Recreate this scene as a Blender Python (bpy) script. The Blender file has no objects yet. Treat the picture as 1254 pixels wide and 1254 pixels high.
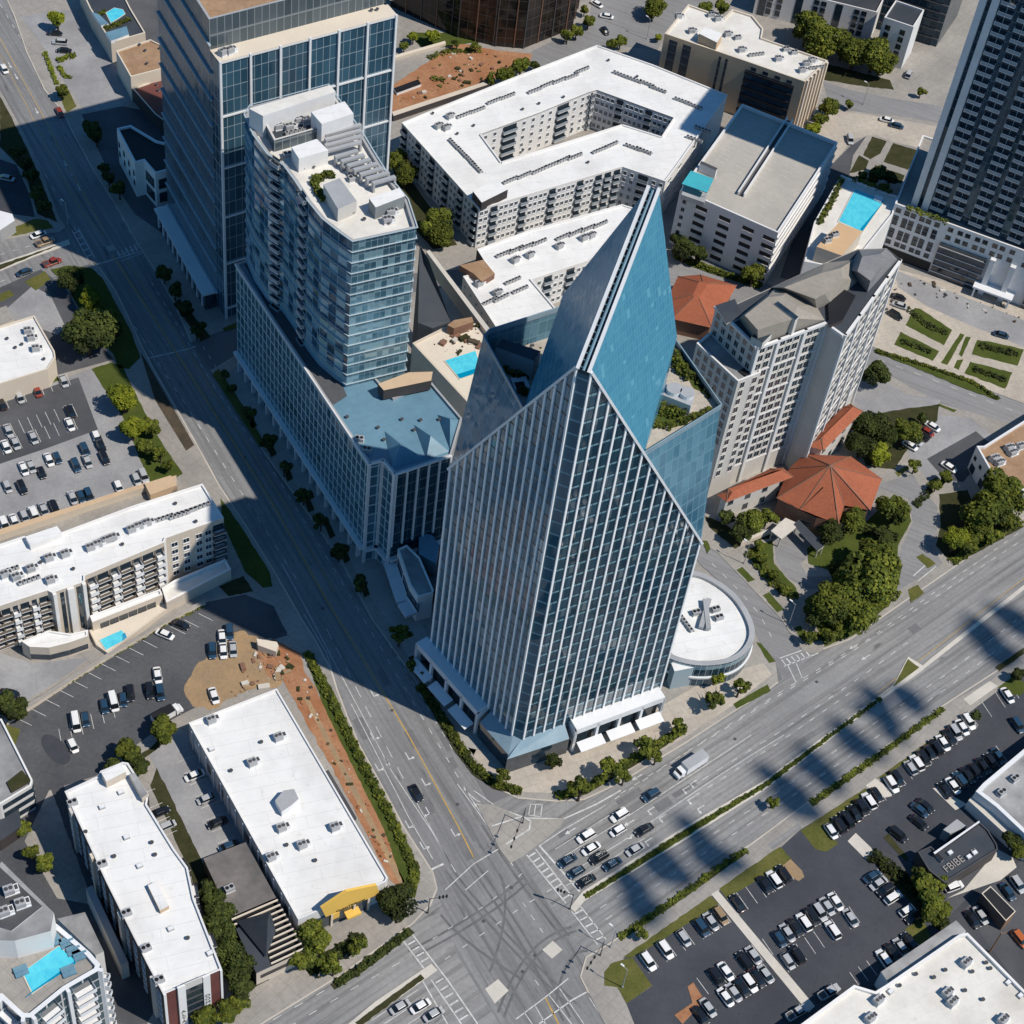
import bpy, bmesh, math, random
from mathutils import Vector, Matrix
R = random.Random(7)
sc = bpy.context.scene
COL = sc.collection
# ------------------------------------------------------------------ camera calibration
FPX, CH = 2300.0, 368.0                    # focal length in photo pixels, camera height in metres
_n = Vector((-297.0, 1958.0, FPX)).normalized()
_up = -_n
_fw = (Vector((0, 0, 1)) - _n * _n.z).normalized()
_rt = _fw.cross(_up)
def at(p, z=0.0):
    d = Vector((p[0] - 627.0, p[1] - 627.0, FPX))
    w = Vector((d.dot(_rt), d.dot(_fw), d.dot(_up)))
    t = (z - CH) / w.z
    return Vector((w.x * t, w.y * t, z))
cam = bpy.data.objects.new('camera', bpy.data.cameras.new('camera')); COL.objects.link(cam)
cx = Vector((_rt.x, _fw.x, _up.x)); cy = -Vector((_rt.y, _fw.y, _up.y)); cz = -Vector((_rt.z, _fw.z, _up.z))
cam.matrix_world = Matrix(((cx.x, cy.x, cz.x, 0), (cx.y, cy.y, cz.y, 0), (cx.z, cy.z, cz.z, CH), (0, 0, 0, 1)))
cam.data.sensor_width = 36.0; cam.data.lens = 36.0 * FPX / 1254.0
cam.data.clip_start = 1.0; cam.data.clip_end = 12000.0
sc.camera = cam
CAMP = Vector((0, 0, CH))
# ------------------------------------------------------------------ light
SUNV = Vector((0.940, -0.342, 0)).normalized()      # horizontal direction towards the sun
EL = math.radians(54.2)
w = bpy.data.worlds.new('World'); sc.world = w; w.use_nodes = True
nt = w.node_tree; bg = nt.nodes['Background']
sky = nt.nodes.new('ShaderNodeTexSky'); sky.sky_type = 'NISHITA'; sky.sun_disc = False
sky.sun_elevation = EL; sky.sun_rotation = math.atan2(SUNV.x, SUNV.y)
sky.air_density = 1.0; sky.dust_density = 0.3; sky.ozone_density = 2.5
tint = nt.nodes.new('ShaderNodeMix'); tint.data_type = 'RGBA'; tint.blend_type = 'MULTIPLY'; tint.inputs[0].default_value = 1; tint.inputs[7].default_value = (.47, .98, 1.27, 1)
nt.links.new(sky.outputs[0], tint.inputs[6]); nt.links.new(tint.outputs[2], bg.inputs[0]); bg.inputs[1].default_value = 0.072
sl = bpy.data.lights.new('sun', 'SUN'); sl.energy = 4.35; sl.angle = math.radians(0.5); sl.color = (1.0, 0.92, 0.815)
so = bpy.data.objects.new('sun', sl); COL.objects.link(so)
sd = Vector((SUNV.x * math.cos(EL), SUNV.y * math.cos(EL), math.sin(EL)))
so.rotation_euler = sd.to_track_quat('Z', 'Y').to_euler(); so.location = (0, 0, 600)
sc.view_settings.view_transform = 'Standard'; sc.view_settings.look = 'None'
sc.view_settings.exposure = 0.0; sc.view_settings.gamma = 1.0
# ------------------------------------------------------------------ materials
MATS = {}
def _new(name):
    m = bpy.data.materials.new(name); m.use_nodes = True; MATS[name] = m
    nt = m.node_tree; b = nt.nodes['Principled BSDF']
    return m, nt, b
def _nd(nt, t, **kw):
    n = nt.nodes.new(t)
    for k, v in kw.items(): setattr(n, k, v)
    return n
def _math(nt, op, a, b=None, c=None):
    n = nt.nodes.new('ShaderNodeMath'); n.operation = op
    for i, x in enumerate((a, b, c)):
        if x is None: continue
        if isinstance(x, (int, float)): n.inputs[i].default_value = x
        else: nt.links.new(x, n.inputs[i])
    return n.outputs[0]
def _mix(nt, f, a, b):
    n = nt.nodes.new('ShaderNodeMix'); n.data_type = 'RGBA'
    for i, x in ((0, f), (6, a), (7, b)):
        if isinstance(x, (int, float)): n.inputs[i].default_value = x
        elif isinstance(x, tuple): n.inputs[i].default_value = (*x, 1)
        else: nt.links.new(x, n.inputs[i])
    return n.outputs[2]
def _ramp(nt, f, lo, hi):
    n = nt.nodes.new('ShaderNodeMapRange'); nt.links.new(f, n.inputs[0])
    n.inputs[1].default_value = lo; n.inputs[2].default_value = hi
    return n.outputs[0]
def _noise(nt, vec, scale, detail=4, rough=.55, dim='3D'):
    n = nt.nodes.new('ShaderNodeTexNoise'); n.noise_dimensions = dim
    n.inputs['Scale'].default_value = scale; n.inputs['Detail'].default_value = detail; n.inputs['Roughness'].default_value = rough
    if vec is not None: nt.links.new(vec, n.inputs['Vector'])
    return n.outputs['Fac']
def M(name, col, col2=None, rough=.7, scale=.15, fine=3.0, metal=0.0, spec=.4, streak=None, streak_amt=.5, cracks=0, bump=0, lo=.35, hi=.65, fine_amt=.18, grid=None, patch=0, blotch=0):
    m, nt, b = _new(name)
    if col2 is None: col2 = tuple(c * .82 for c in col)
    tc = _nd(nt, 'ShaderNodeTexCoord'); v = tc.outputs['Object']
    f = _ramp(nt, _noise(nt, v, scale, 5, .6), lo, hi)
    c = _mix(nt, f, col, col2)
    ff = _ramp(nt, _noise(nt, v, fine, 3, .6), .3, .7)
    c = _mix(nt, _math(nt, 'MULTIPLY', ff, fine_amt), c, tuple(x * .45 for x in col))
    if streak is not None:
        mp = _nd(nt, 'ShaderNodeMapping'); mp.vector_type = 'TEXTURE'; mp.inputs['Rotation'].default_value = (0, 0, streak)
        mp.inputs['Scale'].default_value = (55, 1.15, 1)
        nt.links.new(v, mp.inputs['Vector'])
        s = _ramp(nt, _noise(nt, mp.outputs[0], 1.0, 3, .6), .44, .74)
        c = _mix(nt, _math(nt, 'MULTIPLY', s, streak_amt), c, tuple(x * .3 for x in col))
        mp2 = _nd(nt, 'ShaderNodeMapping'); mp2.vector_type = 'TEXTURE'; mp2.inputs['Rotation'].default_value = (0, 0, streak)
        mp2.inputs['Scale'].default_value = (9, 1.7, 1); mp2.inputs['Location'].default_value = (31, 7, 0)
        nt.links.new(v, mp2.inputs['Vector'])
        s = _ramp(nt, _noise(nt, mp2.outputs[0], 1.0, 2, .5), .66, .76)
        c = _mix(nt, _math(nt, 'MULTIPLY', s, streak_amt * .9), c, tuple(x * .25 for x in col))
    if cracks:
        vo = _nd(nt, 'ShaderNodeTexVoronoi', feature='DISTANCE_TO_EDGE'); vo.inputs['Scale'].default_value = cracks
        nt.links.new(v, vo.inputs['Vector'])
        s = _math(nt, 'LESS_THAN', vo.outputs['Distance'], .006)
        c = _mix(nt, _math(nt, 'MULTIPLY', s, .18), c, tuple(x * .4 for x in col))
    if patch:
        vo = _nd(nt, 'ShaderNodeTexVoronoi'); vo.inputs['Scale'].default_value = .16; vo.distance = 'CHEBYCHEV'; nt.links.new(v, vo.inputs['Vector'])
        sp = _nd(nt, 'ShaderNodeSeparateColor'); nt.links.new(vo.outputs['Color'], sp.inputs[0])
        c = _mix(nt, _math(nt, 'MULTIPLY', _math(nt, 'GREATER_THAN', sp.outputs[0], .9), patch), c, tuple(x * .55 for x in col))
    if blotch:
        s = _ramp(nt, _noise(nt, v, .55, 6, .7), .58, .72); c = _mix(nt, _math(nt, 'MULTIPLY', s, blotch), c, (col[0] * .5, col[1] * .46, col[2] * .40))
        s = _ramp(nt, _noise(nt, v, .11, 3, .6), .5, .7); c = _mix(nt, _math(nt, 'MULTIPLY', s, blotch * .6), c, (col[0] * .68, col[1] * .67, col[2] * .65))
    if grid:
        mp = _nd(nt, 'ShaderNodeMapping'); mp.inputs['Rotation'].default_value = (0, 0, -grid[0]); nt.links.new(v, mp.inputs['Vector'])
        br = _nd(nt, 'ShaderNodeTexBrick'); nt.links.new(mp.outputs[0], br.inputs['Vector']); br.inputs['Scale'].default_value = 1.0
        br.inputs['Brick Width'].default_value = grid[1]; br.inputs['Row Height'].default_value = grid[2]; br.inputs['Mortar Size'].default_value = grid[4]; br.inputs['Mortar Smooth'].default_value = .3; br.offset = grid[5] if len(grid) > 5 else 0.0
        c = _mix(nt, _math(nt, 'MULTIPLY', br.outputs['Fac'], grid[3]), c, tuple(x * .35 for x in col))
    nt.links.new(c, b.inputs['Base Color'])
    b.inputs['Roughness'].default_value = rough; b.inputs['Metallic'].default_value = metal
    b.inputs['Specular IOR Level'].default_value = spec
    if bump:
        bp = _nd(nt, 'ShaderNodeBump'); bp.inputs['Strength'].default_value = bump; bp.inputs['Distance'].default_value = .3
        nt.links.new(ff, bp.inputs['Height']); nt.links.new(bp.outputs[0], b.inputs['Normal'])
    return m
def FAC(name, g1, g2, mul, cw, ch, lw=.08, lh=.08, metal=.35, rough=.07, blinds=.0, blindc=(.45, .5, .52), bandc=None, bandh=0.0, patch=.02, g3=None, bandmin=None, wav=.03):
    """curtain wall: panes in metres along the wall (UV), each pane with its own tint"""
    m, nt, b = _new(name)
    uv = _nd(nt, 'ShaderNodeUVMap'); sp = _nd(nt, 'ShaderNodeSeparateXYZ'); nt.links.new(uv.outputs[0], sp.inputs[0])
    U = _math(nt, 'DIVIDE', sp.outputs[0], cw); V = _math(nt, 'DIVIDE', sp.outputs[1], ch)
    fu = _math(nt, 'FRACT', U); fv = _math(nt, 'FRACT', V)
    cb = _nd(nt, 'ShaderNodeCombineXYZ'); nt.links.new(_math(nt, 'FLOOR', U), cb.inputs[0]); nt.links.new(_math(nt, 'FLOOR', V), cb.inputs[1])
    wn = _nd(nt, 'ShaderNodeTexWhiteNoise', noise_dimensions='2D'); nt.links.new(cb.outputs[0], wn.inputs['Vector'])
    big = _ramp(nt, _noise(nt, uv.outputs[0], patch, 3, .6), .35, .65)
    f = _math(nt, 'ADD', _math(nt, 'MULTIPLY', wn.outputs['Value'], .6), _math(nt, 'MULTIPLY', big, .4))
    c = _mix(nt, f, g1, g2)
    if g3 is not None:
        c = _mix(nt, _math(nt, 'MULTIPLY', _ramp(nt, _noise(nt, uv.outputs[0], patch * .6, 2, .5), .5, .66), .8), c, g3)
    if blinds:
        wn2 = _nd(nt, 'ShaderNodeTexWhiteNoise', noise_dimensions='3D')
        cb2 = _nd(nt, 'ShaderNodeCombineXYZ'); nt.links.new(cb.outputs[0], cb2.inputs[0]) if False else None
        va = _nd(nt, 'ShaderNodeVectorMath', operation='ADD'); nt.links.new(cb.outputs[0], va.inputs[0]); va.inputs[1].default_value = (17.3, 5.1, 3.3)
        nt.links.new(va.outputs[0], wn2.inputs['Vector'])
        isb = _math(nt, 'LESS_THAN', wn2.outputs['Value'], blinds)
        isb = _math(nt, 'MULTIPLY', isb, _math(nt, 'GREATER_THAN', fv, _math(nt, 'MULTIPLY', wn.outputs['Value'], .8)))
        c = _mix(nt, _math(nt, 'MULTIPLY', isb, .7), c, blindc)
    if bandc is not None:
        c = _mix(nt, _math(nt, 'GREATER_THAN', fv, 1 - bandh), c, bandc)
    mm = _math(nt, 'MAXIMUM', _math(nt, 'LESS_THAN', fu, lw), _math(nt, 'LESS_THAN', fv, lh))
    c = _mix(nt, mm, c, mul)
    nt.links.new(c, b.inputs['Base Color'])
    inv = _math(nt, 'SUBTRACT', 1.0, mm)
    nt.links.new(_math(nt, 'MULTIPLY', inv, metal), b.inputs['Metallic'])
    rr = _math(nt, 'ADD', _math(nt, 'MULTIPLY', mm, .4), _math(nt, 'MULTIPLY_ADD', wn.outputs['Value'], rough, rough * .6))
    nt.links.new(rr, b.inputs['Roughness'])
    b.inputs['Specular IOR Level'].default_value = .5
    # each pane sits a little out of true
    wn3 = _nd(nt, 'ShaderNodeTexWhiteNoise', noise_dimensions='2D'); nt.links.new(cb.outputs[0], wn3.inputs['Vector'])
    vs = _nd(nt, 'ShaderNodeVectorMath', operation='SUBTRACT'); nt.links.new(wn3.outputs['Color'], vs.inputs[0]); vs.inputs[1].default_value = (.5, .5, .5)
    vm = _nd(nt, 'ShaderNodeVectorMath', operation='SCALE'); nt.links.new(vs.outputs[0], vm.inputs[0]); vm.inputs['Scale'].default_value = wav
    ge = _nd(nt, 'ShaderNodeNewGeometry'); va = _nd(nt, 'ShaderNodeVectorMath', operation='ADD'); nt.links.new(ge.outputs['Normal'], va.inputs[0]); nt.links.new(vm.outputs[0], va.inputs[1])
    vn = _nd(nt, 'ShaderNodeVectorMath', operation='NORMALIZE'); nt.links.new(va.outputs[0], vn.inputs[0]); nt.links.new(vn.outputs[0], b.inputs['Normal'])
    return m
def LEAF(name, c1, c2, c3):
    m, nt, b = _new(name)
    ge = _nd(nt, 'ShaderNodeNewGeometry'); r = ge.outputs['Random Per Island']
    c = _mix(nt, r, c1, c2)
    tc = _nd(nt, 'ShaderNodeTexCoord'); oi = _nd(nt, 'ShaderNodeObjectInfo')
    f = _ramp(nt, _noise(nt, tc.outputs['Object'], .55, 3, .6), .42, .62)
    c = _mix(nt, _math(nt, 'MULTIPLY', f, .75), c, c3)
    hs = _nd(nt, 'ShaderNodeHueSaturation'); nt.links.new(c, hs.inputs['Color'])
    nt.links.new(_math(nt, 'MULTIPLY_ADD', oi.outputs['Random'], .5, .75), hs.inputs['Value'])
    nt.links.new(hs.outputs[0], b.inputs['Base Color']); b.inputs['Roughness'].default_value = .75; b.inputs['Specular IOR Level'].default_value = .15
    return m
def TILE(name, c1, c2, sc_=2.2):
    m, nt, b = _new(name)
    tc = _nd(nt, 'ShaderNodeTexCoord')
    wn = _nd(nt, 'ShaderNodeTexVoronoi'); wn.inputs['Scale'].default_value = sc_; nt.links.new(tc.outputs['Object'], wn.inputs['Vector'])
    sep = _nd(nt, 'ShaderNodeSeparateColor'); nt.links.new(wn.outputs['Color'], sep.inputs[0])
    c = _mix(nt, sep.outputs[0], c1, c2)
    f = _ramp(nt, _noise(nt, tc.outputs['Object'], .12, 4), .4, .7)
    c = _mix(nt, _math(nt, 'MULTIPLY', f, .35), c, tuple(x * .55 for x in c1))
    nt.links.new(c, b.inputs['Base Color']); b.inputs['Roughness'].default_value = .8
    return m
asph_l = (.21, .215, .225)
M('ground_asphalt', (.17, .17, .175), (.13, .13, .135), scale=.05)
M('lot_dark', (.036, .041, .052), (.078, .083, .095), scale=.045, cracks=.12, rough=.85, fine=1.4, lo=.3, hi=.75, blotch=.35)
M('lot_worn', (.062, .066, .076), (.125, .128, .135), scale=.05, cracks=.1, rough=.85, fine=1.2, lo=.3, hi=.75, fine_amt=.3, blotch=.4)
M('lot_mid', (.105, .108, .118), (.06, .063, .072), scale=.06, cracks=.1, rough=.85, fine=1.2)
M('lot_light', (.36, .36, .365), (.25, .25, .26), scale=.07, cracks=.12, rough=.85, fine=1.0, fine_amt=.3)
M('concrete', (.38, .355, .32), (.28, .265, .245), scale=.08, fine=.9, fine_amt=.35, grid=(.95, 3, 3, .5, .05), blotch=.35)
M('concrete_light', (.62, .58, .51), (.52, .49, .44), scale=.1, fine=1.0, fine_amt=.15)
M('plaza', (.54, .48, .40), (.42, .38, .33), scale=.09, fine=.8, fine_amt=.35, grid=(.5, 2.5, 2.5, .4, .05), blotch=.35)
M('kerb', (.56, .51, .44), rough=.8)
M('paint', (.62, .62, .60), (.45, .45, .44), scale=.8, lo=.45, hi=.6)
M('yellow_paint', (.55, .34, .08), (.40, .27, .09), scale=.5)
M('grass', (.10, .11, .028), (.15, .145, .045), scale=.22, fine=2.5, fine_amt=.5, rough=.95, spec=.1)
M('lawn', (.06, .085, .017), (.09, .11, .026), scale=.2, fine=2.5, fine_amt=.45, rough=.95, spec=.1)
M('mulch', (.11, .085, .06), (.07, .06, .045), scale=.2, fine=1.5, fine_amt=.5, rough=.95, spec=.1)
M('rail_dim', (.34, .385, .42), (.28, .32, .36), rough=.4)
M('glass_canopy', (.26, .36, .42), (.20, .29, .35), rough=.2)
M('fin_white', (.92, .92, .92), (.89, .89, .89), rough=.4, fine_amt=0)
M('tyre_mark', (.12, .12, .122), (.17, .17, .172), scale=.2, fine=1.2, fine_amt=.3, rough=.85)
M('dark_soil', (.04, .045, .018), (.065, .062, .03), scale=.3, fine=2.5, fine_amt=.5, rough=.95, spec=.1)
M('red_dirt', (.34, .15, .075), (.42, .23, .13), scale=.12, fine=1.2, fine_amt=.4, rough=.95, spec=.1)
M('tan_dirt', (.40, .27, .15), (.30, .22, .14), scale=.12, fine=1.2, fine_amt=.35, rough=.95, spec=.1)
M('roof_white', (.78, .78, .765), (.64, .64, .63), scale=.09, fine=.5, fine_amt=.10, lo=.45, hi=.8, rough=.7, grid=(.42, 16, 3.2, .34, .05, .5), blotch=.3, patch=.10)
M('roof_cream', (.74, .72, .67), (.58, .55, .49), scale=.09, fine=.5, fine_amt=.16, lo=.42, hi=.75, rough=.7, grid=(.62, 14, 3.4, .22, .04, .5), blotch=.3, patch=.12)
M('roof_grey', (.38, .38, .38), (.17, .17, .175), scale=.05, fine=.5, fine_amt=.3, lo=.42, hi=.58, blotch=.4)
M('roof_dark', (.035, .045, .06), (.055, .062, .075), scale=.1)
M('roof_brown', (.33, .20, .115), (.42, .28, .17), scale=.12, fine=.9, fine_amt=.4)
M('roof_weather', (.22, .20, .185), (.11, .105, .105), scale=.14, fine=.7, fine_amt=.4)
M('roof_blue', (.16, .30, .39), (.12, .235, .32), scale=.06, fine=.5, fine_amt=.2, rough=.45, grid=(.62, 9, 2.4, .35, .04, .5), blotch=.3)
M('shingle', (.36, .32, .265), (.30, .27, .23), scale=.25, fine=2.2, fine_amt=.4)
M('shingle_grey', (.27, .27, .275), (.22, .22, .23), scale=.25, fine=2.2, fine_amt=.35)
M('deck_conc', (.46, .43, .38), (.38, .36, .325), scale=.06, fine=.7, fine_amt=.2)
M('peach', (.62, .42, .24), (.56, .38, .22), scale=.08)
M('wall_white', (.82, .81, .785), (.74, .73, .715), scale=.08, fine=.8, fine_amt=.08)
M('wall_grey', (.64, .615, .575), (.55, .53, .50), scale=.09, fine=.8, fine_amt=.15)
M('wall_lgrey', (.76, .755, .75), (.68, .675, .67), scale=.09, fine=.8, fine_amt=.12)
M('wall_tan', (.60, .44, .285), (.53, .39, .26), scale=.09, fine=.8, fine_amt=.12)
M('wall_beige', (.64, .56, .46), (.56, .49, .41), scale=.09, fine=.8, fine_amt=.12)
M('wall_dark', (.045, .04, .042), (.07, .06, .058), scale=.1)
M('wall_cream', (.72, .64, .52), (.66, .58, .48), scale=.09)
M('brick', (.17, .055, .045), (.13, .045, .04), scale=.3, fine=3, fine_amt=.3)
M('brick_brown', (.25, .13, .085), (.20, .11, .075), scale=.3, fine=3, fine_amt=.3)
M('white_metal', (.80, .81, .82), (.74, .75, .76), rough=.35, spec=.5)
M('slab_edge', (.42, .50, .54), (.36, .44, .48), rough=.5)
M('grey_metal', (.42, .43, .44), (.34, .35, .36), rough=.4, spec=.5)
M('dark_metal', (.06, .062, .066), (.09, .09, .095), rough=.5)
M('black', (.012, .013, .016), rough=.6)
M('yellow', (.80, .50, .10), (.76, .48, .10), scale=.1, fine_amt=.05)
M('teal_canvas', (.05, .42, .48), (.05, .36, .44), scale=.2, fine_amt=.05)
M('timber', (.30, .17, .09), (.24, .14, .08), scale=.4)
M('timber_screen', (.23, .185, .14), (.17, .14, .11), scale=.8, fine=4, fine_amt=.5)
M('wall_brown', (.20, .17, .14), (.15, .13, .11), scale=.3)
M('bark', (.07, .05, .035), scale=1)
M('pane', (.012, .022, .034), (.03, .05, .07), rough=.08, spec=.9, scale=.4, fine_amt=0)
M('pane_light', (.06, .10, .14), (.10, .15, .19), rough=.08, spec=.9, scale=.4, fine_amt=0)
M('pool_tile', (.30, .60, .66), rough=.4)
m, _t, b = _new('water'); b.inputs['Base Color'].default_value = (.06, .55, .68, 1); b.inputs['Roughness'].default_value = .12
_v = _nd(_t, 'ShaderNodeTexCoord'); _c = _mix(_t, _ramp(_t, _noise(_t, _v.outputs['Object'], .5, 3), .4, .62), (.10, .60, .72), (.07, .52, .68)); _t.links.new(_c, b.inputs['Base Color']); _bp = _nd(_t, 'ShaderNodeBump'); _bp.inputs['Strength'].default_value = .35; _bp.inputs['Distance'].default_value = .4; _t.links.new(_noise(_t, _v.outputs['Object'], 1.1, 3), _bp.inputs['Height']); _t.links.new(_bp.outputs[0], b.inputs['Normal'])
m, _t, b = _new('water_deep'); b.inputs['Base Color'].default_value = (.0, .25, .42, 1); b.inputs['Roughness'].default_value = .12
TILE('red_tile', (.36, .105, .045), (.29, .08, .038))
TILE('mansard', (.34, .305, .255), (.29, .265, .23), 1.2)
LEAF('leaf_mid', (.045, .068, .010), (.16, .17, .022), (.022, .036, .009))
LEAF('leaf_bright', (.12, .15, .012), (.21, .225, .018), (.06, .085, .010))
LEAF('leaf_dark', (.020, .034, .009), (.075, .09, .018), (.010, .017, .007))
for nm, c in dict(white=(.78, .78, .77), silver=(.42, .43, .44), grey=(.13, .135, .14), black=(.012, .013, .016), blue=(.02, .055, .10), red=(.25, .035, .02), tan=(.30, .21, .12), orange=(.45, .12, .03)).items():
    m, _t, b = _new('car_' + nm); b.inputs['Base Color'].default_value = (*c, 1); b.inputs['Roughness'].default_value = .28
    b.inputs['Coat Weight'].default_value = .6; b.inputs['Coat Roughness'].default_value = .05
m, _t, b = _new('car_glass'); b.inputs['Base Color'].default_value = (.01, .014, .018, 1); b.inputs['Roughness'].default_value = .06; b.inputs['Specular IOR Level'].default_value = .8
m, _t, b = _new('tyre'); b.inputs['Base Color'].default_value = (.012, .012, .012, 1); b.inputs['Roughness'].default_value = .9
# ------------------------------------------------------------------ mesh builder
ORG = {}
class MB:
    def __init__(s): s.v = []; s.f = []; s.m = []; s.uv = []; s.hasuv = False
    def face(s, pts, mi=0, uv=None):
        k = len(s.v); s.v += [tuple(p) for p in pts]; s.f.append(tuple(range(k, k + len(pts)))); s.m.append(mi)
        s.uv.append(uv or [(0, 0)] * len(pts)); s.hasuv |= uv is not None
    def box(s, o, u, v, w, mi=0, top=None):
        o, u, v, w = (Vector(x) for x in (o, u, v, w))
        if u.cross(v).dot(w) < 0: o = o + u; u = -u
        p = [o, o + u, o + u + v, o + v, o + w, o + u + w, o + u + v + w, o + v + w]
        for k, q in enumerate(((3, 2, 1, 0), (4, 5, 6, 7), (0, 1, 5, 4), (1, 2, 6, 5), (2, 3, 7, 6), (3, 0, 4, 7))):
            s.face([p[i] for i in q], top if (top is not None and k == 1) else mi)
    def cbox(s, c, sx, sy, sz, ang=0, mi=0, top=None):
        """box standing on c"""
        ca, sa = math.cos(ang), math.sin(ang); u = Vector((ca * sx, sa * sx, 0)); v = Vector((-sa * sy, ca * sy, 0))
        s.box(Vector(c) - u / 2 - v / 2, u, v, (0, 0, sz), mi, top)
    def prism(s, poly, z0, z1, side=0, top=0, bottom=False, uv=False):
        n = len(poly); a = sum(poly[i][0] * poly[(i + 1) % n][1] - poly[(i + 1) % n][0] * poly[i][1] for i in range(n))
        if a < 0: poly = list(reversed(poly))
        d = 0
        for i in range(n):
            p, q = poly[i], poly[(i + 1) % n]; L = math.hypot(q[0] - p[0], q[1] - p[1])
            s.face([(p[0], p[1], z0), (q[0], q[1], z0), (q[0], q[1], z1), (p[0], p[1], z1)], side, [(d, z0), (d + L, z0), (d + L, z1), (d, z1)] if uv else None)
            d += L
        s.face([(p[0], p[1], z1) for p in poly], top)
        if bottom: s.face([(p[0], p[1], z0) for p in reversed(poly)], side)
    def cyl(s, c, r, h, n=12, mi=0, r2=None, top=None):
        r2 = r if r2 is None else r2; c = Vector(c)
        A = [c + Vector((math.cos(2 * math.pi * i / n) * r, math.sin(2 * math.pi * i / n) * r, 0)) for i in range(n)]
        B = [c + Vector((math.cos(2 * math.pi * i / n) * r2, math.sin(2 * math.pi * i / n) * r2, h)) for i in range(n)]
        for i in range(n): s.face([A[i], A[(i + 1) % n], B[(i + 1) % n], B[i]], mi)
        s.face(B, mi if top is None else top)
    def tube(s, a, b, ra, rb, n=6, mi=0):
        a, b = Vector(a), Vector(b); d = (b - a).normalized(); x = d.orthogonal().normalized(); y = d.cross(x)
        A = [a + (x * math.cos(2 * math.pi * i / n) + y * math.sin(2 * math.pi * i / n)) * ra for i in range(n)]
        B = [b + (x * math.cos(2 * math.pi * i / n) + y * math.sin(2 * math.pi * i / n)) * rb for i in range(n)]
        for i in range(n): s.face([A[i], A[(i + 1) % n], B[(i + 1) % n], B[i]], mi)
        s.face(B, mi)
    def strip(s, pts, wd, z, mi=0):
        """flat band of width wd along a polyline"""
        pts = [Vector((p[0], p[1])) for p in pts]
        for i in range(len(pts) - 1):
            d = (pts[i + 1] - pts[i]);
            if d.length < 1e-6: continue
            d.normalize(); n = Vector((-d.y, d.x)) * wd / 2; a, b = pts[i], pts[i + 1]
            s.face([(*(a - n), z), (*(b - n), z), (*(b + n), z), (*(a + n), z)], mi)
    def mesh(s, name, mats, org=(0, 0, 0)):
        me = bpy.data.meshes.new(name)
        me.from_pydata([(v[0] - org[0], v[1] - org[1], v[2] - org[2]) for v in s.v], [], s.f)
        for x in mats: me.materials.append(MATS[x] if isinstance(x, str) else x)
        me.polygons.foreach_set('material_index', s.m)
        if s.hasuv:
            l = me.uv_layers.new(name='UVMap'); l.data.foreach_set('uv', [c for f in s.uv for p in f for c in p])
        me.update(); return me
def tag(o, label=None, cat=None, group=None, kind=None):
    if label: o['label'] = label
    if cat: o['category'] = cat
    if group: o['group'] = group
    if kind: o['kind'] = kind
    return o
def link(name, data, parent=None, org=None):
    o = bpy.data.objects.new(name, data); COL.objects.link(o)
    if parent is not None: o.parent = parent
    return o
def build(mb, name, mats, parent=None):
    """parent None: the mesh keeps world coordinates; else coordinates are taken relative to the parent's base"""
    org = ORG[parent.name] if parent is not None else Vector((0, 0, 0))
    o = link(name, mb.mesh(name, mats, org), parent); ORG[o.name] = Vector(org); return o
def thing(name, label, cat, loc, group=None):
    o = link(name, None); o.location = loc; ORG[o.name] = Vector(loc); o.empty_display_size = 1
    return tag(o, label, cat, group)
def solo(mb, name, mats, label, cat, group=None, base=None):
    """a thing that is one mesh, its origin at its base"""
    if base is None:
        xs = [v[0] for v in mb.v]; ys = [v[1] for v in mb.v]; base = ((min(xs) + max(xs)) / 2, (min(ys) + max(ys)) / 2, min(v[2] for v in mb.v))
    o = link(name, mb.mesh(name, mats, base)); o.location = base; ORG[o.name] = Vector(base)
    return tag(o, label, cat, group)
def jag(px, amp=1.0, step=7, seed=1):
    r = random.Random(seed + int(px[0][0])); out = []
    for i in range(len(px)):
        a, b = px[i], px[(i + 1) % len(px)]; k = max(1, int(math.hypot(b[0] - a[0], b[1] - a[1]) / step))
        for j in range(k):
            t = j / k; q = amp if j else 0; out.append((a[0] + (b[0] - a[0]) * t + r.uniform(-q, q), a[1] + (b[1] - a[1]) * t + r.uniform(-q, q)))
    return out
def flat(name, px, z, mat, kind='structure', label=None, cat=None):
    mb = MB(); pts = [at(p, z) for p in px]
    n = len(pts); a = sum(pts[i].x * pts[(i + 1) % n].y - pts[(i + 1) % n].x * pts[i].y for i in range(n))
    if a < 0: pts.reverse()
    mb.face(pts); o = build(mb, name, [mat]); o['kind'] = kind
    if label: o['label'] = label
    return o
def slab(name, px, z0, z1, mats, kind='structure', label=None):
    mb = MB(); mb.prism([at(p, z1)[:2] for p in px], z0, z1, 0, 1); o = build(mb, name, mats); o['kind'] = kind
    if label: o['label'] = label
    return o
ORD = ['first', 'second', 'third', 'fourth', 'fifth', 'sixth', 'seventh', 'eighth', 'ninth', 'tenth', 'eleventh', 'twelfth', 'thirteenth', 'fourteenth', 'fifteenth', 'sixteenth', 'seventeenth', 'eighteenth', 'nineteenth', 'twentieth']
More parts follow.
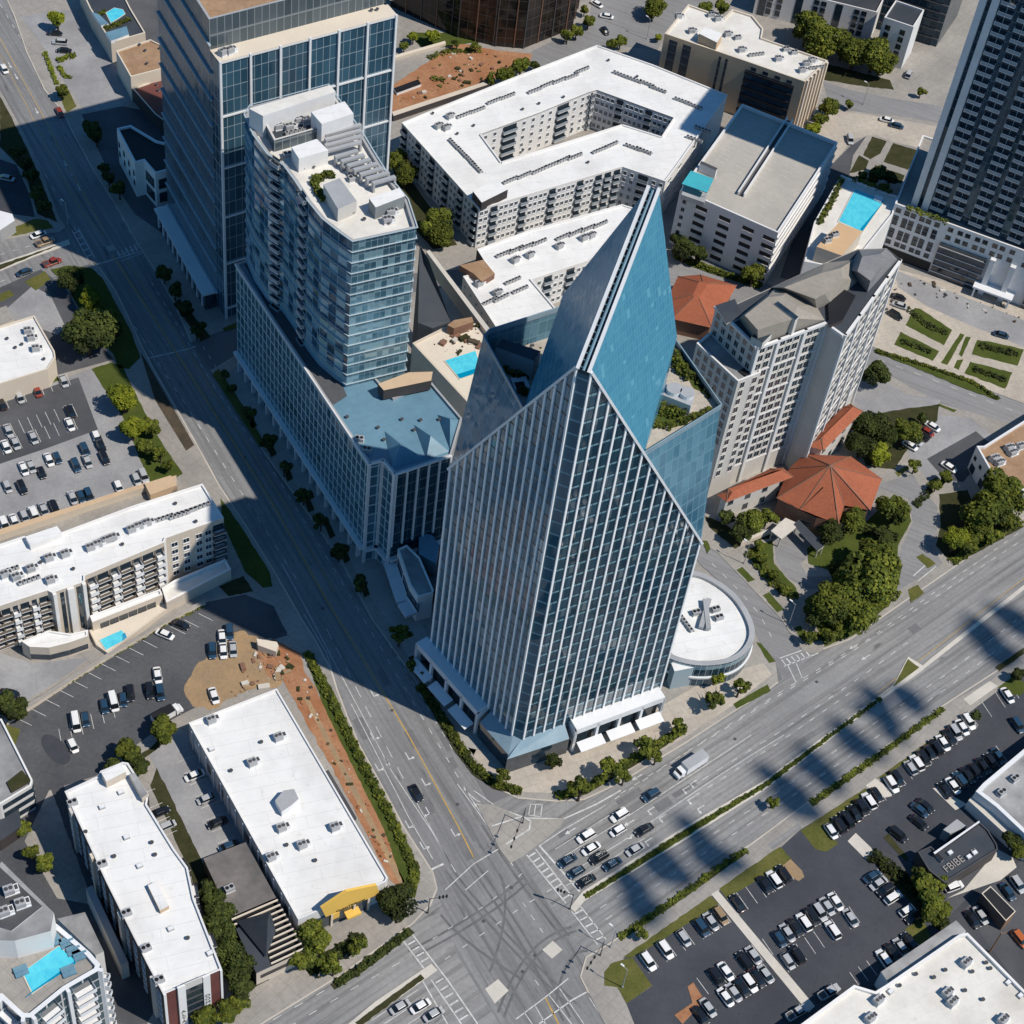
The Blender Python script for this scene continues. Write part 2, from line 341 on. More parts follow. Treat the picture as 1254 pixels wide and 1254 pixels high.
# ================================================================== GROUND
mb = MB(); mb.face([(-1800, -900, 0), (1800, -900, 0), (1800, 2600, 0), (-1800, 2600, 0)]); build(mb, 'ground', ['ground_asphalt'])['kind'] = 'structure'
def wang(a, b):
    d = at(b) - at(a); return math.atan2(d.y, d.x)
angA = wang((188, 328), (456, 759)); angB = wang((760, 1050), (1190, 760)); angD = wang((1068, 440), (1254, 510))
M('road_A', (.285, .285, .285), (.21, .21, .214), scale=.03, fine=1.0, fine_amt=.35, streak=angA, streak_amt=.75, rough=.85, blotch=.3, cracks=.09)
M('road_B', (.315, .313, .308), (.235, .235, .237), scale=.03, fine=1.0, fine_amt=.35, streak=angB, streak_amt=.78, rough=.85, blotch=.3, cracks=.09)
M('road_D', (.27, .27, .275), (.22, .22, .225), scale=.03, fine=1.0, fine_amt=.2, streak=angD, streak_amt=.35, rough=.85)
M('walk', (.42, .40, .37), (.35, .34, .32), scale=.12, fine=.8, fine_amt=.3, grid=(angA, 3, 3, .45, .05), blotch=.3)
RA_R = [(-40, -110), (18, 20), (33, 64), (55, 110), (77, 137), (90, 164), (114, 208), (144, 255), (167, 295), (188, 328), (214, 372), (234, 419)]
RA_R2 = [(259, 453), (291, 500), (321, 551), (352, 594), (395, 654), (420, 691), (456, 759), (478, 789), (508, 832), (538, 879), (560, 915), (572, 938), (594, 958), (634, 977), (681, 981), (715, 979), (760, 958), (840, 909), (905, 867), (938, 847), (953, 835)]
RA_L = [(0, 110), (30, 164), (50, 208), (72, 265), (80, 278)]
RA_L2 = [(112, 323), (122, 328), (141, 355), (157, 388), (172, 420), (187, 450), (214, 497), (248, 557), (268, 594), (295, 634), (335, 698), (370, 759), (385, 782), (404, 817), (413, 845), (426, 879), (441, 914), (460, 948), (494, 1012), (530, 1068), (535, 1088), (527, 1108), (504, 1132), (480, 1149), (420, 1192), (320, 1254), (230, 1310)]
flat('road_avenue', [(-140, -110)] + RA_R + RA_R2[:12] + [(600, 985), (640, 1052), (690, 1130), (735, 1200), (790, 1300), (640, 1300), (560, 1170)] + list(reversed(RA_L2[:21])) + [(100, 300)] + list(reversed(RA_L)) + [(-60, 0)], .008, 'road_A')
flat('road_boulevard', [(200, 1310), (330, 1235), (430, 1175), (520, 1100), (540, 1050), (600, 985), (634, 970), (700, 978)] + RA_R2[16:] + [(1008, 795), (1042, 782), (1095, 745), (1169, 694), (1254, 634), (1340, 575), (1420, 680), (1254, 812), (1212, 840), (1155, 868), (914, 1042), (756, 1152), (715, 1190), (690, 1300), (500, 1340)], .004, 'road_B')
flat('road_side_street', [(-60, 330), (0, 292), (66, 283), (84, 270), (120, 325), (100, 335), (60, 340), (0, 358), (-60, 390)], .004, 'road_A')
flat('road_lane_street', [(1340, 525), (1254, 494), (1068, 424), (1000, 388), (930, 340), (810, 300), (805, 350), (900, 372), (1000, 425), (1060, 450), (1095, 465), (1152, 497), (1254, 527), (1340, 560)], .004, 'road_D')
flat('road_hotel_street', [(958, 832), (950, 812), (930, 785), (912, 740), (892, 721), (857, 690), (800, 600), (815, 590), (862, 664), (881, 677), (913, 710), (957, 756), (965, 768), (985, 797), (1005, 797)], .006, 'road_D')
def block(name, px): return slab(name, px, -.2, .13, ['kerb', 'concrete'])
block('sidewalk_block_north', RA_R + [(262, 408), (305, 395), (310, 350), (560, 330), (805, 300), (930, 340), (1000, 388), (1068, 424), (1254, 494), (1340, 525), (1500, 300), (1300, -200), (500, -260), (0, -230)])
block('sidewalk_block_tower', RA_R2 + [(950, 812), (930, 787), (912, 742), (892, 723), (857, 692), (805, 610), (800, 360), (560, 350), (330, 385), (296, 430)])
block('sidewalk_block_hotel', [(1008, 795), (1042, 782), (1095, 745), (1169, 694), (1254, 634), (1360, 560), (1360, 548), (1254, 524), (1152, 494), (1095, 463), (1060, 447), (1000, 422), (900, 370), (810, 352), (812, 585), (860, 664), (879, 677), (911, 710), (955, 756), (963, 768), (983, 797), (998, 801)])
block('sidewalk_block_west', RA_L2 + [(-200, 1380), (-400, 1000), (-300, 420), (-60, 392), (0, 360), (60, 342), (100, 337)])
block('sidewalk_block_northwest', RA_L + [(72, 284), (40, 287), (0, 294), (-80, 330), (-200, 200), (-60, 0)])
block('sidewalk_block_south', [(721, 1216), (711, 1196), (718, 1172), (741, 1159), (756, 1149), (837, 1096), (914, 1038), (991, 981), (1075, 918), (1155, 864), (1212, 834), (1254, 800), (1400, 690), (1700, 1000), (1600, 1500), (900, 1500), (745, 1262)])
# narrow kerb edges seen as a pale line
def kerbline(name, px, wd=.35, z=.135):
    mb = MB(); mb.strip([at(p, z) for p in px], wd, z); o = build(mb, name, ['kerb']); o['kind'] = 'structure'
for k in (RA_R, RA_R2, RA_L2): kerbline('kerb', k)
kerbline('kerb', [(721, 1216), (711, 1196), (718, 1172), (741, 1159), (756, 1149), (837, 1096), (914, 1038), (991, 981), (1155, 864), (1254, 800)])
kerbline('kerb', [(1008, 795), (1042, 782), (1095, 745), (1169, 694), (1254, 634)])
Z1 = .145
F = lambda n, px, m, z=Z1: flat(n, px, z, m)
# --- west side lots
F('parking_lot', [(-120, 540), (0, 492), (112, 451), (130, 455), (150, 510), (184, 593), (150, 604), (0, 652), (-120, 690)], 'lot_light')
F('parking_lot_surface', [(-120, 530), (0, 494), (96, 462), (120, 526), (60, 548), (0, 568), (-120, 605)], 'lot_mid', .155)
F('parking_lot', [(-60, 420), (0, 352), (50, 330), (80, 352), (98, 384), (110, 410), (140, 440), (60, 462), (-60, 520)], 'lot_mid')
F('driveway', [(0, 385), (40, 350), (62, 362), (80, 400), (70, 410), (30, 395), (0, 405)], 'lot_light', .155)
F('parking_lot', [(5, 883), (85, 833), (128, 806), (200, 763), (250, 738), (300, 728), (332, 742), (352, 775), (300, 790), (290, 830), (268, 850), (236, 868), (205, 884), (150, 925), (118, 950), (60, 968), (30, 1030), (70, 1100), (125, 1110), (150, 1254), (-40, 1254), (-100, 1000)], 'lot_worn')
F('driveway', [(-40, 830), (0, 800), (40, 812), (110, 805), (80, 828), (10, 872), (-40, 900)], 'lot_light', .155)
F('parking_lot', [(183, 925), (215, 893), (232, 900), (300, 1030), (286, 1042), (246, 1058), (232, 1030)], 'lot_light')
F('parking_lot', [(-60, 185), (0, 195), (20, 202), (36, 238), (43, 266), (0, 260), (-60, 268)], 'lot_dark')
F('parking_lot', [(25, 20), (85, 12), (100, 20), (150, 95), (165, 120), (150, 130), (105, 137), (75, 95), (55, 60)], 'lot_light')
F('parking_lot', [(100, 140), (150, 130), (200, 140), (205, 290), (165, 262), (140, 225)], 'lot_mid')
F('alley', [(60, -60), (150, -60), (215, 30), (215, 110), (208, 112), (150, 0)], 'lot_mid', .15)
F('dirt_yard', jag([(268, 792), (295, 772), (330, 790), (362, 815), (340, 842), (315, 842), (290, 850), (262, 868), (236, 865), (225, 845), (240, 815)], 2.5, 6), 'tan_dirt', .16)
F('dirt_yard', jag([(312, 798), (335, 782), (368, 800), (374, 825), (405, 872), (440, 945), (475, 1015), (505, 1075), (500, 1090), (478, 1078), (420, 965), (350, 840), (345, 828), (330, 830)], 1.2, 6), 'red_dirt', .165)
F('dirt_path', [(372, 855), (377, 853), (420, 935), (470, 1030), (496, 1080), (490, 1084), (462, 1030), (415, 940)], 'tan_dirt', .17)
F('driveway', [(255, 738), (300, 728), (335, 742), (352, 778), (335, 783), (300, 765)], 'lot_mid', .155)
# --- hotel block
F('driveway', [(1010, 640), (1062, 600), (1085, 590), (1118, 580), (1130, 600), (1148, 620), (1147, 650), (1140, 668), (1155, 690), (1105, 720), (1085, 730), (1100, 700), (1104, 670), (1118, 640), (1112, 610), (1080, 600)], 'road_D', .15)
F('driveway', [(948, 650), (975, 645), (1005, 672), (1002, 690), (988, 684), (980, 690), (990, 706), (1025, 706), (1040, 700), (1035, 712), (1020, 718), (990, 722), (965, 708), (950, 685)], 'road_D', .15)
F('parking_lot', [(1108, 548), (1148, 508), (1190, 512), (1214, 532), (1190, 570), (1175, 592), (1140, 590), (1120, 570)], 'lot_light', .15)
F('parking_lot_surface', [(1135, 562), (1195, 528), (1215, 545), (1180, 590), (1158, 588)], 'lot_mid', .156)
F('driveway', [(1045, 492), (1055, 470), (1085, 468), (1110, 482), (1152, 490), (1148, 498), (1115, 505), (1080, 508), (1050, 505)], 'lot_light', .15)
# --- north plaza
F('plaza', [(1040, 415), (1062, 360), (1100, 330), (1254, 372), (1330, 395), (1330, 520), (1254, 494), (1068, 424)], 'plaza', .15)
F('driveway', [(1095, 330), (1254, 392), (1320, 415), (1320, 440), (1254, 425), (1180, 395), (1135, 375), (1100, 352)], 'lot_light', .155)
F('road_service', [(1008, 100), (1040, 110), (1090, 120), (1154, 130), (1150, 150), (1100, 142), (1060, 138), (1016, 132)], 'road_D', .15)
F('plaza', [(994, 160), (1018, 135), (1060, 140), (1150, 155), (1140, 190), (1070, 165), (1045, 170), (1020, 200), (985, 230), (975, 215)], 'plaza', .16)
F('alley', [(1000, 215), (1020, 200), (1040, 180), (1066, 163), (1045, 205), (1000, 300), (975, 345), (955, 340), (985, 250)], 'lot_mid', .15)
F('road_curve', [(640, 78), (652, 62), (700, 40), (722, 20), (728, -20), (850, -20), (880, 10), (845, 12), (815, 40), (805, 62), (760, 56), (730, 56), (690, 80), (650, 90)], 'road_D', .155)
# --- south lot
F('parking_lot', [(763, 1174), (879, 1092), (956, 1038), (980, 1016), (1070, 962), (1185, 874), (1254, 822), (1400, 730), (1700, 1000), (1600, 1500), (820, 1500), (765, 1290), (780, 1262), (767, 1229), (799, 1207)], 'lot_dark')
F('parking_lot_surface', [(1195, 1100), (1254, 1050), (1320, 1080), (1320, 1254), (1254, 1216), (1180, 1115)], 'lot_mid', .155)
F('parking_lot_surface', [(1062, 1045), (1070, 1038), (1160, 1075), (1240, 1010), (1260, 1020), (1160, 1125), (1130, 1090)], 'lot_mid', .155)
F('crossing_walk', [(871, 1095), (879, 1090), (998, 1232), (990, 1240)], 'concrete_light', .17)
F('crossing_walk', [(1038, 1030), (1048, 1020), (1075, 1046), (1060, 1052)], 'concrete_light', .17)
F('crossing_walk', [(1060, 962), (1072, 953), (1092, 968), (1092, 975), (1082, 977)], 'concrete_light', .17)
F('crossing_walk', [(1142, 965), (1148, 965), (1185, 985), (1170, 992)], 'concrete_light', .17)
F('driveway', [(940, 1035), (978, 1008), (982, 1014), (946, 1040)], 'road_B', .15)
F('driveway', [(1180, 856), (1212, 834), (1222, 840), (1188, 864)], 'concrete_light', .15)
F('plaza', [(1160, 1100), (1180, 1090), (1222, 1040), (1240, 1050), (1245, 1062), (1225, 1078)], 'concrete_light', .16)
# --- tower plaza
F('plaza', [(572, 915), (612, 925), (690, 905), (800, 870), (870, 830), (935, 812), (945, 826), (900, 862), (840, 902), (760, 950), (715, 972), (640, 970), (600, 952)], 'plaza', .15)
F('walk', [(300, 440), (320, 450), (520, 770), (590, 905), (580, 925), (548, 880), (500, 805), (430, 690), (330, 545), (275, 465)], 'walk', .15)
F('walk', [(955, 815), (945, 795), (930, 770), (950, 765), (980, 800), (1000, 800), (965, 830)], 'plaza', .15) if False else None
F('terrace', jag([(480, 105), (560, 52), (610, 62), (652, 66), (648, 80), (600, 100), (480, 140)], 1, 8), 'red_dirt', .16)
# --- lawns: grass is stuff
G = lambda px, m='lawn', z=.17, label='mown green grass and low ground cover': flat('grass', jag(px, .5, 5), z, m, 'stuff', label)
G([(112, 452), (135, 444), (150, 448), (160, 470), (175, 500), (200, 545), (224, 580), (212, 588), (184, 593), (150, 510)], 'lawn')
G([(62, 330), (84, 325), (112, 328), (125, 340), (160, 405), (172, 438), (158, 452), (145, 450), (138, 432), (100, 384), (78, 345)], 'lawn')
G([(0, 487), (70, 462), (78, 464), (0, 493)], 'lawn')
G([(30, 345), (55, 332), (62, 342), (44, 356)], 'grass')
G([(0, 360), (12, 355), (18, 362), (0, 370)], 'grass')
G([(270, 610), (292, 640), (330, 700), (334, 718), (322, 720), (300, 700), (272, 640)], 'lawn')
G([(268, 718), (298, 705), (310, 724), (280, 730)], 'dark_soil')
F('verge', [(172, 432), (178, 440), (238, 545), (228, 552), (190, 490)], 'mulch', .17)
G([(4, 886), (25, 893), (18, 915)], 'grass')
G([(0, 118), (10, 136), (35, 185), (62, 250), (70, 272), (46, 262), (30, 210), (0, 180)], 'dark_soil')
G([(43, 268), (58, 270), (66, 279), (0, 292), (0, 285)], 'grass')
G([(70, 112), (84, 110), (94, 130), (82, 138)], 'grass')
G([(260, 458), (268, 452), (300, 500), (325, 545), (318, 548)], 'grass')
for q in ((300, 502, 312, 525), (322, 535, 336, 560), (346, 568, 356, 590), (370, 603, 382, 628), (394, 635, 408, 660), (414, 668, 426, 690), (438, 708, 450, 732), (500, 805, 515, 830)):
    x0, y0, x1, y1 = q; G([(x0, y0), (x0 + 6, y0 - 3), (x1 + 3, y1 - 4), (x1 - 4, y1)], 'dark_soil')
G([(212, 372), (220, 366), (258, 412), (246, 418)], 'dark_soil')
G([(272, 402), (294, 393), (298, 398), (276, 406)], 'grass')
G([(510, 840), (518, 836), (540, 868), (566, 912), (580, 935), (604, 955), (640, 966), (638, 974), (604, 966), (578, 948), (556, 918)], 'dark_soil')
G([(678, 974), (690, 970), (720, 960), (790, 917), (836, 889), (842, 896), (796, 926), (720, 972), (690, 980)], 'dark_soil')
G([(902, 868), (898, 862), (940, 838), (944, 846)], 'lawn')
G([(926, 786), (932, 788), (950, 810), (942, 812)], 'lawn')
for q in ([(902, 698), (909, 694), (925, 710), (916, 713)], [(934, 729), (942, 725), (960, 746), (952, 750)], [(972, 769), (980, 766), (993, 783), (984, 786)], [(860, 662), (866, 662), (870, 672), (866, 678)]): G(q, 'lawn')
G([(863, 632), (885, 640), (905, 655), (940, 650), (947, 658), (920, 664), (908, 668), (900, 672), (868, 645)], 'dark_soil')
G([(915, 672), (946, 662), (948, 690), (975, 720), (978, 735), (960, 722), (930, 690)], 'lawn')
G([(985, 735), (1000, 725), (1035, 716), (1080, 730), (1100, 715), (1105, 690), (1090, 740), (1045, 778), (1010, 792)], 'lawn')
G([(988, 672), (1010, 655), (1060, 640), (1095, 605), (1112, 615), (1116, 638), (1100, 668), (1098, 690), (1050, 702), (1020, 700), (990, 690)], 'lawn')
G([(1150, 605), (1185, 600), (1200, 640), (1250, 640), (1254, 645), (1168, 692), (1146, 668), (1152, 645)], 'dark_soil')
G([(1122, 682), (1130, 678), (1146, 690), (1136, 696)], 'grass')
G([(1112, 722), (1124, 716), (1132, 726), (1116, 738)], 'grass')
G([(1134, 592), (1146, 584), (1156, 590), (1140, 602)], 'grass')
G([(1096, 578), (1112, 570), (1114, 574), (1100, 584)], 'grass')
G([(1054, 510), (1110, 500), (1150, 495), (1148, 515), (1115, 545), (1095, 575), (1060, 570), (1050, 540)], 'dark_soil')
for q in ([(1120, 377), (1127, 378), (1166, 404), (1156, 423), (1109, 398)], [(1103, 406), (1150, 430), (1142, 442), (1095, 422)], [(1197, 416), (1220, 420), (1254, 428), (1246, 448), (1190, 434)], [(1188, 443), (1240, 456), (1231, 476), (1181, 457)], [(1176, 408), (1181, 410), (1160, 447), (1152, 444)], [(1183, 412), (1189, 413), (1178, 437), (1174, 434)], [(1172, 441), (1180, 440), (1174, 453), (1168, 450)], [(1150, 494), (1172, 502), (1168, 505), (1148, 497)]): G(q, 'lawn')
G([(1072, 428), (1130, 445), (1190, 465), (1226, 488), (1222, 490), (1180, 475), (1120, 450), (1070, 431)], 'lawn')
G([(756, 1146.5), (830, 1096), (885, 1058), (913, 1038.5), (917, 1043), (836, 1101), (760, 1152)], 'dark_soil')
G([(991, 981.5), (1155, 865), (1157, 870), (997, 987)], 'dark_soil')
G([(1219, 817), (1254, 793), (1254, 801), (1224, 822)], 'dark_soil')
G([(763, 1172), (870, 1097), (880, 1107), (803, 1156), (775, 1172)], 'grass')
G([(740, 1190), (748, 1180), (774, 1172), (799, 1207), (767, 1229), (756, 1209), (740, 1207)], 'grass')
G([(881, 1088), (950, 1040), (956, 1037), (970, 1053), (958, 1060), (890, 1100)], 'grass')
F('planter_bed', [(956, 1062), (968, 1052), (982, 1066), (985, 1074), (978, 1079), (968, 1073)], 'tan_dirt', .18)
G([(980, 1017), (1060, 965), (1064, 970), (1010, 1016), (1027, 1033), (1012, 1043), (999, 1040)], 'grass')
G([(1072, 954), (1110, 928), (1185, 871), (1190, 877), (1140, 912), (1085, 950)], 'grass')
G([(1061, 1049), (1072, 1047), (1140, 1105), (1160, 1140), (1150, 1140)], 'dark_soil')
G([(1108, 1138), (1128, 1122), (1142, 1150), (1126, 1158)], 'grass')
G([(1222, 842), (1240, 828), (1260, 838), (1250, 852), (1235, 850)], 'lawn')
G([(445, 1178), (500, 1135), (508, 1142), (448, 1188), (410, 1212), (405, 1205)], 'dark_soil')
G([(370, 1180), (445, 1142), (450, 1150), (420, 1172), (380, 1196)], 'dark_soil')
G([(255, 1080), (275, 1090), (330, 1200), (300, 1215), (275, 1190)], 'dark_soil')
G([(372, 800), (380, 798), (410, 850), (445, 930), (480, 1000), (515, 1068), (508, 1100), (498, 1095), (470, 1015), (430, 935), (395, 862)], 'lawn')
G([(185, 915), (205, 895), (215, 895), (195, 915), (160, 940), (140, 945)], 'dark_soil')
G([(480, 195), (510, 230), (560, 300), (530, 305), (490, 260)], 'dark_soil')
G([(820, 312), (850, 318), (935, 348), (930, 354), (845, 326)], 'lawn')
F('garden_path', [(1062, 165), (1140, 185), (1125, 240), (1090, 235), (1040, 215), (1045, 190)], 'concrete', .17)
for q in ([(1068, 167), (1086, 173), (1078, 188), (1066, 195), (1057, 190)], [(1094, 175), (1126, 185), (1112, 208), (1082, 198)], [(1052, 190), (1064, 197), (1060, 208), (1040, 212)], [(1072, 202), (1108, 215), (1104, 225), (1072, 218)]): G(q, 'dark_soil', .19)
G([(935, 100), (1000, 75), (1090, 98), (1095, 110), (1060, 106), (1010, 98)], 'dark_soil')
G([(500, 40), (560, 40), (590, 52), (560, 54), (520, 62)], 'lawn')
# --- median of the boulevard
slab('median_kerb', [(698, 1112), (702, 1106), (713, 1092), (840, 1011), (934, 957), (1015, 897), (1075, 853), (1094, 839), (1112, 804), (1130, 815), (1140, 806), (1254, 716), (1340, 650), (1340, 656), (1254, 722), (1128, 822), (1082, 855), (1021, 902), (941, 964), (840, 1028), (716, 1103), (704, 1117)], -.1, .16, ['kerb', 'concrete_light'])
G([(715, 1095), (840, 1015), (934, 960), (1015, 900), (1076, 856), (1080, 855), (1020, 901), (940, 962), (840, 1025), (717, 1101)], 'lawn', .20)
G([(1094, 841), (1112, 807), (1126, 817), (1080, 852)], 'grass', .20)
slab('median_kerb', [(528, 1180), (536, 1188), (470, 1235), (400, 1290), (390, 1284), (460, 1226)], -.1, .16, ['kerb', 'concrete_light'])
G([(515, 1193), (520, 1198), (440, 1258), (435, 1252)], 'dark_soil', .20)
slab('median_kerb', [(0, 322), (30, 312), (84, 293), (86, 299), (40, 315), (0, 332)], -.1, .16, ['kerb', 'concrete_light'])
G([(0, 324), (30, 314), (80, 297), (40, 313), (0, 330)], 'dark_soil', .20)
slab('traffic_island', [(584, 985), (604, 985), (640, 1002), (668, 1003), (690, 1002), (687, 1012), (640, 1048), (625, 1057), (612, 1040)], -.1, .14, ['kerb', 'concrete'])
# --- painted markings
LW = .16
def mark(px, wd=LW, z=.022, mat='paint', name='road_marking'):
    mb = MB(); mb.strip([at(p) for p in px], wd, z); o = build(mb, name, [mat]); o['kind'] = 'structure'; return o
def dashes(px, n, wd=LW, fill=.38, z=.022, mat='paint'):
    """n dashes along a pixel polyline"""
    P = [at(p) for p in px]; L = [0]
    for i in range(len(P) - 1): L.append(L[-1] + (P[i + 1] - P[i]).length)
    def pt(t):
        for i in range(len(P) - 1):
            if t <= L[i + 1]: return P[i].lerp(P[i + 1], (t - L[i]) / (L[i + 1] - L[i]))
        return P[-1]
    mb = MB(); st = L[-1] / n
    for k in range(n): mb.strip([pt(k * st), pt(k * st + st * fill)], wd, z)
    o = build(mb, 'lane_dashes', [mat]); o['kind'] = 'structure'
def poly_mark(px, z=.022, mat='paint'): return flat('road_marking', px, z, mat)
# avenue
YL = [(0, 47), (50, 137), (90, 215), (127, 282)]; mark(YL, .2, mat='yellow_paint')
mark([(0, 66), (33, 130), (62, 190), (100, 260), (128, 290)], .14, mat='yellow_paint')
mark([(138, 313), (207, 418), (260, 502), (330, 610), (400, 735), (440, 800), (500, 900), (560, 1010), (580, 1050)], .30, mat='yellow_paint')
mark([(152, 315), (224, 420), (270, 494), (345, 610), (410, 725)], .14, mat='yellow_paint')
dashes([(0, 5), (60, 105), (120, 215), (175, 312)], 22); dashes([(20, 150), (70, 240), (100, 295)], 9)
dashes([(185, 345), (260, 470), (340, 585), (420, 715), (500, 850), (560, 950), (590, 1000)], 44)
dashes([(200, 345), (272, 462), (355, 590), (432, 715), (520, 860), (560, 928)], 44)
dashes([(165, 400), (230, 500), (300, 610), (370, 720)], 20)
mark([(345, 690), (380, 755), (430, 850), (480, 945), (530, 1020), (558, 1068)], .16)
dashes([(400, 770), (450, 870), (500, 965)], 8, fill=.55); mark([(500, 965), (552, 1058)], .14)
mark([(372, 752), (400, 800), (418, 860)], .14); mark([(430, 862), (500, 1000), (530, 1052)], .16)
mark([(560, 960), (598, 1012), (628, 1060)], .18)
mark([(528, 1065), (543, 1058)], .5); mark([(545, 1090), (580, 1058), (610, 1040)], .22); mark([(570, 1090), (598, 1066)], .2)
mark([(176, 440), (228, 428), (240, 424)], .3); mark([(118, 324), (172, 308)], .3); mark([(88, 282), (108, 318)], .25); mark([(96, 280), (116, 316)], .25)
for i in range(5): mark([(90 + i * 4.2, 286 + i * 7), (97 + i * 4.2, 283 + i * 7)], .35)
for i in range(5): mark([(148 + i * 5, 316 - i * 2.2), (144 + i * 5, 308 - i * 2.2)], .35)
mark([(145, 313), (170, 303)], .2); mark([(148, 320), (174, 310)], .2)
for i in range(9): mark([(150 + i * 2.6, 263 + i * 3), (158 + i * 2.6, 259 + i * 3)], .35)
mark([(148, 262), (168, 290)], .2); mark([(158, 257), (178, 285)], .2)
mark([(572, 970), (592, 1000)], .2); mark([(568, 966), (583, 980), (588, 982)], .25)
def arrow(p, d, kind='l'):
    """painted turn arrow at pixel p pointing along pixel direction d"""
    a = at(p); b = at((p[0] + d[0], p[1] + d[1])); f = (b - a).normalized(); n = Vector((-f.y, f.x, 0)); mb = MB(); z = .022
    q = lambda u, v: (a.x + f.x * u + n.x * v, a.y + f.y * u + n.y * v, z)
    mb.face([q(-1.6, -.12), q(.3, -.12), q(.3, .12), q(-1.6, .12)])
    s = 1 if kind == 'l' else -1
    if kind == 's': mb.face([q(.3, -.5), q(1.5, 0), q(.3, .5)])
    else:
        mb.face([q(.3, -.12), q(.55, -.12), q(.55, s * .8), q(.3, s * .8)][::s]); mb.face([q(0, s * .8), q(.85, s * .8), q(.42, s * 1.5)][::s])
    o = build(mb, 'turn_arrow', ['paint']); o['kind'] = 'structure'
for p, k in (((457, 851), 'l'), ((457, 904), 'l'), ((463, 942), 'l'), ((500, 928), 'l'), ((474, 934), 's'), ((520, 960), 'l'), ((525, 995), 'r'), ((500, 1012), 'l'), ((518, 1038), 'l'), ((556, 1022), 'l')): arrow(p, (12, 21), k)
for p, k in (((698, 1018), 's'), ((757, 992), 'l'), ((795, 992), 'l'), ((809, 1001), 'l'), ((847, 959), 'l'), ((838, 966), 'l'), ((844, 979), 'l'), ((856, 990), 'l'), ((774, 1024), 's'), ((792, 1030), 'l'), ((770, 1008), 's'), ((735, 960), 's'), ((780, 952), 's'), ((1045, 792), 's'), ((1060, 805), 's')): arrow(p, (-20, 12), k)
for p in ((110, 75), (12, 80), (20, 94), (45, 136), (80, 200), (88, 212), (97, 230)): arrow(p, (8, 15), 's')
# boulevard: queueing lanes, dashes, stop lines and crosswalks
mark([(700, 1068), (760, 1032), (880, 950), (960, 900)], .16); mark([(693, 1085), (730, 1064), (790, 1026)], .14)
mark([(686, 1052), (750, 1012), (860, 940), (920, 900)], .16); mark([(680, 1040), (710, 1021), (760, 990)], .14)
mark([(660, 1036), (692, 1015), (735, 990)], .2)
dashes([(735, 990), (840, 922), (940, 860), (1040, 800), (1254, 660)], 34); dashes([(760, 972), (850, 915), (960, 845), (1060, 785), (1254, 648)], 34)
dashes([(860, 955), (960, 893), (1060, 825), (1120, 780)], 16); dashes([(850, 975), (950, 912), (1050, 842)], 13)
dashes([(735, 1112), (860, 1030), (960, 965), (1060, 893), (1160, 825), (1254, 752)], 30); dashes([(742, 1126), (870, 1040), (970, 975), (1070, 905), (1170, 835), (1254, 770)], 30)
mark([(905, 1042), (950, 1015), (1000, 975), (1060, 932)], .14); mark([(1075, 848), (1150, 790), (1254, 708)], .16, mat='yellow_paint')
mark([(661, 1036), (710, 1092)], .45)
mark([(645, 1047), (693, 1106)], .3); mark([(656, 1040), (702, 1100)], .3)
for i in range(9): mark([(648 + i * 5.3, 1049 + i * 6.4), (656 + i * 5.3, 1044 + i * 6.4)], .4)
mark([(700, 1116), (732, 1157)], .25); mark([(711, 1110), (742, 1150)], .25)
for i in range(5): mark([(704 + i * 6.5, 1119 + i * 8), (714 + i * 6.5, 1114 + i * 8)], .35)
mark([(490, 1147), (520, 1187)], .3); mark([(501, 1139), (548, 1200), (585, 1254)], .3); mark([(528, 1200), (565, 1254)], .3); mark([(518, 1202), (548, 1254)], .3)
for i in range(5): mark([(494 + i * 5.4, 1150 + i * 7), (503 + i * 5.4, 1145 + i * 7)], .35)
for i in range(6): mark([(533 + i * 6, 1204 + i * 9), (543 + i * 6, 1198 + i * 9)], .35)
dashes([(280, 1280), (420, 1200), (490, 1160)], 8); dashes([(300, 1290), (430, 1212), (505, 1170)], 8); mark([(470, 1254), (520, 1222)], .16); mark([(500, 1254), (530, 1235)], .16); mark([(455, 1250), (512, 1212)], .16)
dashes([(530, 1150), (600, 1105), (650, 1060)], 7, fill=.3); dashes([(545, 1175), (640, 1110), (690, 1080)], 7, fill=.3)
mark([(632, 1248), (672, 1218), (696, 1198)], .25); mark([(660, 1254), (700, 1225), (720, 1214)], .3); mark([(672, 1218), (700, 1254)], .2); mark([(685, 1210), (715, 1254)], .2); mark([(668, 1222), (684, 1254)], .35, mat='yellow_paint'); mark([(722, 1222), (742, 1254)], .18); mark([(642, 1240), (652, 1254)], .2); mark([(655, 1231), (668, 1254)], .2)
dashes([(640, 1105), (660, 1135), (672, 1152)], 3); dashes([(655, 1200), (668, 1218)], 1)
mark([(650, 985), (663, 985)], .2); mark([(647, 998), (661, 1000)], .2); mark([(650, 984), (647, 999)], .2); mark([(664, 985), (662, 1001)], .2); mark([(656, 985), (654, 999)], .2)
mark([(583, 985), (605, 988), (645, 1002), (690, 1003), (730, 985), (760, 968)], .35); mark([(602, 1012), (640, 1000), (650, 1006), (648, 1016), (620, 1034)], .35, z=.15)
mark([(580, 968), (604, 985)], .2)
poly_mark([(664, 1163), (677, 1152), (689, 1163), (676, 1174)], .024, 'concrete_light'); poly_mark([(594, 1211), (610, 1199), (623, 1213), (606, 1229)], .024, 'concrete_light')
M('patch_dark', (.19, .19, .194), (.15, .15, .155), scale=.2, fine=1.3, fine_amt=.4, rough=.9); M('patch_pale', (.42, .415, .40), (.36, .355, .345), scale=.2, fine=1.3, fine_amt=.3, rough=.9)
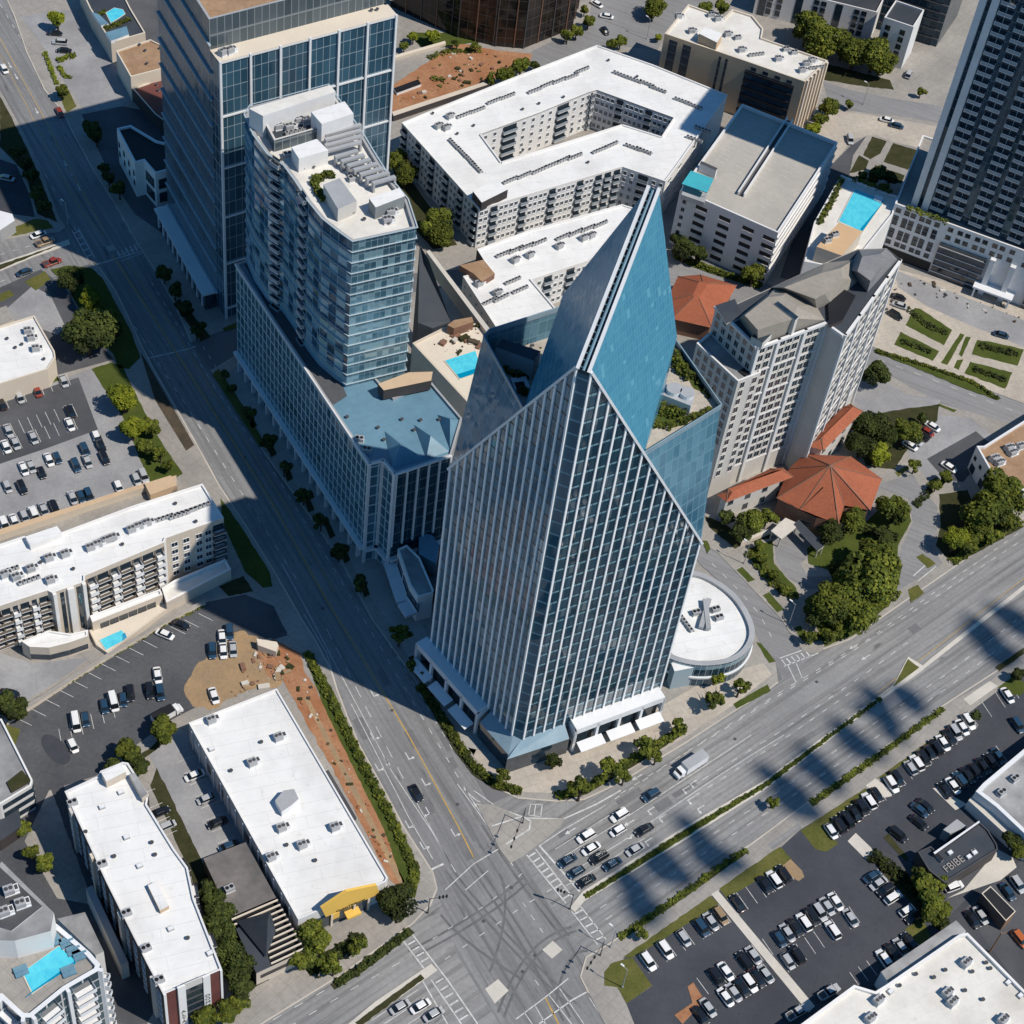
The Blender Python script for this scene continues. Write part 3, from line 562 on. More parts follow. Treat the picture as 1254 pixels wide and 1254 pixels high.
def road_patch(p, d, L, W, mat):
    a = at(p); b = at((p[0] + d[0], p[1] + d[1])); f = (b - a).normalized(); n = Vector((-f.y, f.x, 0)); mb = MB(); z = .0115 if mat == 'patch_dark' else .0119
    mb.face([(*(a + f * u * L / 2 + n * v * W / 2).xy, z) for u, v in ((-1, -1), (1, -1), (1, 1), (-1, 1))]); o = build(mb, 'road_patch', [mat]); o['kind'] = 'structure'
_r = random.Random(5)
for p in ((570, 1040), (444, 892), (520, 985), (553, 935), (545, 905), (575, 1015), (470, 830), (505, 905)): road_patch(p, (12, 22), _r.uniform(3, 7), _r.uniform(1.4, 2.6), 'patch_dark')
for p in ((690, 1020), (812, 985), (838, 967), (770, 975), (985, 905), (1120, 770)): road_patch(p, (20, -12.5), _r.uniform(3, 8), _r.uniform(1.2, 2.4), 'patch_dark')
F('shaded_asphalt', jag([(62, 965), (78, 962), (132, 1085), (182, 1185), (198, 1222), (180, 1254), (150, 1254), (128, 1160), (108, 1090)], .8), 'lot_mid', .158); F('shaded_asphalt', jag([(184, 962), (230, 1062), (240, 1095), (278, 1190), (300, 1205), (318, 1198), (250, 1060), (236, 1032), (192, 940)], .8), 'dark_soil', .158)  # dark sheets stand for asphalt plus the shade round the long apartments
for p in ((626, 1087), (655, 1170), (592, 1128), (480, 870), (760, 1020), (900, 905), (1000, 835), (560, 985), (395, 745), (300, 560), (640, 1190)):
    mb = MB(); a = at(p); mb.face([(a.x + .42 * math.cos(i * .5236), a.y + .42 * math.sin(i * .5236), .0252) for i in range(12)]); o = build(mb, 'manhole_cover', ['dark_metal']); o['kind'] = 'structure'
def skid(px, wd=.4):
    P = [Vector(p) for p in px]; out = []
    for k in range(25):
        t = k / 24; a = P[0].lerp(P[1], t); b = P[1].lerp(P[2], t); out.append(at(a.lerp(b, t)))
    mb = MB(); skid.k = getattr(skid, 'k', 0) + 1; mb.strip(out, wd, .0122 + .0007 * skid.k); o = build(mb, 'tyre_marks', ['tyre_mark']); o['kind'] = 'structure'
for a in (((545, 1065), (600, 1140), (700, 1235)), ((552, 1062), (607, 1137), (707, 1230)), ((575, 1060), (640, 1150), (690, 1250)), ((583, 1057), (648, 1147), (698, 1246)), ((640, 1075), (590, 1120), (500, 1165)), ((646, 1081), (596, 1127), (506, 1172)), ((700, 1135), (640, 1150), (610, 1240)), ((706, 1140), (648, 1156), (617, 1246)), ((612, 1070), (630, 1110), (600, 1190)), ((540, 1120), (560, 1150), (640, 1200)), ((720, 1165), (690, 1160), (680, 1235)), ((590, 1010), (630, 1075), (690, 1150)), ((596, 1007), (637, 1072), (697, 1146))): skid(a, .55)
poly_mark([(130, 302), (139, 299), (142, 306), (133, 308)], .024, 'walk')
# hotel street crosswalk
mark([(955, 806), (992, 793)], .25); mark([(960, 816), (1002, 800)], .25)
for i in range(6): mark([(957 + i * 6, 808 - i * 2), (963 + i * 6, 815 - i * 2)], .35)
dashes([(872, 690), (900, 718), (930, 752), (950, 790)], 7); mark([(975, 812), (982, 830)], .2); mark([(965, 815), (975, 836)], .2)
dashes([(1075, 440), (1150, 468), (1254, 508)], 8)
mark([(1118, 706), (1138, 688)], .25, .16); mark([(1124, 712), (1146, 694)], .25, .16)
dashes([(0, 312), (40, 300), (75, 288)], 5); dashes([(0, 345), (50, 328), (85, 315)], 5)
# ================================================================== BUILDINGS
def proj(P):
    d = _rt * P.x + _fw * P.y + _up * (P.z - CH); return (d.x / d.z * FPX + 627, d.y / d.z * FPX + 627)
V3 = lambda p, z: Vector((p[0], p[1], z))
WMESH = {}
def win_mesh(w, h, style):
    k = (round(w, 2), round(h, 2), style)
    if k not in WMESH:
        mb = MB(); fr = 'white_metal' if style in ('white', 'bal') else 'wall_grey' if style == 'stone' else 'dark_metal'
        t, d = .10, .10
        mb.face([(-w / 2, .03, 0), (w / 2, .03, 0), (w / 2, .03, h), (-w / 2, .03, h)][::-1], 1)
        for a in ((-w / 2 - t, -t, t, h + 2 * t), (w / 2, -t, t, h + 2 * t), (-w / 2, -t, w, t), (-w / 2, h, w, t)): mb.box((a[0], 0, a[1]), (a[2], 0, 0), (0, d, 0), (0, 0, a[3]), 0)
        mb.box((-.03, .0, 0), (.06, 0, 0), (0, .07, 0), (0, 0, h), 0)
        mb.box((-w / 2 - .15, 0, -t - .1), (w + .3, 0, 0), (0, .2, 0), (0, 0, .1), 0)
        WMESH[k] = mb.mesh('window', [fr, 'pane'])
    return WMESH[k]
def bal_mesh(w, d, rail):
    if rail == 'bar':
        k = ('bar', round(w, 2), d)
        if k not in WMESH:
            mb = MB(); mb.box((-w / 2, 0, 0), (w, 0, 0), (0, d, 0), (0, 0, .2), 0); mb.box((-w / 2, d - .1, 1.0), (w, 0, 0), (0, .1, 0), (0, 0, .12), 0); mb.box((-w / 2, d - .06, .3), (w, 0, 0), (0, .03, 0), (0, 0, .6), 1)
            for x in (-w / 2, w / 2 - .1): mb.box((x, d - .1, .2), (.1, 0, 0), (0, .1, 0), (0, 0, .8), 0); mb.box((x, 0, 1.0), (.1, 0, 0), (0, d, 0), (0, 0, .1), 0)
            mb.face([(-w / 2 + .1, .05, .25), (w / 2 - .1, .05, .25), (w / 2 - .1, .05, 2.7), (-w / 2 + .1, .05, 2.7)][::-1], 2); mb.box((-.06, .0, .25), (.12, 0, 0), (0, .09, 0), (0, 0, 2.4), 0)
            WMESH[k] = mb.mesh('balcony', ['wall_lgrey', 'rail_dim', 'pane'])
        return WMESH[k]
    k = ('b', round(w, 2), d, rail)
    if k not in WMESH:
        mb = MB(); mb.box((-w / 2, 0, 0), (w, 0, 0), (0, d, 0), (0, 0, .22), 0)
        mb.box((-w / 2, d - .08, .22), (w, 0, 0), (0, .06, 0), (0, 0, .95), 1)
        for sx in (-1, 1): mb.box((sx * (w / 2 - .04) - .03, 0, .22), (.06, 0, 0), (0, d - .08, 0), (0, 0, .95), 1)
        mb.face([(-w / 2 + .2, .04, .25), (w / 2 - .2, .04, .25), (w / 2 - .2, .04, 2.5), (-w / 2 + .2, .04, 2.5)][::-1], 2)
        WMESH[k] = mb.mesh('balcony', ['wall_lgrey' if rail != 'white_metal' else 'white_metal', rail, 'pane'])
    return WMESH[k]
class Bld:
    def __init__(s, name, label, cat, px, z, zb=.1, group=None, xy=None):
        s.P = [Vector((p[0], p[1])) for p in xy] if xy else [at(p, z).xy for p in px]
        s.z = z; s.zb = zb; n = len(s.P)
        s.area = sum(s.P[i].x * s.P[(i + 1) % n].y - s.P[(i + 1) % n].x * s.P[i].y for i in range(n)); s.sg = 1 if s.area > 0 else -1
        c = sum(s.P, Vector((0, 0))) / n
        s.r = thing(name, label, cat, (c.x, c.y, zb), group); s.items = {}
    def edge(s, i):
        p, q = s.P[i % len(s.P)], s.P[(i + 1) % len(s.P)]
        if s.sg < 0: p, q = q, p          # p -> q keeps the outside on the right
        d = (q - p); L = d.length; d.normalize(); return p, q, d, Vector((d.y, -d.x)), L
    def part(s, mb, name, mats): return build(mb, name, mats, s.r)
    def walls(s, mat, per=None, z0=None, z1=None, name='wall'):
        per = per or {}; ms = [mat] + sorted(set(per.values()) - {mat}); mb = MB(); a, b = s.zb if z0 is None else z0, s.z if z1 is None else z1
        for i in range(len(s.P)):
            p, q, d, n, L = s.edge(i); mi = ms.index(per.get(i, mat))
            mb.face([V3(p, a), V3(q, a), V3(q, b), V3(p, b)], mi, [(0, a), (L, a), (L, b), (0, b)])
        return s.part(mb, name, ms)
    def inset(s, t):
        n = len(s.P); out = []
        for i in range(n):
            a, b, c = s.P[i - 1], s.P[i], s.P[(i + 1) % n]
            d1 = (b - a).normalized(); d2 = (c - b).normalized(); n1 = Vector((-d1.y, d1.x)) * s.sg; n2 = Vector((-d2.y, d2.x)) * s.sg
            m = n1 + n2; k = max(.35, m.dot(n1)); out.append(b + m * (t / k))
        return out
    def roof(s, mat, par='wall_white', drop=.6, t=.35):
        mb = MB(); pts = s.inset(t)
        if s.sg < 0: pts = pts[::-1]
        mb.face([V3(p, s.z - drop) for p in pts], 0); s.part(mb, 'roof', [mat])
        if drop > 0:
            mb = MB(); I = s.inset(t); n = len(I)
            for i in range(n):
                a, b, c, d = s.P[i], s.P[(i + 1) % n], I[(i + 1) % n], I[i]
                f = [V3(a, s.z), V3(b, s.z), V3(c, s.z), V3(d, s.z)]; g = [V3(d, s.z), V3(c, s.z), V3(c, s.z - drop), V3(d, s.z - drop)]
                if s.sg < 0: f.reverse(); g.reverse()
                mb.face(f); mb.face(g)
            s.part(mb, 'parapet', [par])
    def _add(s, kind, i, u, z, mesh, off=0.0):
        p, q, d, n, L = s.edge(i); o = p + d * u + n * off
        M4 = Matrix(((d.x, n.x, 0, o.x), (d.y, n.y, 0, o.y), (0, 0, 1, z), (0, 0, 0, 1)))
        # local axes: x along the wall, y outwards (mirrored when needed keeps the mesh outside)
        s.items.setdefault(kind, []).append((M4, mesh, (Vector((o.x, o.y, z)) - CAMP).length))
    def wins(s, i, cols, zs, w, h, u0=1.0, u1=1.0, style='dark', off=0.0, skip=()):
        L = s.edge(i)[4]; us = cols if isinstance(cols, (list, tuple)) else [u0 + w / 2 + (L - u0 - u1 - w) * (k / (cols - 1) if cols > 1 else .5) for k in range(cols)]
        for a, u in enumerate(us):
            for b, z in enumerate(zs):
                if (a, b) in skip: continue
                s._add('window', i, u, z, win_mesh(w, h, style), off)
    def bals(s, i, us, zs, w, d=1.4, rail='dark_metal', off=0.0):
        for u in us:
            for z in zs: s._add('balcony', i, u, z, bal_mesh(w, d, rail), off)
    def strip(s, i, u0, u1, z0, z1, dep, mat, name, inn=0.0, frac=False):
        p, q, d, n, L = s.edge(i)
        if frac: u0 *= L; u1 *= L
        mb = MB(); mb.box(V3(p + d * u0 - n * inn, z0), V3(d * (u1 - u0), 0), V3(n * (dep + inn), 0), (0, 0, z1 - z0)); return s.part(mb, name, [mat])
    def done(s):
        for kind, L in s.items.items():
            L.sort(key=lambda t: t[2]); org = ORG[s.r.name]
            for M4, me, _ in L[:98]:
                o = link(kind, me, s.r); m = M4.copy(); m.translation -= org; o.matrix_local = m
            if len(L) > 98:
                vs, fs, mi, ms = [], [], [], []
                for M4, me, _ in L[98:]:
                    k = len(vs); vs += [tuple(M4 @ v.co - org) for v in me.vertices]
                    loc = []
                    for x in me.materials:
                        if x not in ms: ms.append(x)
                        loc.append(ms.index(x))
                    for p in me.polygons: fs.append([k + j for j in p.vertices]); mi.append(loc[p.material_index])
                me2 = bpy.data.meshes.new(kind + 's'); me2.from_pydata(vs, [], fs)
                for x in ms: me2.materials.append(x)
                me2.polygons.foreach_set('material_index', mi); o = link(kind + 's', me2, s.r); o['kind'] = 'stuff'
AC = {}
def unit_mesh(kind):
    if kind not in AC:
        mb = MB()
        if kind == 'ac':
            mb.cbox((0, 0, 0), 2.2, 1.5, .25, 0, 2); mb.cbox((0, 0, .25), 2.1, 1.4, 1.05, 0, 0)
            for x in (-.5, .5): mb.cyl((x, 0, 1.3), .42, .12, 12, 1, top=3)
            mb.box((-1.06, -.5, .45), (.02, 0, 0), (0, 1.0, 0), (0, 0, .6), 1)
        elif kind == 'big':
            mb.cbox((0, 0, 0), 2.9, 1.9, .3, 0, 2); mb.cbox((-.45, 0, .3), 1.9, 1.7, 1.3, 0, 0); mb.cbox((1.0, 0, .3), .9, 1.5, .9, 0, 2)
            for x in (-.9, 0): mb.cyl((x, 0, 1.6), .4, .12, 12, 1, top=1)
            mb.cbox((1.0, 0, 1.2), .6, 1.0, .08, 0, 1)
        elif kind == 'vent':
            mb.cyl((0, 0, 0), .28, .5, 10, 0); mb.cyl((0, 0, .5), .45, .2, 10, 1)
        elif kind == 'hatch':
            mb.cbox((0, 0, 0), 1.3, 1.0, .5, 0, 0); mb.cbox((0, 0, .5), 1.1, .8, .12, 0, 2)
        elif kind == 'rack':
            for k in range(5): mb.cbox((-2.2 + k * 1.1, 0, 0), .85, .85, .95, 0, 0); mb.cyl((-2.2 + k * 1.1, 0, .95), .33, .06, 10, 3)
            mb.cbox((0, .65, 0), 5.4, .12, .35, 0, 1)
        AC[kind] = mb.mesh('rooftop_unit', ['grey_metal', 'dark_metal', 'white_metal', 'black'])
    return AC[kind]
UC = {}
NAMES = dict(ac=('air_conditioner', 'small air conditioner', 'air conditioner'), big=('air_conditioner', 'large air conditioner', 'air conditioner'), vent=('roof_vent', 'vent pipe', 'vent'), hatch=('roof_hatch', 'metal hatch', 'roof hatch'), rack=('condenser_rack', 'rack of condensers', 'condensers'))
def units(kind, pts, z, where, ang=0, grp=None, order='from the left'):
    """pts in photo pixels, given left to right"""
    nm, lb, ct = NAMES[kind]
    for p in pts:
        k = UC[(kind, where)] = UC.get((kind, where), 0) + 1; a = at(p, z)
        o = link(nm, unit_mesh(kind)); o.location = a; o.rotation_euler = (0, 0, ang + R.uniform(-.04, .04))
        tag(o, '%s on %s, %s %s' % (lb, where, ORD[k - 1], order), ct, grp or 'rooftop equipment on ' + where); ORG[o.name] = a
def rbox(name, px, z0, h, mat, top, label, cat, parent=None, rim=None):
    """a flat roofed box whose top outline is px"""
    pts = [at(p, z0 + h).xy for p in px]; mb = MB(); mb.prism(pts, z0, z0 + h, 0, 1)
    if parent: return build(mb, name, [mat, top], parent)
    return solo(mb, name, [mat, top], label, cat)
# ------------------------------------------------------------------ glass office tower with the split gable
FAC('glass_front_left', (.045, .115, .17), (.15, .28, .36), (.02, .04, .055), 1.17, 3.7, .08, .14, metal=.14, rough=.06, patch=.035, g3=(.26, .30, .34), bandc=(.16, .26, .32), bandh=.10)  # broad grey patches paint reflections into the glass colour of the left facade
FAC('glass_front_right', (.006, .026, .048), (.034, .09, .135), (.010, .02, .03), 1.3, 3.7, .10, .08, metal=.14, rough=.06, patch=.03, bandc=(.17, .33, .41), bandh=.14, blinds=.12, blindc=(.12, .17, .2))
FAC('glass_slope', (.04, .205, .32), (.065, .26, .375), (.085, .27, .37), .9, 1.9, .07, .05, metal=.08, rough=.16, patch=.05, wav=.02, blinds=.05, blindc=(.13, .36, .47))
FAC('glass_wing', (.04, .135, .205), (.13, .28, .37), (.14, .26, .33), 1.9, 3.7, .07, .06, metal=.12, rough=.06, patch=.04, g3=(.02, .07, .12), wav=.03)
FAC('glass_corner', (.03, .09, .14), (.06, .15, .21), (.14, .28, .35), 4, 3.7, .03, .12, metal=.15, rough=.06)
A1 = at((708, 450), 128.5); A2 = at((722, 455), 128.5); Lg = at((551, 575), 70.5); Rg = at((858, 665), 62.5)
def on_line(a, b, xpx):
    lo, hi = 0.0, 1.0; s = proj(b)[0] > proj(a)[0]
    for _ in range(40):
        m = (lo + hi) / 2
        if (proj(a.lerp(b, m))[0] < xpx) == s: lo = m
        else: hi = m
    return a.lerp(b, lo)
El = on_line(A1, Lg, 640); Er = on_line(A2, Rg, 788)
B1 = at((794, 230), 150); B2 = at((807, 233), 150)
_nr = (Er - A2).cross(B2 - A2); _o = at((829, 412), 0); _d = at((829, 412), 100) - _o
Dp = _o + _d * ((A2 - _o).dot(_nr) / _d.dot(_nr))
TZ = min(El.z, Er.z) - 1.0
_nl = (B1 - A1).cross(El - A1); _o = at((690, 360), 0); _d = at((690, 360), 100) - _o; Dl = _o + _d * ((A1 - _o).dot(_nl) / _d.dot(_nl))
P1 = at((591, 415), El.z); P2 = at((598, 407), El.z); P3 = at((692, 377), El.z); Q1 = at((882, 499), Er.z); T3 = at((827, 421), Er.z)
gl = lambda p, z=0: Vector((p.x, p.y, z))
tw = thing('glass_office_tower', 'tall blue glass office tower with split sloping gable and white vertical fins, at the corner', 'office tower', gl(A1, .1))
def wallface(mb, pts, mi):
    pts = [Vector(p) for p in pts]; n = (pts[1] - pts[0]).cross(pts[2] - pts[0]); h = Vector((-n.y, n.x, 0))
    h = h.normalized() if h.length > 1e-6 else Vector((1, 0, 0)); up = n.normalized().cross(h); up = up if up.z > 0 else -up
    if n.z > .3 * n.length: pass
    o = Vector((pts[0].x, pts[0].y, 0)); vs = abs(up.z) > .95
    mb.face(pts, mi, [((p - o).dot(h), p.z if vs else (p - o).dot(up)) for p in pts])
mb = MB(); C1, C2, L0, R0 = gl(A1), gl(A2), gl(Lg), gl(Rg)
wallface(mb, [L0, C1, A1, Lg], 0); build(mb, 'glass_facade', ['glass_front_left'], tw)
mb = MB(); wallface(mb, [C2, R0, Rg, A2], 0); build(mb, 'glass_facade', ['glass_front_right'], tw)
mb = MB(); wallface(mb, [C1, C2, A2, A1], 0); build(mb, 'corner_glazing', ['glass_corner'], tw)
mb = MB(); wallface(mb, [A1, B1, Dl, El][::-1] if False else [El, A1, B1, Dl], 0); build(mb, 'sloping_roof', ['glass_slope'], tw)
mb = MB(); wallface(mb, [A2, Er, Dp, B2], 0); build(mb, 'sloping_roof', ['glass_slope'], tw)
mb = MB(); wallface(mb, [Lg, El, P1], 0); wallface(mb, [gl(P1), L0, Lg, P1], 0); wallface(mb, [gl(P2), gl(P1), P1, P2], 0); wallface(mb, [gl(P3), gl(P2), P2, P3], 0); build(mb, 'wing_facade', ['glass_wing'], tw)
mb = MB(); wallface(mb, [Rg, Q1, Er], 0); wallface(mb, [R0, gl(Q1), Q1, Rg], 0); wallface(mb, [gl(Q1), gl(T3), T3, Q1], 0); wallface(mb, [gl(T3), gl(P3), P3, T3], 0); build(mb, 'wing_facade', ['glass_wing'], tw)
mb = MB(); mb.face([gl(p, TZ) for p in (El, Er, Q1, T3, P3, P2, P1)]); build(mb, 'terrace', ['plaza'], tw)
mb = MB(); Dt = gl(Dp, TZ - 1); Ee = gl(El, TZ - 1); Erb = gl(Er, TZ - 1)
wallface(mb, [Erb, Dt, Dp, Er], 0); Dlt = gl(Dl, TZ - 1); wallface(mb, [Dlt, Ee, El, Dl], 0); wallface(mb, [Dt, Dlt, Dl, Dp], 0); wallface(mb, [Dl, B1, Dp], 0); wallface(mb, [B1, B2, Dp], 0); build(mb, 'back_wall', ['glass_slope'], tw)
mb = MB(); dn = Vector((0, 0, -1.2)); mb.face([A1 + dn, A2 + dn, B2 + dn, B1 + dn]); mb.face([A1 + dn, A2 + dn, A2, A1]); build(mb, 'ridge_channel', ['dark_metal'], tw)
for a, b in ((A1, B1), (A2, B2)):
    mb = MB(); d = (b - a).normalized(); s = Vector((d.y, -d.x, 0)).normalized(); mb.box(a - s * .3 - d * .3, (b - a) + d * .6, s * .6, d.cross(s).normalized() * (-.7 if d.cross(s).z < 0 else .7)); build(mb, 'ridge_rail', ['white_metal'], tw)
mb = MB(); mb.tube(A1.lerp(A2, .5) + Vector((0, 0, -.3)), B1.lerp(B2, .5) + Vector((0, 0, -.3)), .35, .35, 8)
for k in range(26):
    t = (k + .5) / 26; a = A1.lerp(B1, t); b = A2.lerp(B2, t); mb.tube(a + Vector((0, 0, -.5)), b + Vector((0, 0, -.5)), .12, .12, 5)
build(mb, 'ridge_pipe', ['roof_blue'], tw)
nL = Vector((C1 - L0)); nL = Vector((nL.y, -nL.x, 0)).normalized(); nR = (R0 - C2); nR = Vector((nR.y, -nR.x, 0)).normalized()
for (p, q, tp, tq, n) in ((L0, C1, Lg, A1, nL), (C2, R0, A2, Rg, nR)):
    d = (q - p).normalized(); L = (q - p).length
    for k in range(15):
        t = (k + .12) / 14.24; c = p.lerp(q, t); top = tp.lerp(tq, t); mb = MB()
        mb.box(gl(c, 8.5) - d * .21, d * .42, n * .34, (0, 0, top.z - 8.5 + .2)); build(mb, 'fin', ['fin_white'], tw)
    mb = MB(); e = (tq - tp); u = e.normalized(); mb.box(tp - n * .1, e, n * .7, n.cross(u) * (1 if n.cross(u).z > 0 else -1) * .5); build(mb, 'gable_coping', ['white_metal'], tw)
# terrace balustrades
for a, b in ((El, P1), (P1, P2), (P2, P3), (Er, Q1), (Q1, T3)):
    mb = MB(); d = gl(b) - gl(a); n = Vector((d.y, -d.x, 0)).normalized() * .25; z = min(a.z, b.z)
    mb.box(gl(a, z - .3), d, n, (0, 0, 1.3)); build(mb, 'balustrade', ['glass_canopy'], tw)
# base: framed canopies, awnings and the glazed skirt
def frame(p, d, n, u0, u1, dep, zt, nb):
    mb = MB(); o = gl(p) + d * u0; U = d * (u1 - u0)
    mb.box(o + Vector((0, 0, zt)), U, n * dep, (0, 0, .7)); mb.box(o + n * (dep - .5) + Vector((0, 0, zt - 1.2)), U, n * .5, (0, 0, 1.2))
    for k in range(nb + 1): mb.box(o + U * (k / nb) - d * .35 + n * (dep - .7) + Vector((0, 0, .1)), d * .7, n * .7, (0, 0, zt - .1))
    for e in (0, 1): mb.box(o + U * e - d * .3 + Vector((0, 0, 3.5)), d * .6, n * dep, (0, 0, zt - 3.5))
    build(mb, 'canopy_frame', ['white_metal'], tw)
    mb = MB(); mb.box(o + d * .4 + n * (dep - 1.6) + Vector((0, 0, .1)), U - d * .8, n * .1, (0, 0, zt - .2)); build(mb, 'shop_glazing', ['pane'], tw)
    for k in range(3):
        a = o + U * ((k + .08) / 3) + n * dep + Vector((0, 0, 3.6)); mb = MB(); mb.box(a, U * (.84 / 3), n * 2.6 + Vector((0, 0, -.5)), (0, 0, .15)); build(mb, 'awning', ['white_metal'], tw)
dL = (C1 - L0).normalized(); LL = (C1 - L0).length; dR = (R0 - C2).normalized(); LR = (R0 - C2).length
frame(L0, dL, nL, -1.5, LL * .70, 3.2, 8.6, 4); frame(C2, dR, nR, LR * .34, LR * .98, 3.2, 8.6, 4)
mb = MB(); k0 = gl(L0.lerp(C1, .74)); k1 = gl(C2.lerp(R0, .30)); ex = (nL + nR).normalized() * 5.2
pts = [k0, C1, C2, k1]; out = [k0 + nL * 3, C1 + ex * .75, C1 + ex, k1 + nR * 3]
for i in range(3): mb.face([gl(out[i], 6.2), gl(out[i + 1], 6.2), gl(pts[i + 1], 8.4), gl(pts[i], 8.4)])
build(mb, 'glass_canopy', ['glass_canopy'], tw)
mb = MB()
for i in range(3): mb.face([gl(out[i], .1), gl(out[i + 1], .1), gl(out[i + 1], 6.2), gl(out[i], 6.2)])
build(mb, 'lobby_wall', ['pane'], tw)
# terrace fixtures
rbox('terrace_hut', [(607, 425), (616, 415), (662, 430), (654, 442)], TZ, 5.5, 'wall_grey', 'roof_dark', 'grey hut with dark flat roof on the left terrace of the glass tower', 'hut')
rbox('plant_room', [(808, 482), (815, 470), (838, 472), (850, 488), (846, 497)], TZ, 3.0, 'wall_grey', 'grey_metal', 'grey plant room on the right terrace of the glass tower', 'plant room')
mb = MB(); mb.cyl(at((825, 479), TZ + 3.02), 1.6, .9, 16, 0, top=1); solo(mb, 'cooling_fan', ['white_metal', 'grey_metal'], 'round white cooling fan on the plant room, left one of the pair', 'fan', 'cooling fans')
mb = MB(); mb.cyl(at((841, 484), TZ + 3.02), 1.5, .9, 16, 0, top=1); solo(mb, 'cooling_fan', ['white_metal', 'grey_metal'], 'round white cooling fan on the plant room, right one of the pair', 'fan', 'cooling fans')
mb = MB(); mb.cbox(at((637, 472), TZ + .02), 3.2, 3.2, .8, .4, 0); mb.cbox(at((637, 472), TZ + .82), 2.0, 2.0, .05, .4, 1); solo(mb, 'fire_pit', ['white_metal', 'black'], 'square white fire pit near the tip of the left terrace', 'fire pit')
# ------------------------------------------------------------------ oval podium beside the tower
ov = [(800, 745), (822, 702), (850, 697), (880, 710), (905, 730), (922, 758), (926, 780), (915, 800), (895, 812), (862, 816), (835, 812), (812, 803)]
def smooth(px, n=3):
    for _ in range(n - 1):
        q = []
        for i in range(len(px)):
            a, b = px[i], px[(i + 1) % len(px)]; q += [(a[0] * .75 + b[0] * .25, a[1] * .75 + b[1] * .25), (a[0] * .25 + b[0] * .75, a[1] * .25 + b[1] * .75)]
        px = q
    return px
FAC('glass_oval', (.015, .04, .065), (.05, .10, .14), (.3, .38, .42), 2.2, 4.0, .05, .04, metal=.35, bandc=(.22, .34, .40), bandh=.32)
b = Bld('oval_pavilion', 'low oval glass pavilion with white flat roof beside the glass tower', 'pavilion', smooth(ov), 8.6); b.walls('glass_oval'); b.roof('roof_white', 'grey_metal', .9, 1.4)
mb = MB(); I = [V3(p, 0) for p in b.inset(-.35)]; O = [V3(p, 0) for p in b.P]
for i in range(len(I)):
    j = (i + 1) % len(I); f = [gl(I[i], 3.4), gl(I[j], 3.4), gl(I[j], 4.0), gl(I[i], 4.0)]; mb.face(f if b.sg > 0 else f[::-1]); f = [gl(I[i], 4.0), gl(I[j], 4.0), gl(O[j], 4.0), gl(O[i], 4.0)]; mb.face(f if b.sg > 0 else f[::-1])
b.part(mb, 'cornice', ['white_metal']); b.done()
rbox('glass_vestibule', [(822, 812), (862, 796), (864, 800), (862, 815), (826, 822)], .1, 7.5, 'glass_oval', 'roof_white', 'glazed vestibule with white roof between the glass tower and the oval pavilion', 'vestibule')
for nm, a, c in (('first', (858, 770), (868, 735)), ('second', (867, 772), (863, 736))):
    mb = MB(); p, q = at(a, 8.2), at(c, 8.2); d = (q - p).normalized(); n = Vector((-d.y, d.x, 0)); mb.box(p - n * .6, q - p, n * 1.2, (0, 0, .8 if nm == 'first' else 1.0)); solo(mb, 'air_duct', ['grey_metal'], 'grey air duct crossing another on the oval roof, %s of the pair' % ('leaning right' if nm == 'first' else 'leaning left'), 'duct', 'crossed ducts')
units('ac', [(852, 752), (876, 748), (880, 758)], 7.75, 'the white oval pavilion roof', .5); units('rack', [(840, 765)], 7.75, 'the white oval pavilion roof', -.9)
# ------------------------------------------------------------------ left office tower
FAC('glass_left_dark', (.028, .07, .11), (.09, .15, .2), (.16, .21, .25), .9, 8.2, .16, .02, metal=.12, rough=.12, patch=.05)
FAC('glass_left_front', (.018, .055, .09), (.06, .14, .2), (.30, .36, .40), 1.9, 4.1, .06, .045, metal=.15, rough=.06, patch=.04)
FAC('glass_parapet', (.06, .085, .10), (.13, .16, .18), (.22, .24, .25), 2.0, 5.0, .10, .10, metal=.25, rough=.15)
p0 = at((266.5, 76.5), 86).xy; p1 = at((481, 19), 86).xy; g3 = at((214, 283)).xy; p3 = p0 + (g3 - at((274, 390)).xy); p2 = p1 + p3 - p0
q0 = at((257, 62), 86).xy; q1 = at((474, 5), 86).xy
b = Bld('office_tower', 'dark glass office tower with white piers and brown roof at the left', 'office tower', None, 95, xy=[q0, q1, q1 + p3 - p0, q0 + p3 - p0])
b.walls('glass_left_front', {3: 'glass_left_dark', 1: 'glass_left_dark'}, z1=86); b.walls('glass_parapet', z0=86, name='screen_wall'); b.roof('roof_brown', 'grey_metal', 3.0, .6)
pr, qr, dd, nn, LLb = b.edge(0); fd = (p0 - q0).dot(nn)
mb = MB(); mb.box(V3(pr, .1), V3(dd * LLb, 0), V3(nn * fd, 0), (0, 0, 85.6)); 
mb = MB(); a0, a1 = pr + nn * fd, qr + nn * fd
mb.face([V3(a0, .1), V3(a1, .1), V3(a1, 86), V3(a0, 86)], 0, [(0, 0), (LLb, 0), (LLb, 86), (0, 86)]); mb.face([V3(pr, .1), V3(a0, .1), V3(a0, 86), V3(pr, 86)], 0, [(0, 0), (fd, 0), (fd, 86), (0, 86)]); mb.face([V3(a1, .1), V3(qr, .1), V3(qr, 86), V3(a1, 86)], 0, [(0, 0), (fd, 0), (fd, 86), (0, 86)])
b.part(mb, 'front_bay', ['glass_left_front']); mb = MB(); mb.box(V3(pr, 85.6), V3(dd * LLb, 0), V3(nn * (fd + .3), 0), (0, 0, .6)); b.part(mb, 'ledge', ['wall_cream'])
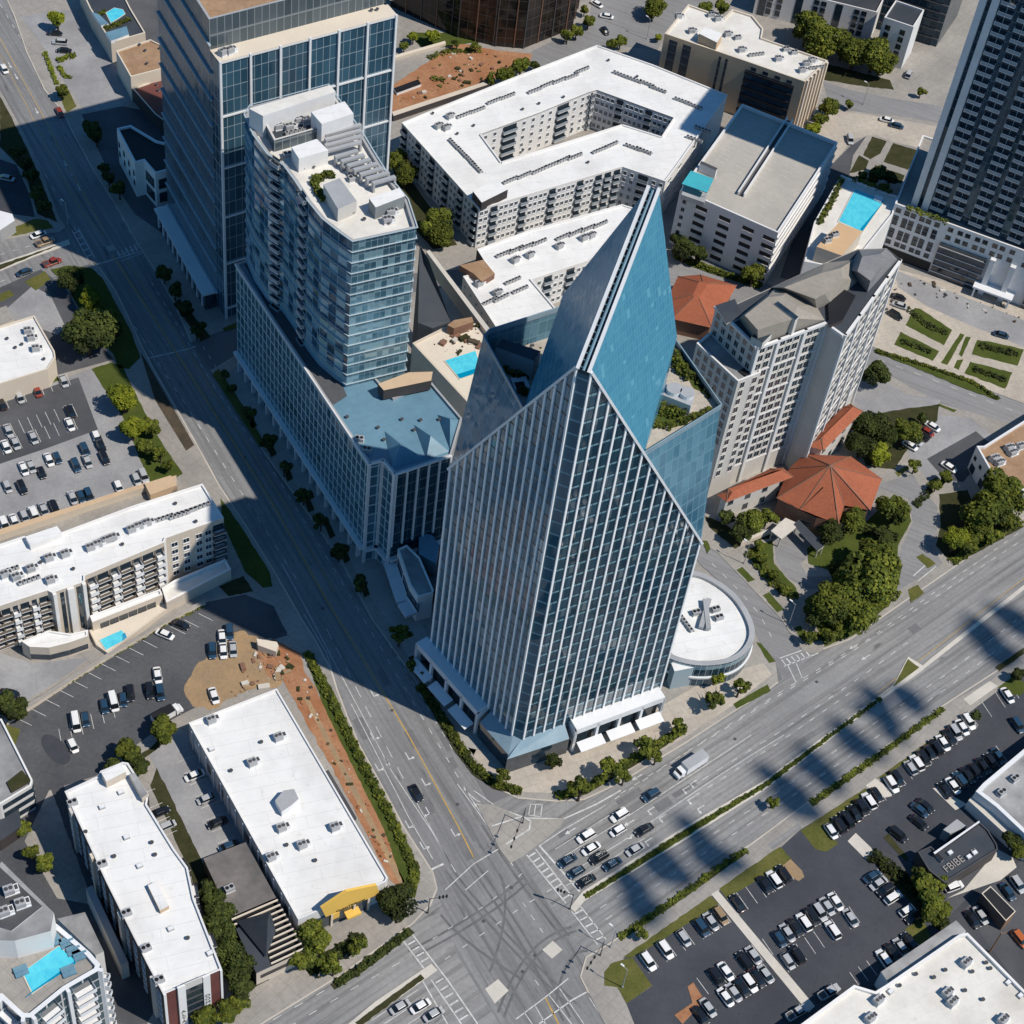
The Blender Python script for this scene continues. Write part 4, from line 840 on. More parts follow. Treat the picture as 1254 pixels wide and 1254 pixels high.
for k in range(7):
    c = a0.lerp(a1, (k + .03) / 6.06); mb = MB(); mb.box(V3(c - dd * .3, .1), V3(dd * .6, 0), V3(nn * .6, 0), (0, 0, 86.2)); b.part(mb, 'pier', ['white_metal'])
for k in range(6):
    z = 3.5 + k * 16.4; mb = MB(); mb.box(V3(a0, z), V3(a1 - a0, 0), V3(nn * .35, 0), (0, 0, .45)); b.part(mb, 'floor_band', ['white_metal'])
for k in range(11):
    z = 6 + k * 8.2; p, q, d, n, L = b.edge(3); mb = MB(); mb.box(V3(p, z), V3(q - p + d * 1.0, 0), V3(n * .55, 0), (0, 0, .25)); b.part(mb, 'sun_shelf', ['slab_edge'])
    p, q, d, n, L = b.edge(1); mb = MB(); mb.box(V3(p - d * 1.5, z), V3(d * 3.0, 0), V3(n * 1.3, 0), (0, 0, .4)); b.part(mb, 'sun_shelf', ['grey_metal'])
p, q, d, n, L = b.edge(3); mb = MB(); mb.box(V3(p, .1), V3(q - p, 0), V3(n * 3.5, 0), (0, 0, 5.2)); b.part(mb, 'base_storey', ['pane']); mb = MB(); mb.box(V3(p, 5.3), V3(q - p, 0), V3(n * 4.2, 0), (0, 0, .6)); b.part(mb, 'canopy', ['wall_lgrey'])
for k in range(10):
    c = p.lerp(q, (k + .5) / 10) + n * 3.5; mb = MB(); mb.box(V3(c - d * .4, .1), V3(d * .8, 0), V3(n * .3, 0), (0, 0, 5.2)); b.part(mb, 'pillar', ['wall_lgrey'])
b.done()
units('big', [(275, 66), (283, 64)], 86.25, 'the cream ledge of the left office tower', .9); units('vent', [(455, 14), (462, 13)], 86.25, 'the cream ledge of the left office tower')
0 and rbox('stair_tower', [(292, -6), (310, 8), (336, 0), (318, -16)], 92, 7, 'wall_beige', 'roof_brown', 'beige stair tower on the brown roof of the left office tower', 'stair tower')
# ------------------------------------------------------------------ curved condominium tower
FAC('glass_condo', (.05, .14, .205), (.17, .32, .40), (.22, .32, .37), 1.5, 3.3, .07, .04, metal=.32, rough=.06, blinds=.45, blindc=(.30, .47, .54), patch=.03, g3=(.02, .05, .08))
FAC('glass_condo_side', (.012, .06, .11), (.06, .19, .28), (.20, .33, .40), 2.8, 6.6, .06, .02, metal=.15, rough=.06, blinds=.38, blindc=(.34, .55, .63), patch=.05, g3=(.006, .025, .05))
ZC = 83.5
co = [(300, 141), (311, 166), (328, 189), (348, 203), (362, 222), (378, 247), (395, 268), (415, 284), (432, 296), (510, 279), (499, 245), (476, 217), (456, 185), (443, 163), (402, 105), (307, 130)]
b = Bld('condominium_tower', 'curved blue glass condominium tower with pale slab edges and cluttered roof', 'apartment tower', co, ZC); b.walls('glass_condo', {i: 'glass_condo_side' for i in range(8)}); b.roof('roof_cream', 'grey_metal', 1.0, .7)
for k in range(25):
    z = 4.5 + k * 3.3; mb = MB(); O = b.inset(-.35); I = b.inset(-.02); n = len(O)
    for i in range(n):
        j = (i + 1) % n; w = O if True else I
        for f in ([V3(O[i], z), V3(O[j], z), V3(O[j], z + .13), V3(O[i], z + .13)], [V3(O[i], z + .13), V3(O[j], z + .13), V3(I[j], z + .13), V3(I[i], z + .13)]): mb.face(f if b.sg > 0 else f[::-1])
    b.part(mb, 'floor_slab', ['slab_edge'])
for k in range(18):
    z = 26 + k * 3.3
    for i, u in ((2, .55), (4, .7)):
        b.bals(i, [b.edge(i)[4] * u], [z], 3.0, 1.0, 'rail_dim', off=.1)
b.done(); zr = ZC - 1.0
rbox('penthouse', [(305, 133), (404, 104), (411, 112), (322, 142)], zr, 6.5, 'wall_lgrey', 'roof_cream', 'pale penthouse wall along the back of the condominium roof', 'penthouse')
b = Bld('plant_enclosure', 'sunken dark plant enclosure with glazed sides on the condominium roof', 'plant enclosure', [(336, 172), (428, 146), (410, 118), (322, 146)], zr + 3.4, zr); b.walls('glass_parapet'); b.roof('roof_dark', 'wall_grey', 2.4, .5); b.done()
units('big', [(343, 157), (356, 158), (368, 149), (377, 150)], zr + 1.05, 'the sunken plant enclosure', .6); units('rack', [(362, 163), (400, 141)], zr + 1.05, 'the sunken plant enclosure', .6)
units('vent', [(330, 186), (345, 197), (372, 208), (384, 206), (432, 262), (446, 270), (462, 262), (485, 262), (476, 275)], zr + .02, 'the condominium roof'); units('big', [(476, 272), (480, 262)], zr + .02, 'the condominium roof', .5); units('ac', [(352, 192), (428, 210), (432, 221)], zr + .02, 'the condominium roof', .5)
rbox('lift_house', [(381, 137), (422, 124), (433, 139), (394, 152)], zr, 6.2, 'wall_lgrey', 'roof_white', 'white lift house on the plant enclosure of the condominium roof', 'lift house')
rbox('white_plant_box', [(357, 180), (388, 170), (402, 184), (366, 194)], zr, 4.2, 'wall_white', 'roof_white', 'white plant box in the middle of the condominium roof', 'plant box')
rbox('grey_plant_room', [(396, 226), (416, 218), (437, 246), (414, 256)], zr, 3.8, 'wall_grey', 'grey_metal', 'grey plant room beside the green hedge on the condominium roof', 'plant room')
rbox('white_plant_room', [(452, 243), (489, 230), (496, 240), (460, 254)], zr, 3.6, 'glass_parapet', 'roof_white', 'white roofed glazed room at the front of the condominium roof', 'plant room')
for j, (px0, px1, n) in enumerate((((395, 170), (445, 163), 4), ((424, 190), (470, 222), 7))):
    for k in range(n):
        t = k / (n - 1); c = (px0[0] + (px1[0] - px0[0]) * t, px0[1] + (px1[1] - px0[1]) * t) if j else (420, 160 + k * 7)
        mb = MB(); a = at((c[0] - (14 if j else 22), c[1] + (4 if j else 6)), zr + 2.2); e = at((c[0] + (14 if j else 22), c[1] - (4 if j else 6)), zr + 2.2); d = (e - a).normalized(); m = Vector((-d.y, d.x, 0))
        mb.box(a - m * .5, e - a, m * 1.0, (0, 0, .6)); mb.box(gl(a, zr) - m * .5, d * .5, m, (0, 0, 2.2)); mb.box(gl(e, zr) - m * .5, -d * .5, m, (0, 0, 2.2))
        solo(mb, 'cooling_louvre', ['grey_metal'], '%s louvred cooling frame from the back in the %s bank on the condominium roof' % (ORD[k], 'front' if j else 'rear'), 'louvre', 'cooling frames')
# ------------------------------------------------------------------ podium of the condominium
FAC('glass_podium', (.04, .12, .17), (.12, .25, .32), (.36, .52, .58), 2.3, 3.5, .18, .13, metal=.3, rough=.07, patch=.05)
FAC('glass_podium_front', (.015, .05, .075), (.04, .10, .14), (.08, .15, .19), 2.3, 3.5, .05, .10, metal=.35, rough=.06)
zp = 37.0
w0 = at((291, 447)).xy; pod = [w0] + [at(p, zp).xy for p in ((452, 567), (469, 563), (484, 580), (553, 557), (566, 512), (527, 466), (482, 486), (430, 430), (360, 300))]
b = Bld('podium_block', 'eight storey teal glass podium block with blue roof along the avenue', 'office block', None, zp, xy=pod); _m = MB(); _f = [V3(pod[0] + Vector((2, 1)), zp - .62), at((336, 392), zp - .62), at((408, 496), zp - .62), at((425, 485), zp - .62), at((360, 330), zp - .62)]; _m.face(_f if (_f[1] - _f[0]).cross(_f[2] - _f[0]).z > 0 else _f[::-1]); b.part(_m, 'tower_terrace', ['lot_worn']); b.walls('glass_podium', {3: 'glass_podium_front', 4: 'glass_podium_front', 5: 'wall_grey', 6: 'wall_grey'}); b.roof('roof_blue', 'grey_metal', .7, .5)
for i in (0, 1, 2, 3):
    p, q, d, n, L = b.edge(i)
    mb = MB(); mb.box(V3(p, 4.8), V3(q - p, 0), V3(n * 1.2, 0), (0, 0, .8)); b.part(mb, 'base_band', ['wall_lgrey'])
    mb = MB(); mb.box(V3(p, zp - .5), V3(q - p, 0), V3(n * .35, 0), (0, 0, .6)); b.part(mb, 'cornice', ['wall_lgrey'])
p, q, d, n, L = b.edge(0)
for k in range(17):
    c = p.lerp(q, (k + .5) / 17); mb = MB(); mb.box(V3(c - d * .4, .1), V3(d * .8, 0), V3(n * .9, 0), (0, 0, 4.7)); b.part(mb, 'pillar', ['wall_lgrey'])
p, q, d, n, L = b.edge(3)
for k in range(6):
    c = p.lerp(q, (k + .1) / 5.2); mb = MB(); mb.box(V3(c - d * .2, 10), V3(d * .4, 0), V3(n * .5, 0), (0, 0, zp - 10)); b.part(mb, 'fin', ['white_metal'])
for i in (1, 2):
    p, q, d, n, L = b.edge(i)
    for e in (0, L): mb = MB(); mb.box(V3(p + d * e - d * .4, .1), V3(d * .8, 0), V3(n * .5, 0), (0, 0, zp)); b.part(mb, 'pier', ['wall_lgrey'])
b.done()
# folded skylights on the podium roof
for k, (a, c, e, f) in enumerate((((471, 528), (479, 576), (520, 562), (474, 530)), ((507, 520), (522, 562), (550, 553), (510, 522)), ((536, 508), (551, 551), (563, 514), (540, 510)))):
    z = zp - .65; A, Cc, Ee_ = at(a, z), at(c, z), at(e, z); ap = (A + Cc + Ee_) / 3 + Vector((0, 0, 3.2)); mb = MB()
    for u, v in ((A, Cc), (Cc, Ee_), (Ee_, A)): mb.face([u, v, ap])
    solo(mb, 'folded_skylight', ['roof_blue'], 'folded triangular skylight on the blue podium roof, %s one' % ('left', 'middle', 'right')[k], 'skylight', 'folded skylights')
units('vent', [(425, 512), (463, 525), (470, 540), (492, 515), (507, 528), (515, 516), (538, 515)], zp - .7, 'the blue podium roof'); units('ac', [(449, 553), (440, 540)], zp - .7, 'the blue podium roof')
rbox('link_terrace', [(463, 470), (500, 456), (530, 455), (528, 466), (470, 478)], zp, 3.2, 'wall_dark', 'wall_tan', 'tan link terrace between the condominium and its podium roof', 'terrace')
# pool deck and sloped dark roof behind the condominium
b = Bld('pool_deck', 'stone pool deck building with turquoise pool beside the condominium', 'pool deck', [(505, 420), (545, 400), (590, 395), (603, 408), (600, 480), (572, 492)], 22); b.walls('wall_grey'); b.roof('wall_cream', 'wall_beige', .5, .5); b.done()
def pool(name, px, z, label, deep=None):
    mb = MB(); pts = [at(p, z).xy for p in px]; c = sum(pts, Vector((0, 0))) / len(pts); big = [c + (p - c) * 1.06 for p in pts]
    t = thing(name, label, 'swimming pool', (c.x, c.y, z)); mb.prism(big, z - .3, z + .10, 0, 0); build(mb, 'surround', ['wall_cream'], t); mb = MB(); mb.prism(pts, z - .2, z + .14, 0, 0); build(mb, 'water', ['water'], t)
    if deep: mb = MB(); mb.prism([at(p, z).xy for p in deep], z, z + .16, 0, 0); build(mb, 'deep_water', ['water_deep'], t)
pool('swimming_pool', [(545, 442), (582, 430), (590, 455), (563, 464)], 21.6, 'turquoise pool on the stone deck between the condominium and the glass tower', [(559, 459), (588, 450), (590, 455), (563, 464)])
mb = MB(); A_ = [at((514, 300), 40), at((512, 395), 24), at((530, 402), 22), at((552, 394), 22), at((525, 318), 38)]
mb.face(A_[::-1]); mb.face([gl(A_[0]), gl(A_[1]), A_[1], A_[0]]); mb.face([gl(A_[1]), gl(A_[2]), A_[2], A_[1]]); mb.face([gl(A_[2]), gl(A_[3]), A_[3], A_[2]]); mb.face([gl(A_[3]), gl(A_[4]), A_[4], A_[3]]); mb.face([gl(A_[4]), gl(A_[0]), A_[0], A_[4]])
solo(mb, 'sloped_roof_hall', ['roof_dark'], 'hall with a long dark sloping roof behind the condominium', 'hall')
rbox('brick_pavilion', [(548, 398), (556, 392), (578, 388), (580, 394), (556, 402)], 21.5, 3, 'brick_brown', 'roof_brown', 'small brown brick pavilion at the top end of the pool deck', 'pavilion')
rbox('garden_wall', [(522, 308), (526, 306), (601, 404), (597, 408)], 18, 5, 'wall_beige', 'concrete_light', 'long beige garden wall running beside the pool deck', 'wall')
# low white annex on the avenue between podium and tower
b = Bld('shop_annex', 'low white shop annex with dark patched roof on the avenue', 'shop', [(487, 672), (498, 667), (514, 682), (531, 722), (530, 726), (512, 731), (502, 716)], 10); b.walls('wall_white'); b.roof('roof_grey', 'wall_white', .6, .4)
b.wins(6, 2, [5.2], 4.2, 2.2, 1, 1); b.wins(5, 2, [5.2], 4.0, 2.2, 1, 1); b.strip(6, -.2, 1.0, 3.2, 3.9, 3.0, 'white_metal', 'awning', frac=True); b.strip(5, 0, 1.0, 3.2, 3.9, 3.0, 'white_metal', 'awning', frac=True); b.done()
rbox('glass_lantern', [(513, 658), (522, 653), (530, 656), (538, 668), (534, 690), (513, 678)], 4, 6, 'glass_podium_front', 'roof_blue', 'faceted blue glass lantern roof between podium and glass tower', 'glass roof')
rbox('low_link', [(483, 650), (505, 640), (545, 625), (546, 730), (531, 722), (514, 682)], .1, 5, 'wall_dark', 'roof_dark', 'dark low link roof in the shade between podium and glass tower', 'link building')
# ------------------------------------------------------------------ white courtyard apartments
za = 15.0
Z5 = [1.2, 4.1, 7.0, 9.9, 12.4]
outer = [(492, 150), (560, 122), (620, 98), (731, 55), (800, 79), (891, 116), (866, 151), (827, 206), (815, 222), (762, 204), (728, 214), (660, 234), (587, 256)]
inner = [(589, 164), (614, 198), (690, 175), (762, 152), (810, 167), (825, 144), (731, 110), (720, 113), (660, 138)]
t_ = Bld('courtyard_apartments', 'white five storey apartment block wrapped round a courtyard', 'apartment block', outer, za); b = t_
b.walls('wall_white', {12: 'wall_lgrey'})
P = lambda p: at(p, za - .5)
mb = MB()
for q in ([(492, 150), (731, 55), (891, 116), (866, 151), (825, 144), (731, 110), (589, 164)], [(492, 150), (589, 164), (614, 198), (762, 152), (810, 167), (825, 144), (866, 151), (815, 222), (762, 204), (728, 214), (587, 256)]):
    f = [P(p) for p in q]; n = len(f); a = sum(f[i].x * f[(i + 1) % n].y - f[(i + 1) % n].x * f[i].y for i in range(n)); mb.face(f if a > 0 else f[::-1])
b.part(mb, 'roof', ['roof_white'])
mb = MB(); I = b.inset(.4); n = len(I)
for i in range(n):
    f = [V3(b.P[i], za), V3(b.P[(i + 1) % n], za), V3(I[(i + 1) % n], za), V3(I[i], za)]; mb.face(f if b.sg > 0 else f[::-1])
    f = [V3(I[i], za), V3(I[(i + 1) % n], za), V3(I[(i + 1) % n], za - .5), V3(I[i], za - .5)]; mb.face(f if b.sg > 0 else f[::-1])
b.part(mb, 'parapet', ['wall_white'])
# courtyard walls reuse the class with reversed sense
c = Bld.__new__(Bld); c.P = [at(p, za).xy for p in inner]; c.z = za; c.zb = .1; c.items = {}; c.r = b.r
n = len(c.P); ar = sum(c.P[i].x * c.P[(i + 1) % n].y - c.P[(i + 1) % n].x * c.P[i].y for i in range(n)); c.sg = -1 if ar > 0 else 1
c.walls('wall_white'); mb = MB()
for i in range(n):
    p, q, d, nn, L = c.edge(i); mb.box(V3(p, za - .5), V3(q - p, 0), V3(-nn * .4, 0), (0, 0, .52))
c.part(mb, 'parapet', ['wall_white'])
def apt_face(c, i, pat, unit=4.2, style='dark', z5=Z5, w=1.5):
    """pattern of bays along a wall: w = two windows, b = dark recessed balcony bay, . = blank"""
    p, q, d, nn, L = c.edge(i); k = len(pat); st = L / k
    for j, ch in enumerate(pat):
        u = (j + .5) * st
        if ch == 'w': c.wins(i, [u - st * .24, u + st * .24], z5, w * .62, 1.25, style='white')
        if ch == 'o': c.wins(i, [u], z5, w * .7, 1.25, style='white')
        if ch == 'b':
            mb = MB(); mb.box(V3(p + d * (u - st * .36), .6), V3(d * st * .72, 0), V3(nn * .06, 0), (0, 0, za - 1.4 if z5 is Z5 else z5[-1] + 1.6)); c.part(mb, 'recess', ['dark_metal'])
            c.bals(i, [u], [z - .5 for z in z5], st * .72, .8, 'rail_dim', off=.06)
apt_face(b, 11, 'wbwwbw'); apt_face(b, 10, 'wbwwbw'); apt_face(b, 9, 'bbb'); apt_face(b, 8, 'wbw'); apt_face(b, 12, 'bwbwbwbwbwb'); apt_face(b, 7, '.w.'); apt_face(b, 6, '.w...w.w.')
for i in range(n):
    p, q, d, nn, L = c.edge(i); mid = (p + q) / 2
    if nn.dot(Vector((0, 0)) - mid) > 0: apt_face(c, i, {True: 'wwbwwbww', False: 'wbw'}[L > 25])
apt_face(c, 0, 'w')
b.items['window'] = b.items.get('window', []) + c.items.get('window', []); b.items['balcony'] = b.items.get('balcony', []) + c.items.get('balcony', []); b.done()
aw = wang((492, 150), (731, 55)); zq = za - .48; wh = 'the white courtyard apartment roof'
units('rack', [(568, 142), (585, 136), (605, 125), (622, 119), (655, 112), (670, 105), (685, 100), (700, 95), (713, 87)], zq, wh, aw)
units('rack', [(625, 222), (642, 216), (660, 210), (676, 203), (690, 197), (704, 193), (734, 185), (748, 179)], zq, wh + ' lower wing', aw)
units('rack', [(760, 93), (776, 99), (792, 104), (806, 111)], zq, wh + ' right wing', wang((731, 55), (891, 116)))
units('rack', [(835, 125), (850, 131), (775, 182), (788, 186), (860, 160), (850, 172)], zq, wh + ' far right end', wang((731, 55), (891, 116)))
units('rack', [(556, 178), (566, 188), (576, 198), (583, 206)], zq, wh + ' left wing', wang((492, 150), (587, 256)))
units('big', [(552, 144), (538, 156), (548, 158)], zq, wh, aw); units('vent', [(530, 140), (560, 165), (580, 155), (640, 135), (660, 128), (690, 120), (745, 75), (780, 95), (640, 185), (720, 200), (700, 160)], zq, wh)
rbox('roof_lift_house', [(579, 234), (608, 219), (622, 232), (590, 248)], za - .5, 3.2, 'wall_dark', 'roof_white', 'dark lift house with white roof at the front corner of the courtyard apartments', 'lift house')
# ------------------------------------------------------------------ lower white apartments
zb_ = 13.0; wh = 'the lower white apartment roof'
b = Bld('street_apartments', 'lower white apartment block with L shaped roof in front of the courtyard block', 'apartment block', [(584, 305), (650, 281), (762, 250), (800, 262), (720, 319), (651, 342), (683, 380), (609, 403), (567, 338), (600, 330)], zb_)
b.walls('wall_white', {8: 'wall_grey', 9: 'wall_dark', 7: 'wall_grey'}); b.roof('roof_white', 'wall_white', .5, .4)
Z4 = [1.2, 4.1, 7.0, 9.9]; apt_face(b, 4, 'wbwbw', z5=Z4); apt_face(b, 5, 'wb', z5=Z4); apt_face(b, 7, 'www', z5=Z4); b.done()
units('rack', [(617, 312), (632, 307), (645, 303), (660, 298), (690, 291), (705, 286), (720, 281), (735, 276)], zb_ - .48, wh, aw); units('big', [(686, 303), (650, 314), (632, 320), (725, 290), (716, 293), (588, 349), (610, 360)], zb_ - .48, wh, aw); units('rack', [(600, 370), (614, 366), (628, 345), (637, 356)], zb_ - .48, wh + ' front wing', aw)
rbox('brick_roof_house', [(563, 325), (592, 318), (606, 335), (590, 345), (580, 335)], zb_ - .5, 2.0, 'brick_brown', 'roof_brown', 'brown roofed brick stair house on the lower white apartments', 'stair house')
# ------------------------------------------------------------------ parking garage
zd = 20.5
b = Bld('parking_garage', 'pale concrete parking garage with slotted walls and open top deck', 'parking garage', [(909, 127), (1026, 174), (953, 285), (833, 232)], zd); b.walls('wall_lgrey'); b.roof('deck_conc', 'wall_lgrey', 1.1, .5)
for u in (.24, .48, .72, .93):
    for k in range(6):
        p, q, d, n, L = b.edge(2); wq = 3.6; mb = MB(); mb.box(V3(q + (p - q) * (1 - u) - d * wq / 2, 1.5 + k * 3.0), V3(d * wq, 0), V3(n * .06, 0), (0, 0, 1.3)); b.part(mb, 'slot_opening', ['black'])
        mb = MB(); mb.box(V3(q + (p - q) * (1 - u) - d * wq / 2, 1.3 + k * 3.0), V3(d * wq, 0), V3(n * .25, 0), (0, 0, .18)); b.part(mb, 'sill', ['wall_lgrey'])
for k in range(6):
    b.wins(2, [2.0], [2 + k * 2.9], .9, .9)
    p, q, d, n, L = b.edge(1); mb = MB(); mb.box(V3(p + d * 2, 1.5 + k * 3), V3(d * (L - 4), 0), V3(n * .06, 0), (0, 0, 1.3)); b.part(mb, 'slot_opening', ['black']); mb = MB(); mb.box(V3(p, 2.8 + k * 3), V3(d * L, 0), V3(n * .3, 0), (0, 0, .9)); b.part(mb, 'spandrel', ['wall_lgrey'])
mb = MB(); a, e = at((966, 148), zd - 1.1), at((906, 240), zd - 1.1); d = (e - a).normalized(); n = Vector((-d.y, d.x, 0)); mb.box(a - n * .9, e - a, n * .35, (0, 0, 1.3)); mb.box(a + n * .9, e - a, n * .35, (0, 0, 1.3)); mb.box(a - n * .9 + Vector((0, 0, .03)), e - a, n * 1.8, (0, 0, .06), 1); b.part(mb, 'ramp_wall', ['wall_lgrey', 'lot_mid'])
mb = MB()
for rowa, rowb in (((914, 138), (872, 204)), ((936, 150), (888, 222)), ((962, 156), (912, 235)), ((985, 170), (930, 252)), ((1012, 178), (952, 268))):
    for k in range(16):
        t = k / 15; c0 = (rowa[0] + (rowb[0] - rowa[0]) * t, rowa[1] + (rowb[1] - rowa[1]) * t); a = at(c0, zd - 1.08); e = at((c0[0] + 11, c0[1] + 5), zd - 1.08); mb.strip([a, e], .14, zd - 1.08)
b.part(mb, 'bay_lines', ['paint']); b.done()
t = thing('canopy_stair', 'stair head with flat turquoise canopy on the garage corner', 'stair canopy', at((851, 225), zd - 1)); mb = MB(); mb.prism([at(p, zd + 3.2).xy for p in ((846, 209), (874, 219), (866, 236), (835, 225))], zd + 3, zd + 3.25, 0, 0, True); build(mb, 'canopy', ['teal_canvas'], t)
mb = MB()
for p in ((846, 211), (872, 220), (865, 234), (837, 224)): mb.cyl(gl(at(p, zd + 3), zd - 1), .12, 4.05, 6)
build(mb, 'posts', ['white_metal'], t); mb = MB(); mb.prism([at(p, zd).xy for p in ((838, 228), (866, 240), (862, 250), (834, 240))], zd - 1, zd + .6, 0, 0); build(mb, 'enclosure', ['grey_metal'], t)
rbox('stair_wall', [(859, 197), (879, 206), (877, 209), (857, 200)], zd - 1.1, 3, 'wall_lgrey', 'dark_metal', 'low grey stair wall on the garage deck beside the turquoise canopy', 'stair wall')
# ------------------------------------------------------------------ tan office block
zt_ = 21.0; to = [(843, 5), (814, 41), (914, 75), (986, 100), (1014, 74), (933, 46), (935, 35), (922, 19), (897, 11), (887, 21)]
b = Bld('tan_office_block', 'tan office block with white roof and dark ribbon windows behind the garage', 'office block', to, zt_); b.walls('wall_tan'); b.roof('roof_cream', 'wall_cream', .6, .5)
p, q, d, n, L = b.edge(1)
for u0, u1 in ((.07, .17), (.24, .34), (.68, .71), (.76, .79)):
    mb = MB(); mb.box(V3(p + d * L * u0, .5), V3(d * L * (u1 - u0), 0), V3(n * .08, 0), (0, 0, zt_ - 2)); b.part(mb, 'window_strip', ['pane'])
    for k in range(6): mb = MB(); mb.box(V3(p + d * L * u0, 3 + k * 3), V3(d * L * (u1 - u0), 0), V3(n * .14, 0), (0, 0, .25)); b.part(mb, 'spandrel', ['dark_metal'])
p, q, d, n, L = b.edge(2)
mb = MB(); mb.box(V3(p + d * .3, .5), V3(d * (L - 3.3), 0), V3(n * .08, 0), (0, 0, zt_ - 3.4)); b.part(mb, 'ribbon_glazing', ['pane'])
for k in range(6): mb = MB(); mb.box(V3(p + d * .3, 2.5 + k * 2.9), V3(d * (L - 3.3), 0), V3(n * .5, 0), (0, 0, .7)); b.part(mb, 'spandrel', ['black'])
b.wins(2, 4, [zt_ - 2.6], 1.6, 1.2, 2, 4)
p, q, d, n, L = b.edge(3)
for k in range(6): mb = MB(); mb.box(V3(p.lerp(q, (k + .3) / 6), .1), V3(d * .9, 0), V3(n * .7, 0), (0, 0, zt_)); b.part(mb, 'pier', ['wall_cream'])
b.done(); wh = 'the white roof of the tan office block'
rbox('roof_house', [(856, 41), (863, 33), (885, 41), (878, 52)], zt_ - .6, 3.5, 'wall_tan', 'roof_white', 'tan plant house on the white roof of the tan office block', 'plant house')
units('big', [(832, 22), (848, 40), (880, 25), (892, 44), (909, 63), (954, 74), (988, 80), (983, 88), (995, 76)], zt_ - .58, wh, .4); units('rack', [(926, 68), (1000, 84)], zt_ - .58, wh, .4); units('ac', [(870, 20), (903, 48), (962, 62), (972, 66)], zt_ - .58, wh, .4)
# ------------------------------------------------------------------ grey mansard hotel tower
gt = [(928, 424), (1013, 393), (1020, 400), (1034, 410), (1102, 317), (1086, 304), (1050, 305), (1010, 322), (960, 345), (902, 372), (877, 374)]
zg = 53.0
b = Bld('hotel_tower', 'tall grey stone hotel tower with stepped sides and beige mansard roofs', 'hotel tower', gt, zg); b.walls('wall_grey')
Zg = [8 + 3.0 * k for k in range(15)]
b.wins(0, [1.8, 4.2, 8.0, 10.2, 12.4, 16.4, 18.4], Zg, 1.6, 2.1, style='stone')
b.wins(0, [1.8 + 0, 8.0, 12.4], [], 1, 1)
L3 = b.edge(3)[4]; b.wins(3, 12, Zg, 1.5, 2.1, 1.2, 1.2, style='stone'); b.wins(10, 6, Zg[9:], 1.3, 1.8, 1, 1, style='stone'); b.wins(9, 2, Zg[9:], 1.2, 1.8, 1, 1, style='stone')
for i, us in ((0, (0, 6.2, 14.4, .985)), (3, (0, .25, .5, .75, .985))):
    p, q, d, n, L = b.edge(i)
    for u in us:
        uu = u * L if u <= 1 else u; mb = MB(); mb.box(V3(p + d * uu - d * .3, .1), V3(d * .9, 0), V3(n * .55, 0), (0, 0, zg)); b.part(mb, 'pilaster', ['wall_lgrey'])
for i in (0, 3, 10, 2):
    p, q, d, n, L = b.edge(i); mb = MB(); mb.box(V3(p, zg - .7), V3(q - p, 0), V3(n * .7, 0), (0, 0, .8)); b.part(mb, 'cornice', ['wall_lgrey'])
for i in (0, 3):
    for k in range(0, 15, 3):
        p, q, d, n, L = b.edge(i); mb = MB(); mb.box(V3(p, 7.2 + k * 3), V3(q - p, 0), V3(n * .25, 0), (0, 0, .35)); b.part(mb, 'string_course', ['wall_lgrey'])
mb = MB(); f = [V3(p, zg - .3) for p in b.P]; mb.face(f if b.sg > 0 else f[::-1]); b.part(mb, 'roof', ['roof_dark'])
def solid(name, base, top, z0, z1, mats, parent):
    """loft between two outlines with the same number of corners"""
    B_ = [at(p, z0) for p in base]; T_ = [at(p, z1) for p in top]; n = len(B_); mb = MB(); a = sum(B_[i].x * B_[(i + 1) % n].y - B_[(i + 1) % n].x * B_[i].y for i in range(n))
    for i in range(n):
        j = (i + 1) % n; f = [B_[i], B_[j], T_[j], T_[i]]; mb.face(f if a > 0 else f[::-1])
    mb.face(T_ if a > 0 else T_[::-1], 1); return build(mb, name, mats, parent)
solid('mansard_roof', [(904, 390), (928, 422), (1010, 392), (998, 372), (972, 352), (950, 352)], [(912, 386), (928, 404), (972, 390), (976, 376), (958, 362), (940, 364)], zg - .3, zg + 5, ['mansard', 'mansard'], b.r)
solid('mansard_roof', [(944, 352), (1000, 378), (1018, 372), (1050, 345), (1046, 318), (1010, 322)], [(960, 352), (998, 366), (1010, 360), (1032, 340), (1030, 328), (1006, 334)], zg - .3, zg + 5, ['mansard', 'mansard'], b.r)
solid('mansard_roof', [(1038, 330), (1062, 358), (1099, 318), (1086, 304), (1052, 306)], [(1050, 332), (1066, 344), (1086, 318), (1078, 311), (1056, 314)], zg - .3, zg + 5, ['shingle_grey', 'shingle_grey'], b.r)
for px_, h in (([(948, 372), (953, 369), (978, 388), (974, 392)], 5.3), ([(920, 412), (932, 404), (946, 408), (934, 420)], 2.0)):
    mb = MB(); mb.prism([at(p, zg + h).xy for p in px_], zg - .2, zg + h, 0, 1); build(mb, 'dormer', ['wall_grey', 'pane'], b.r)
b.done()
b2 = Bld('hotel_wing', 'lower stepped grey stone wing in front of the grey mansard hotel tower', 'hotel wing', [(853, 420), (904, 467), (932, 456), (926, 430), (877, 400)], 44.0); b2.walls('wall_grey'); b2.roof('roof_grey', 'wall_lgrey', .8, .5)
Zs = [8 + 3 * k for k in range(12)]; b2.wins(0, 6, Zs[4:], 1.3, 1.8, 1, 1, style='stone'); b2.wins(1, 2, Zs, 1.3, 2.0, 1, 1, style='stone'); b2.done()
rbox('roof_well', [(905, 454), (918, 446), (926, 452), (913, 460)], 43.2, .5, 'wall_dark', 'black', 'dark open roof well on the stepped grey hotel wing', 'roof well')
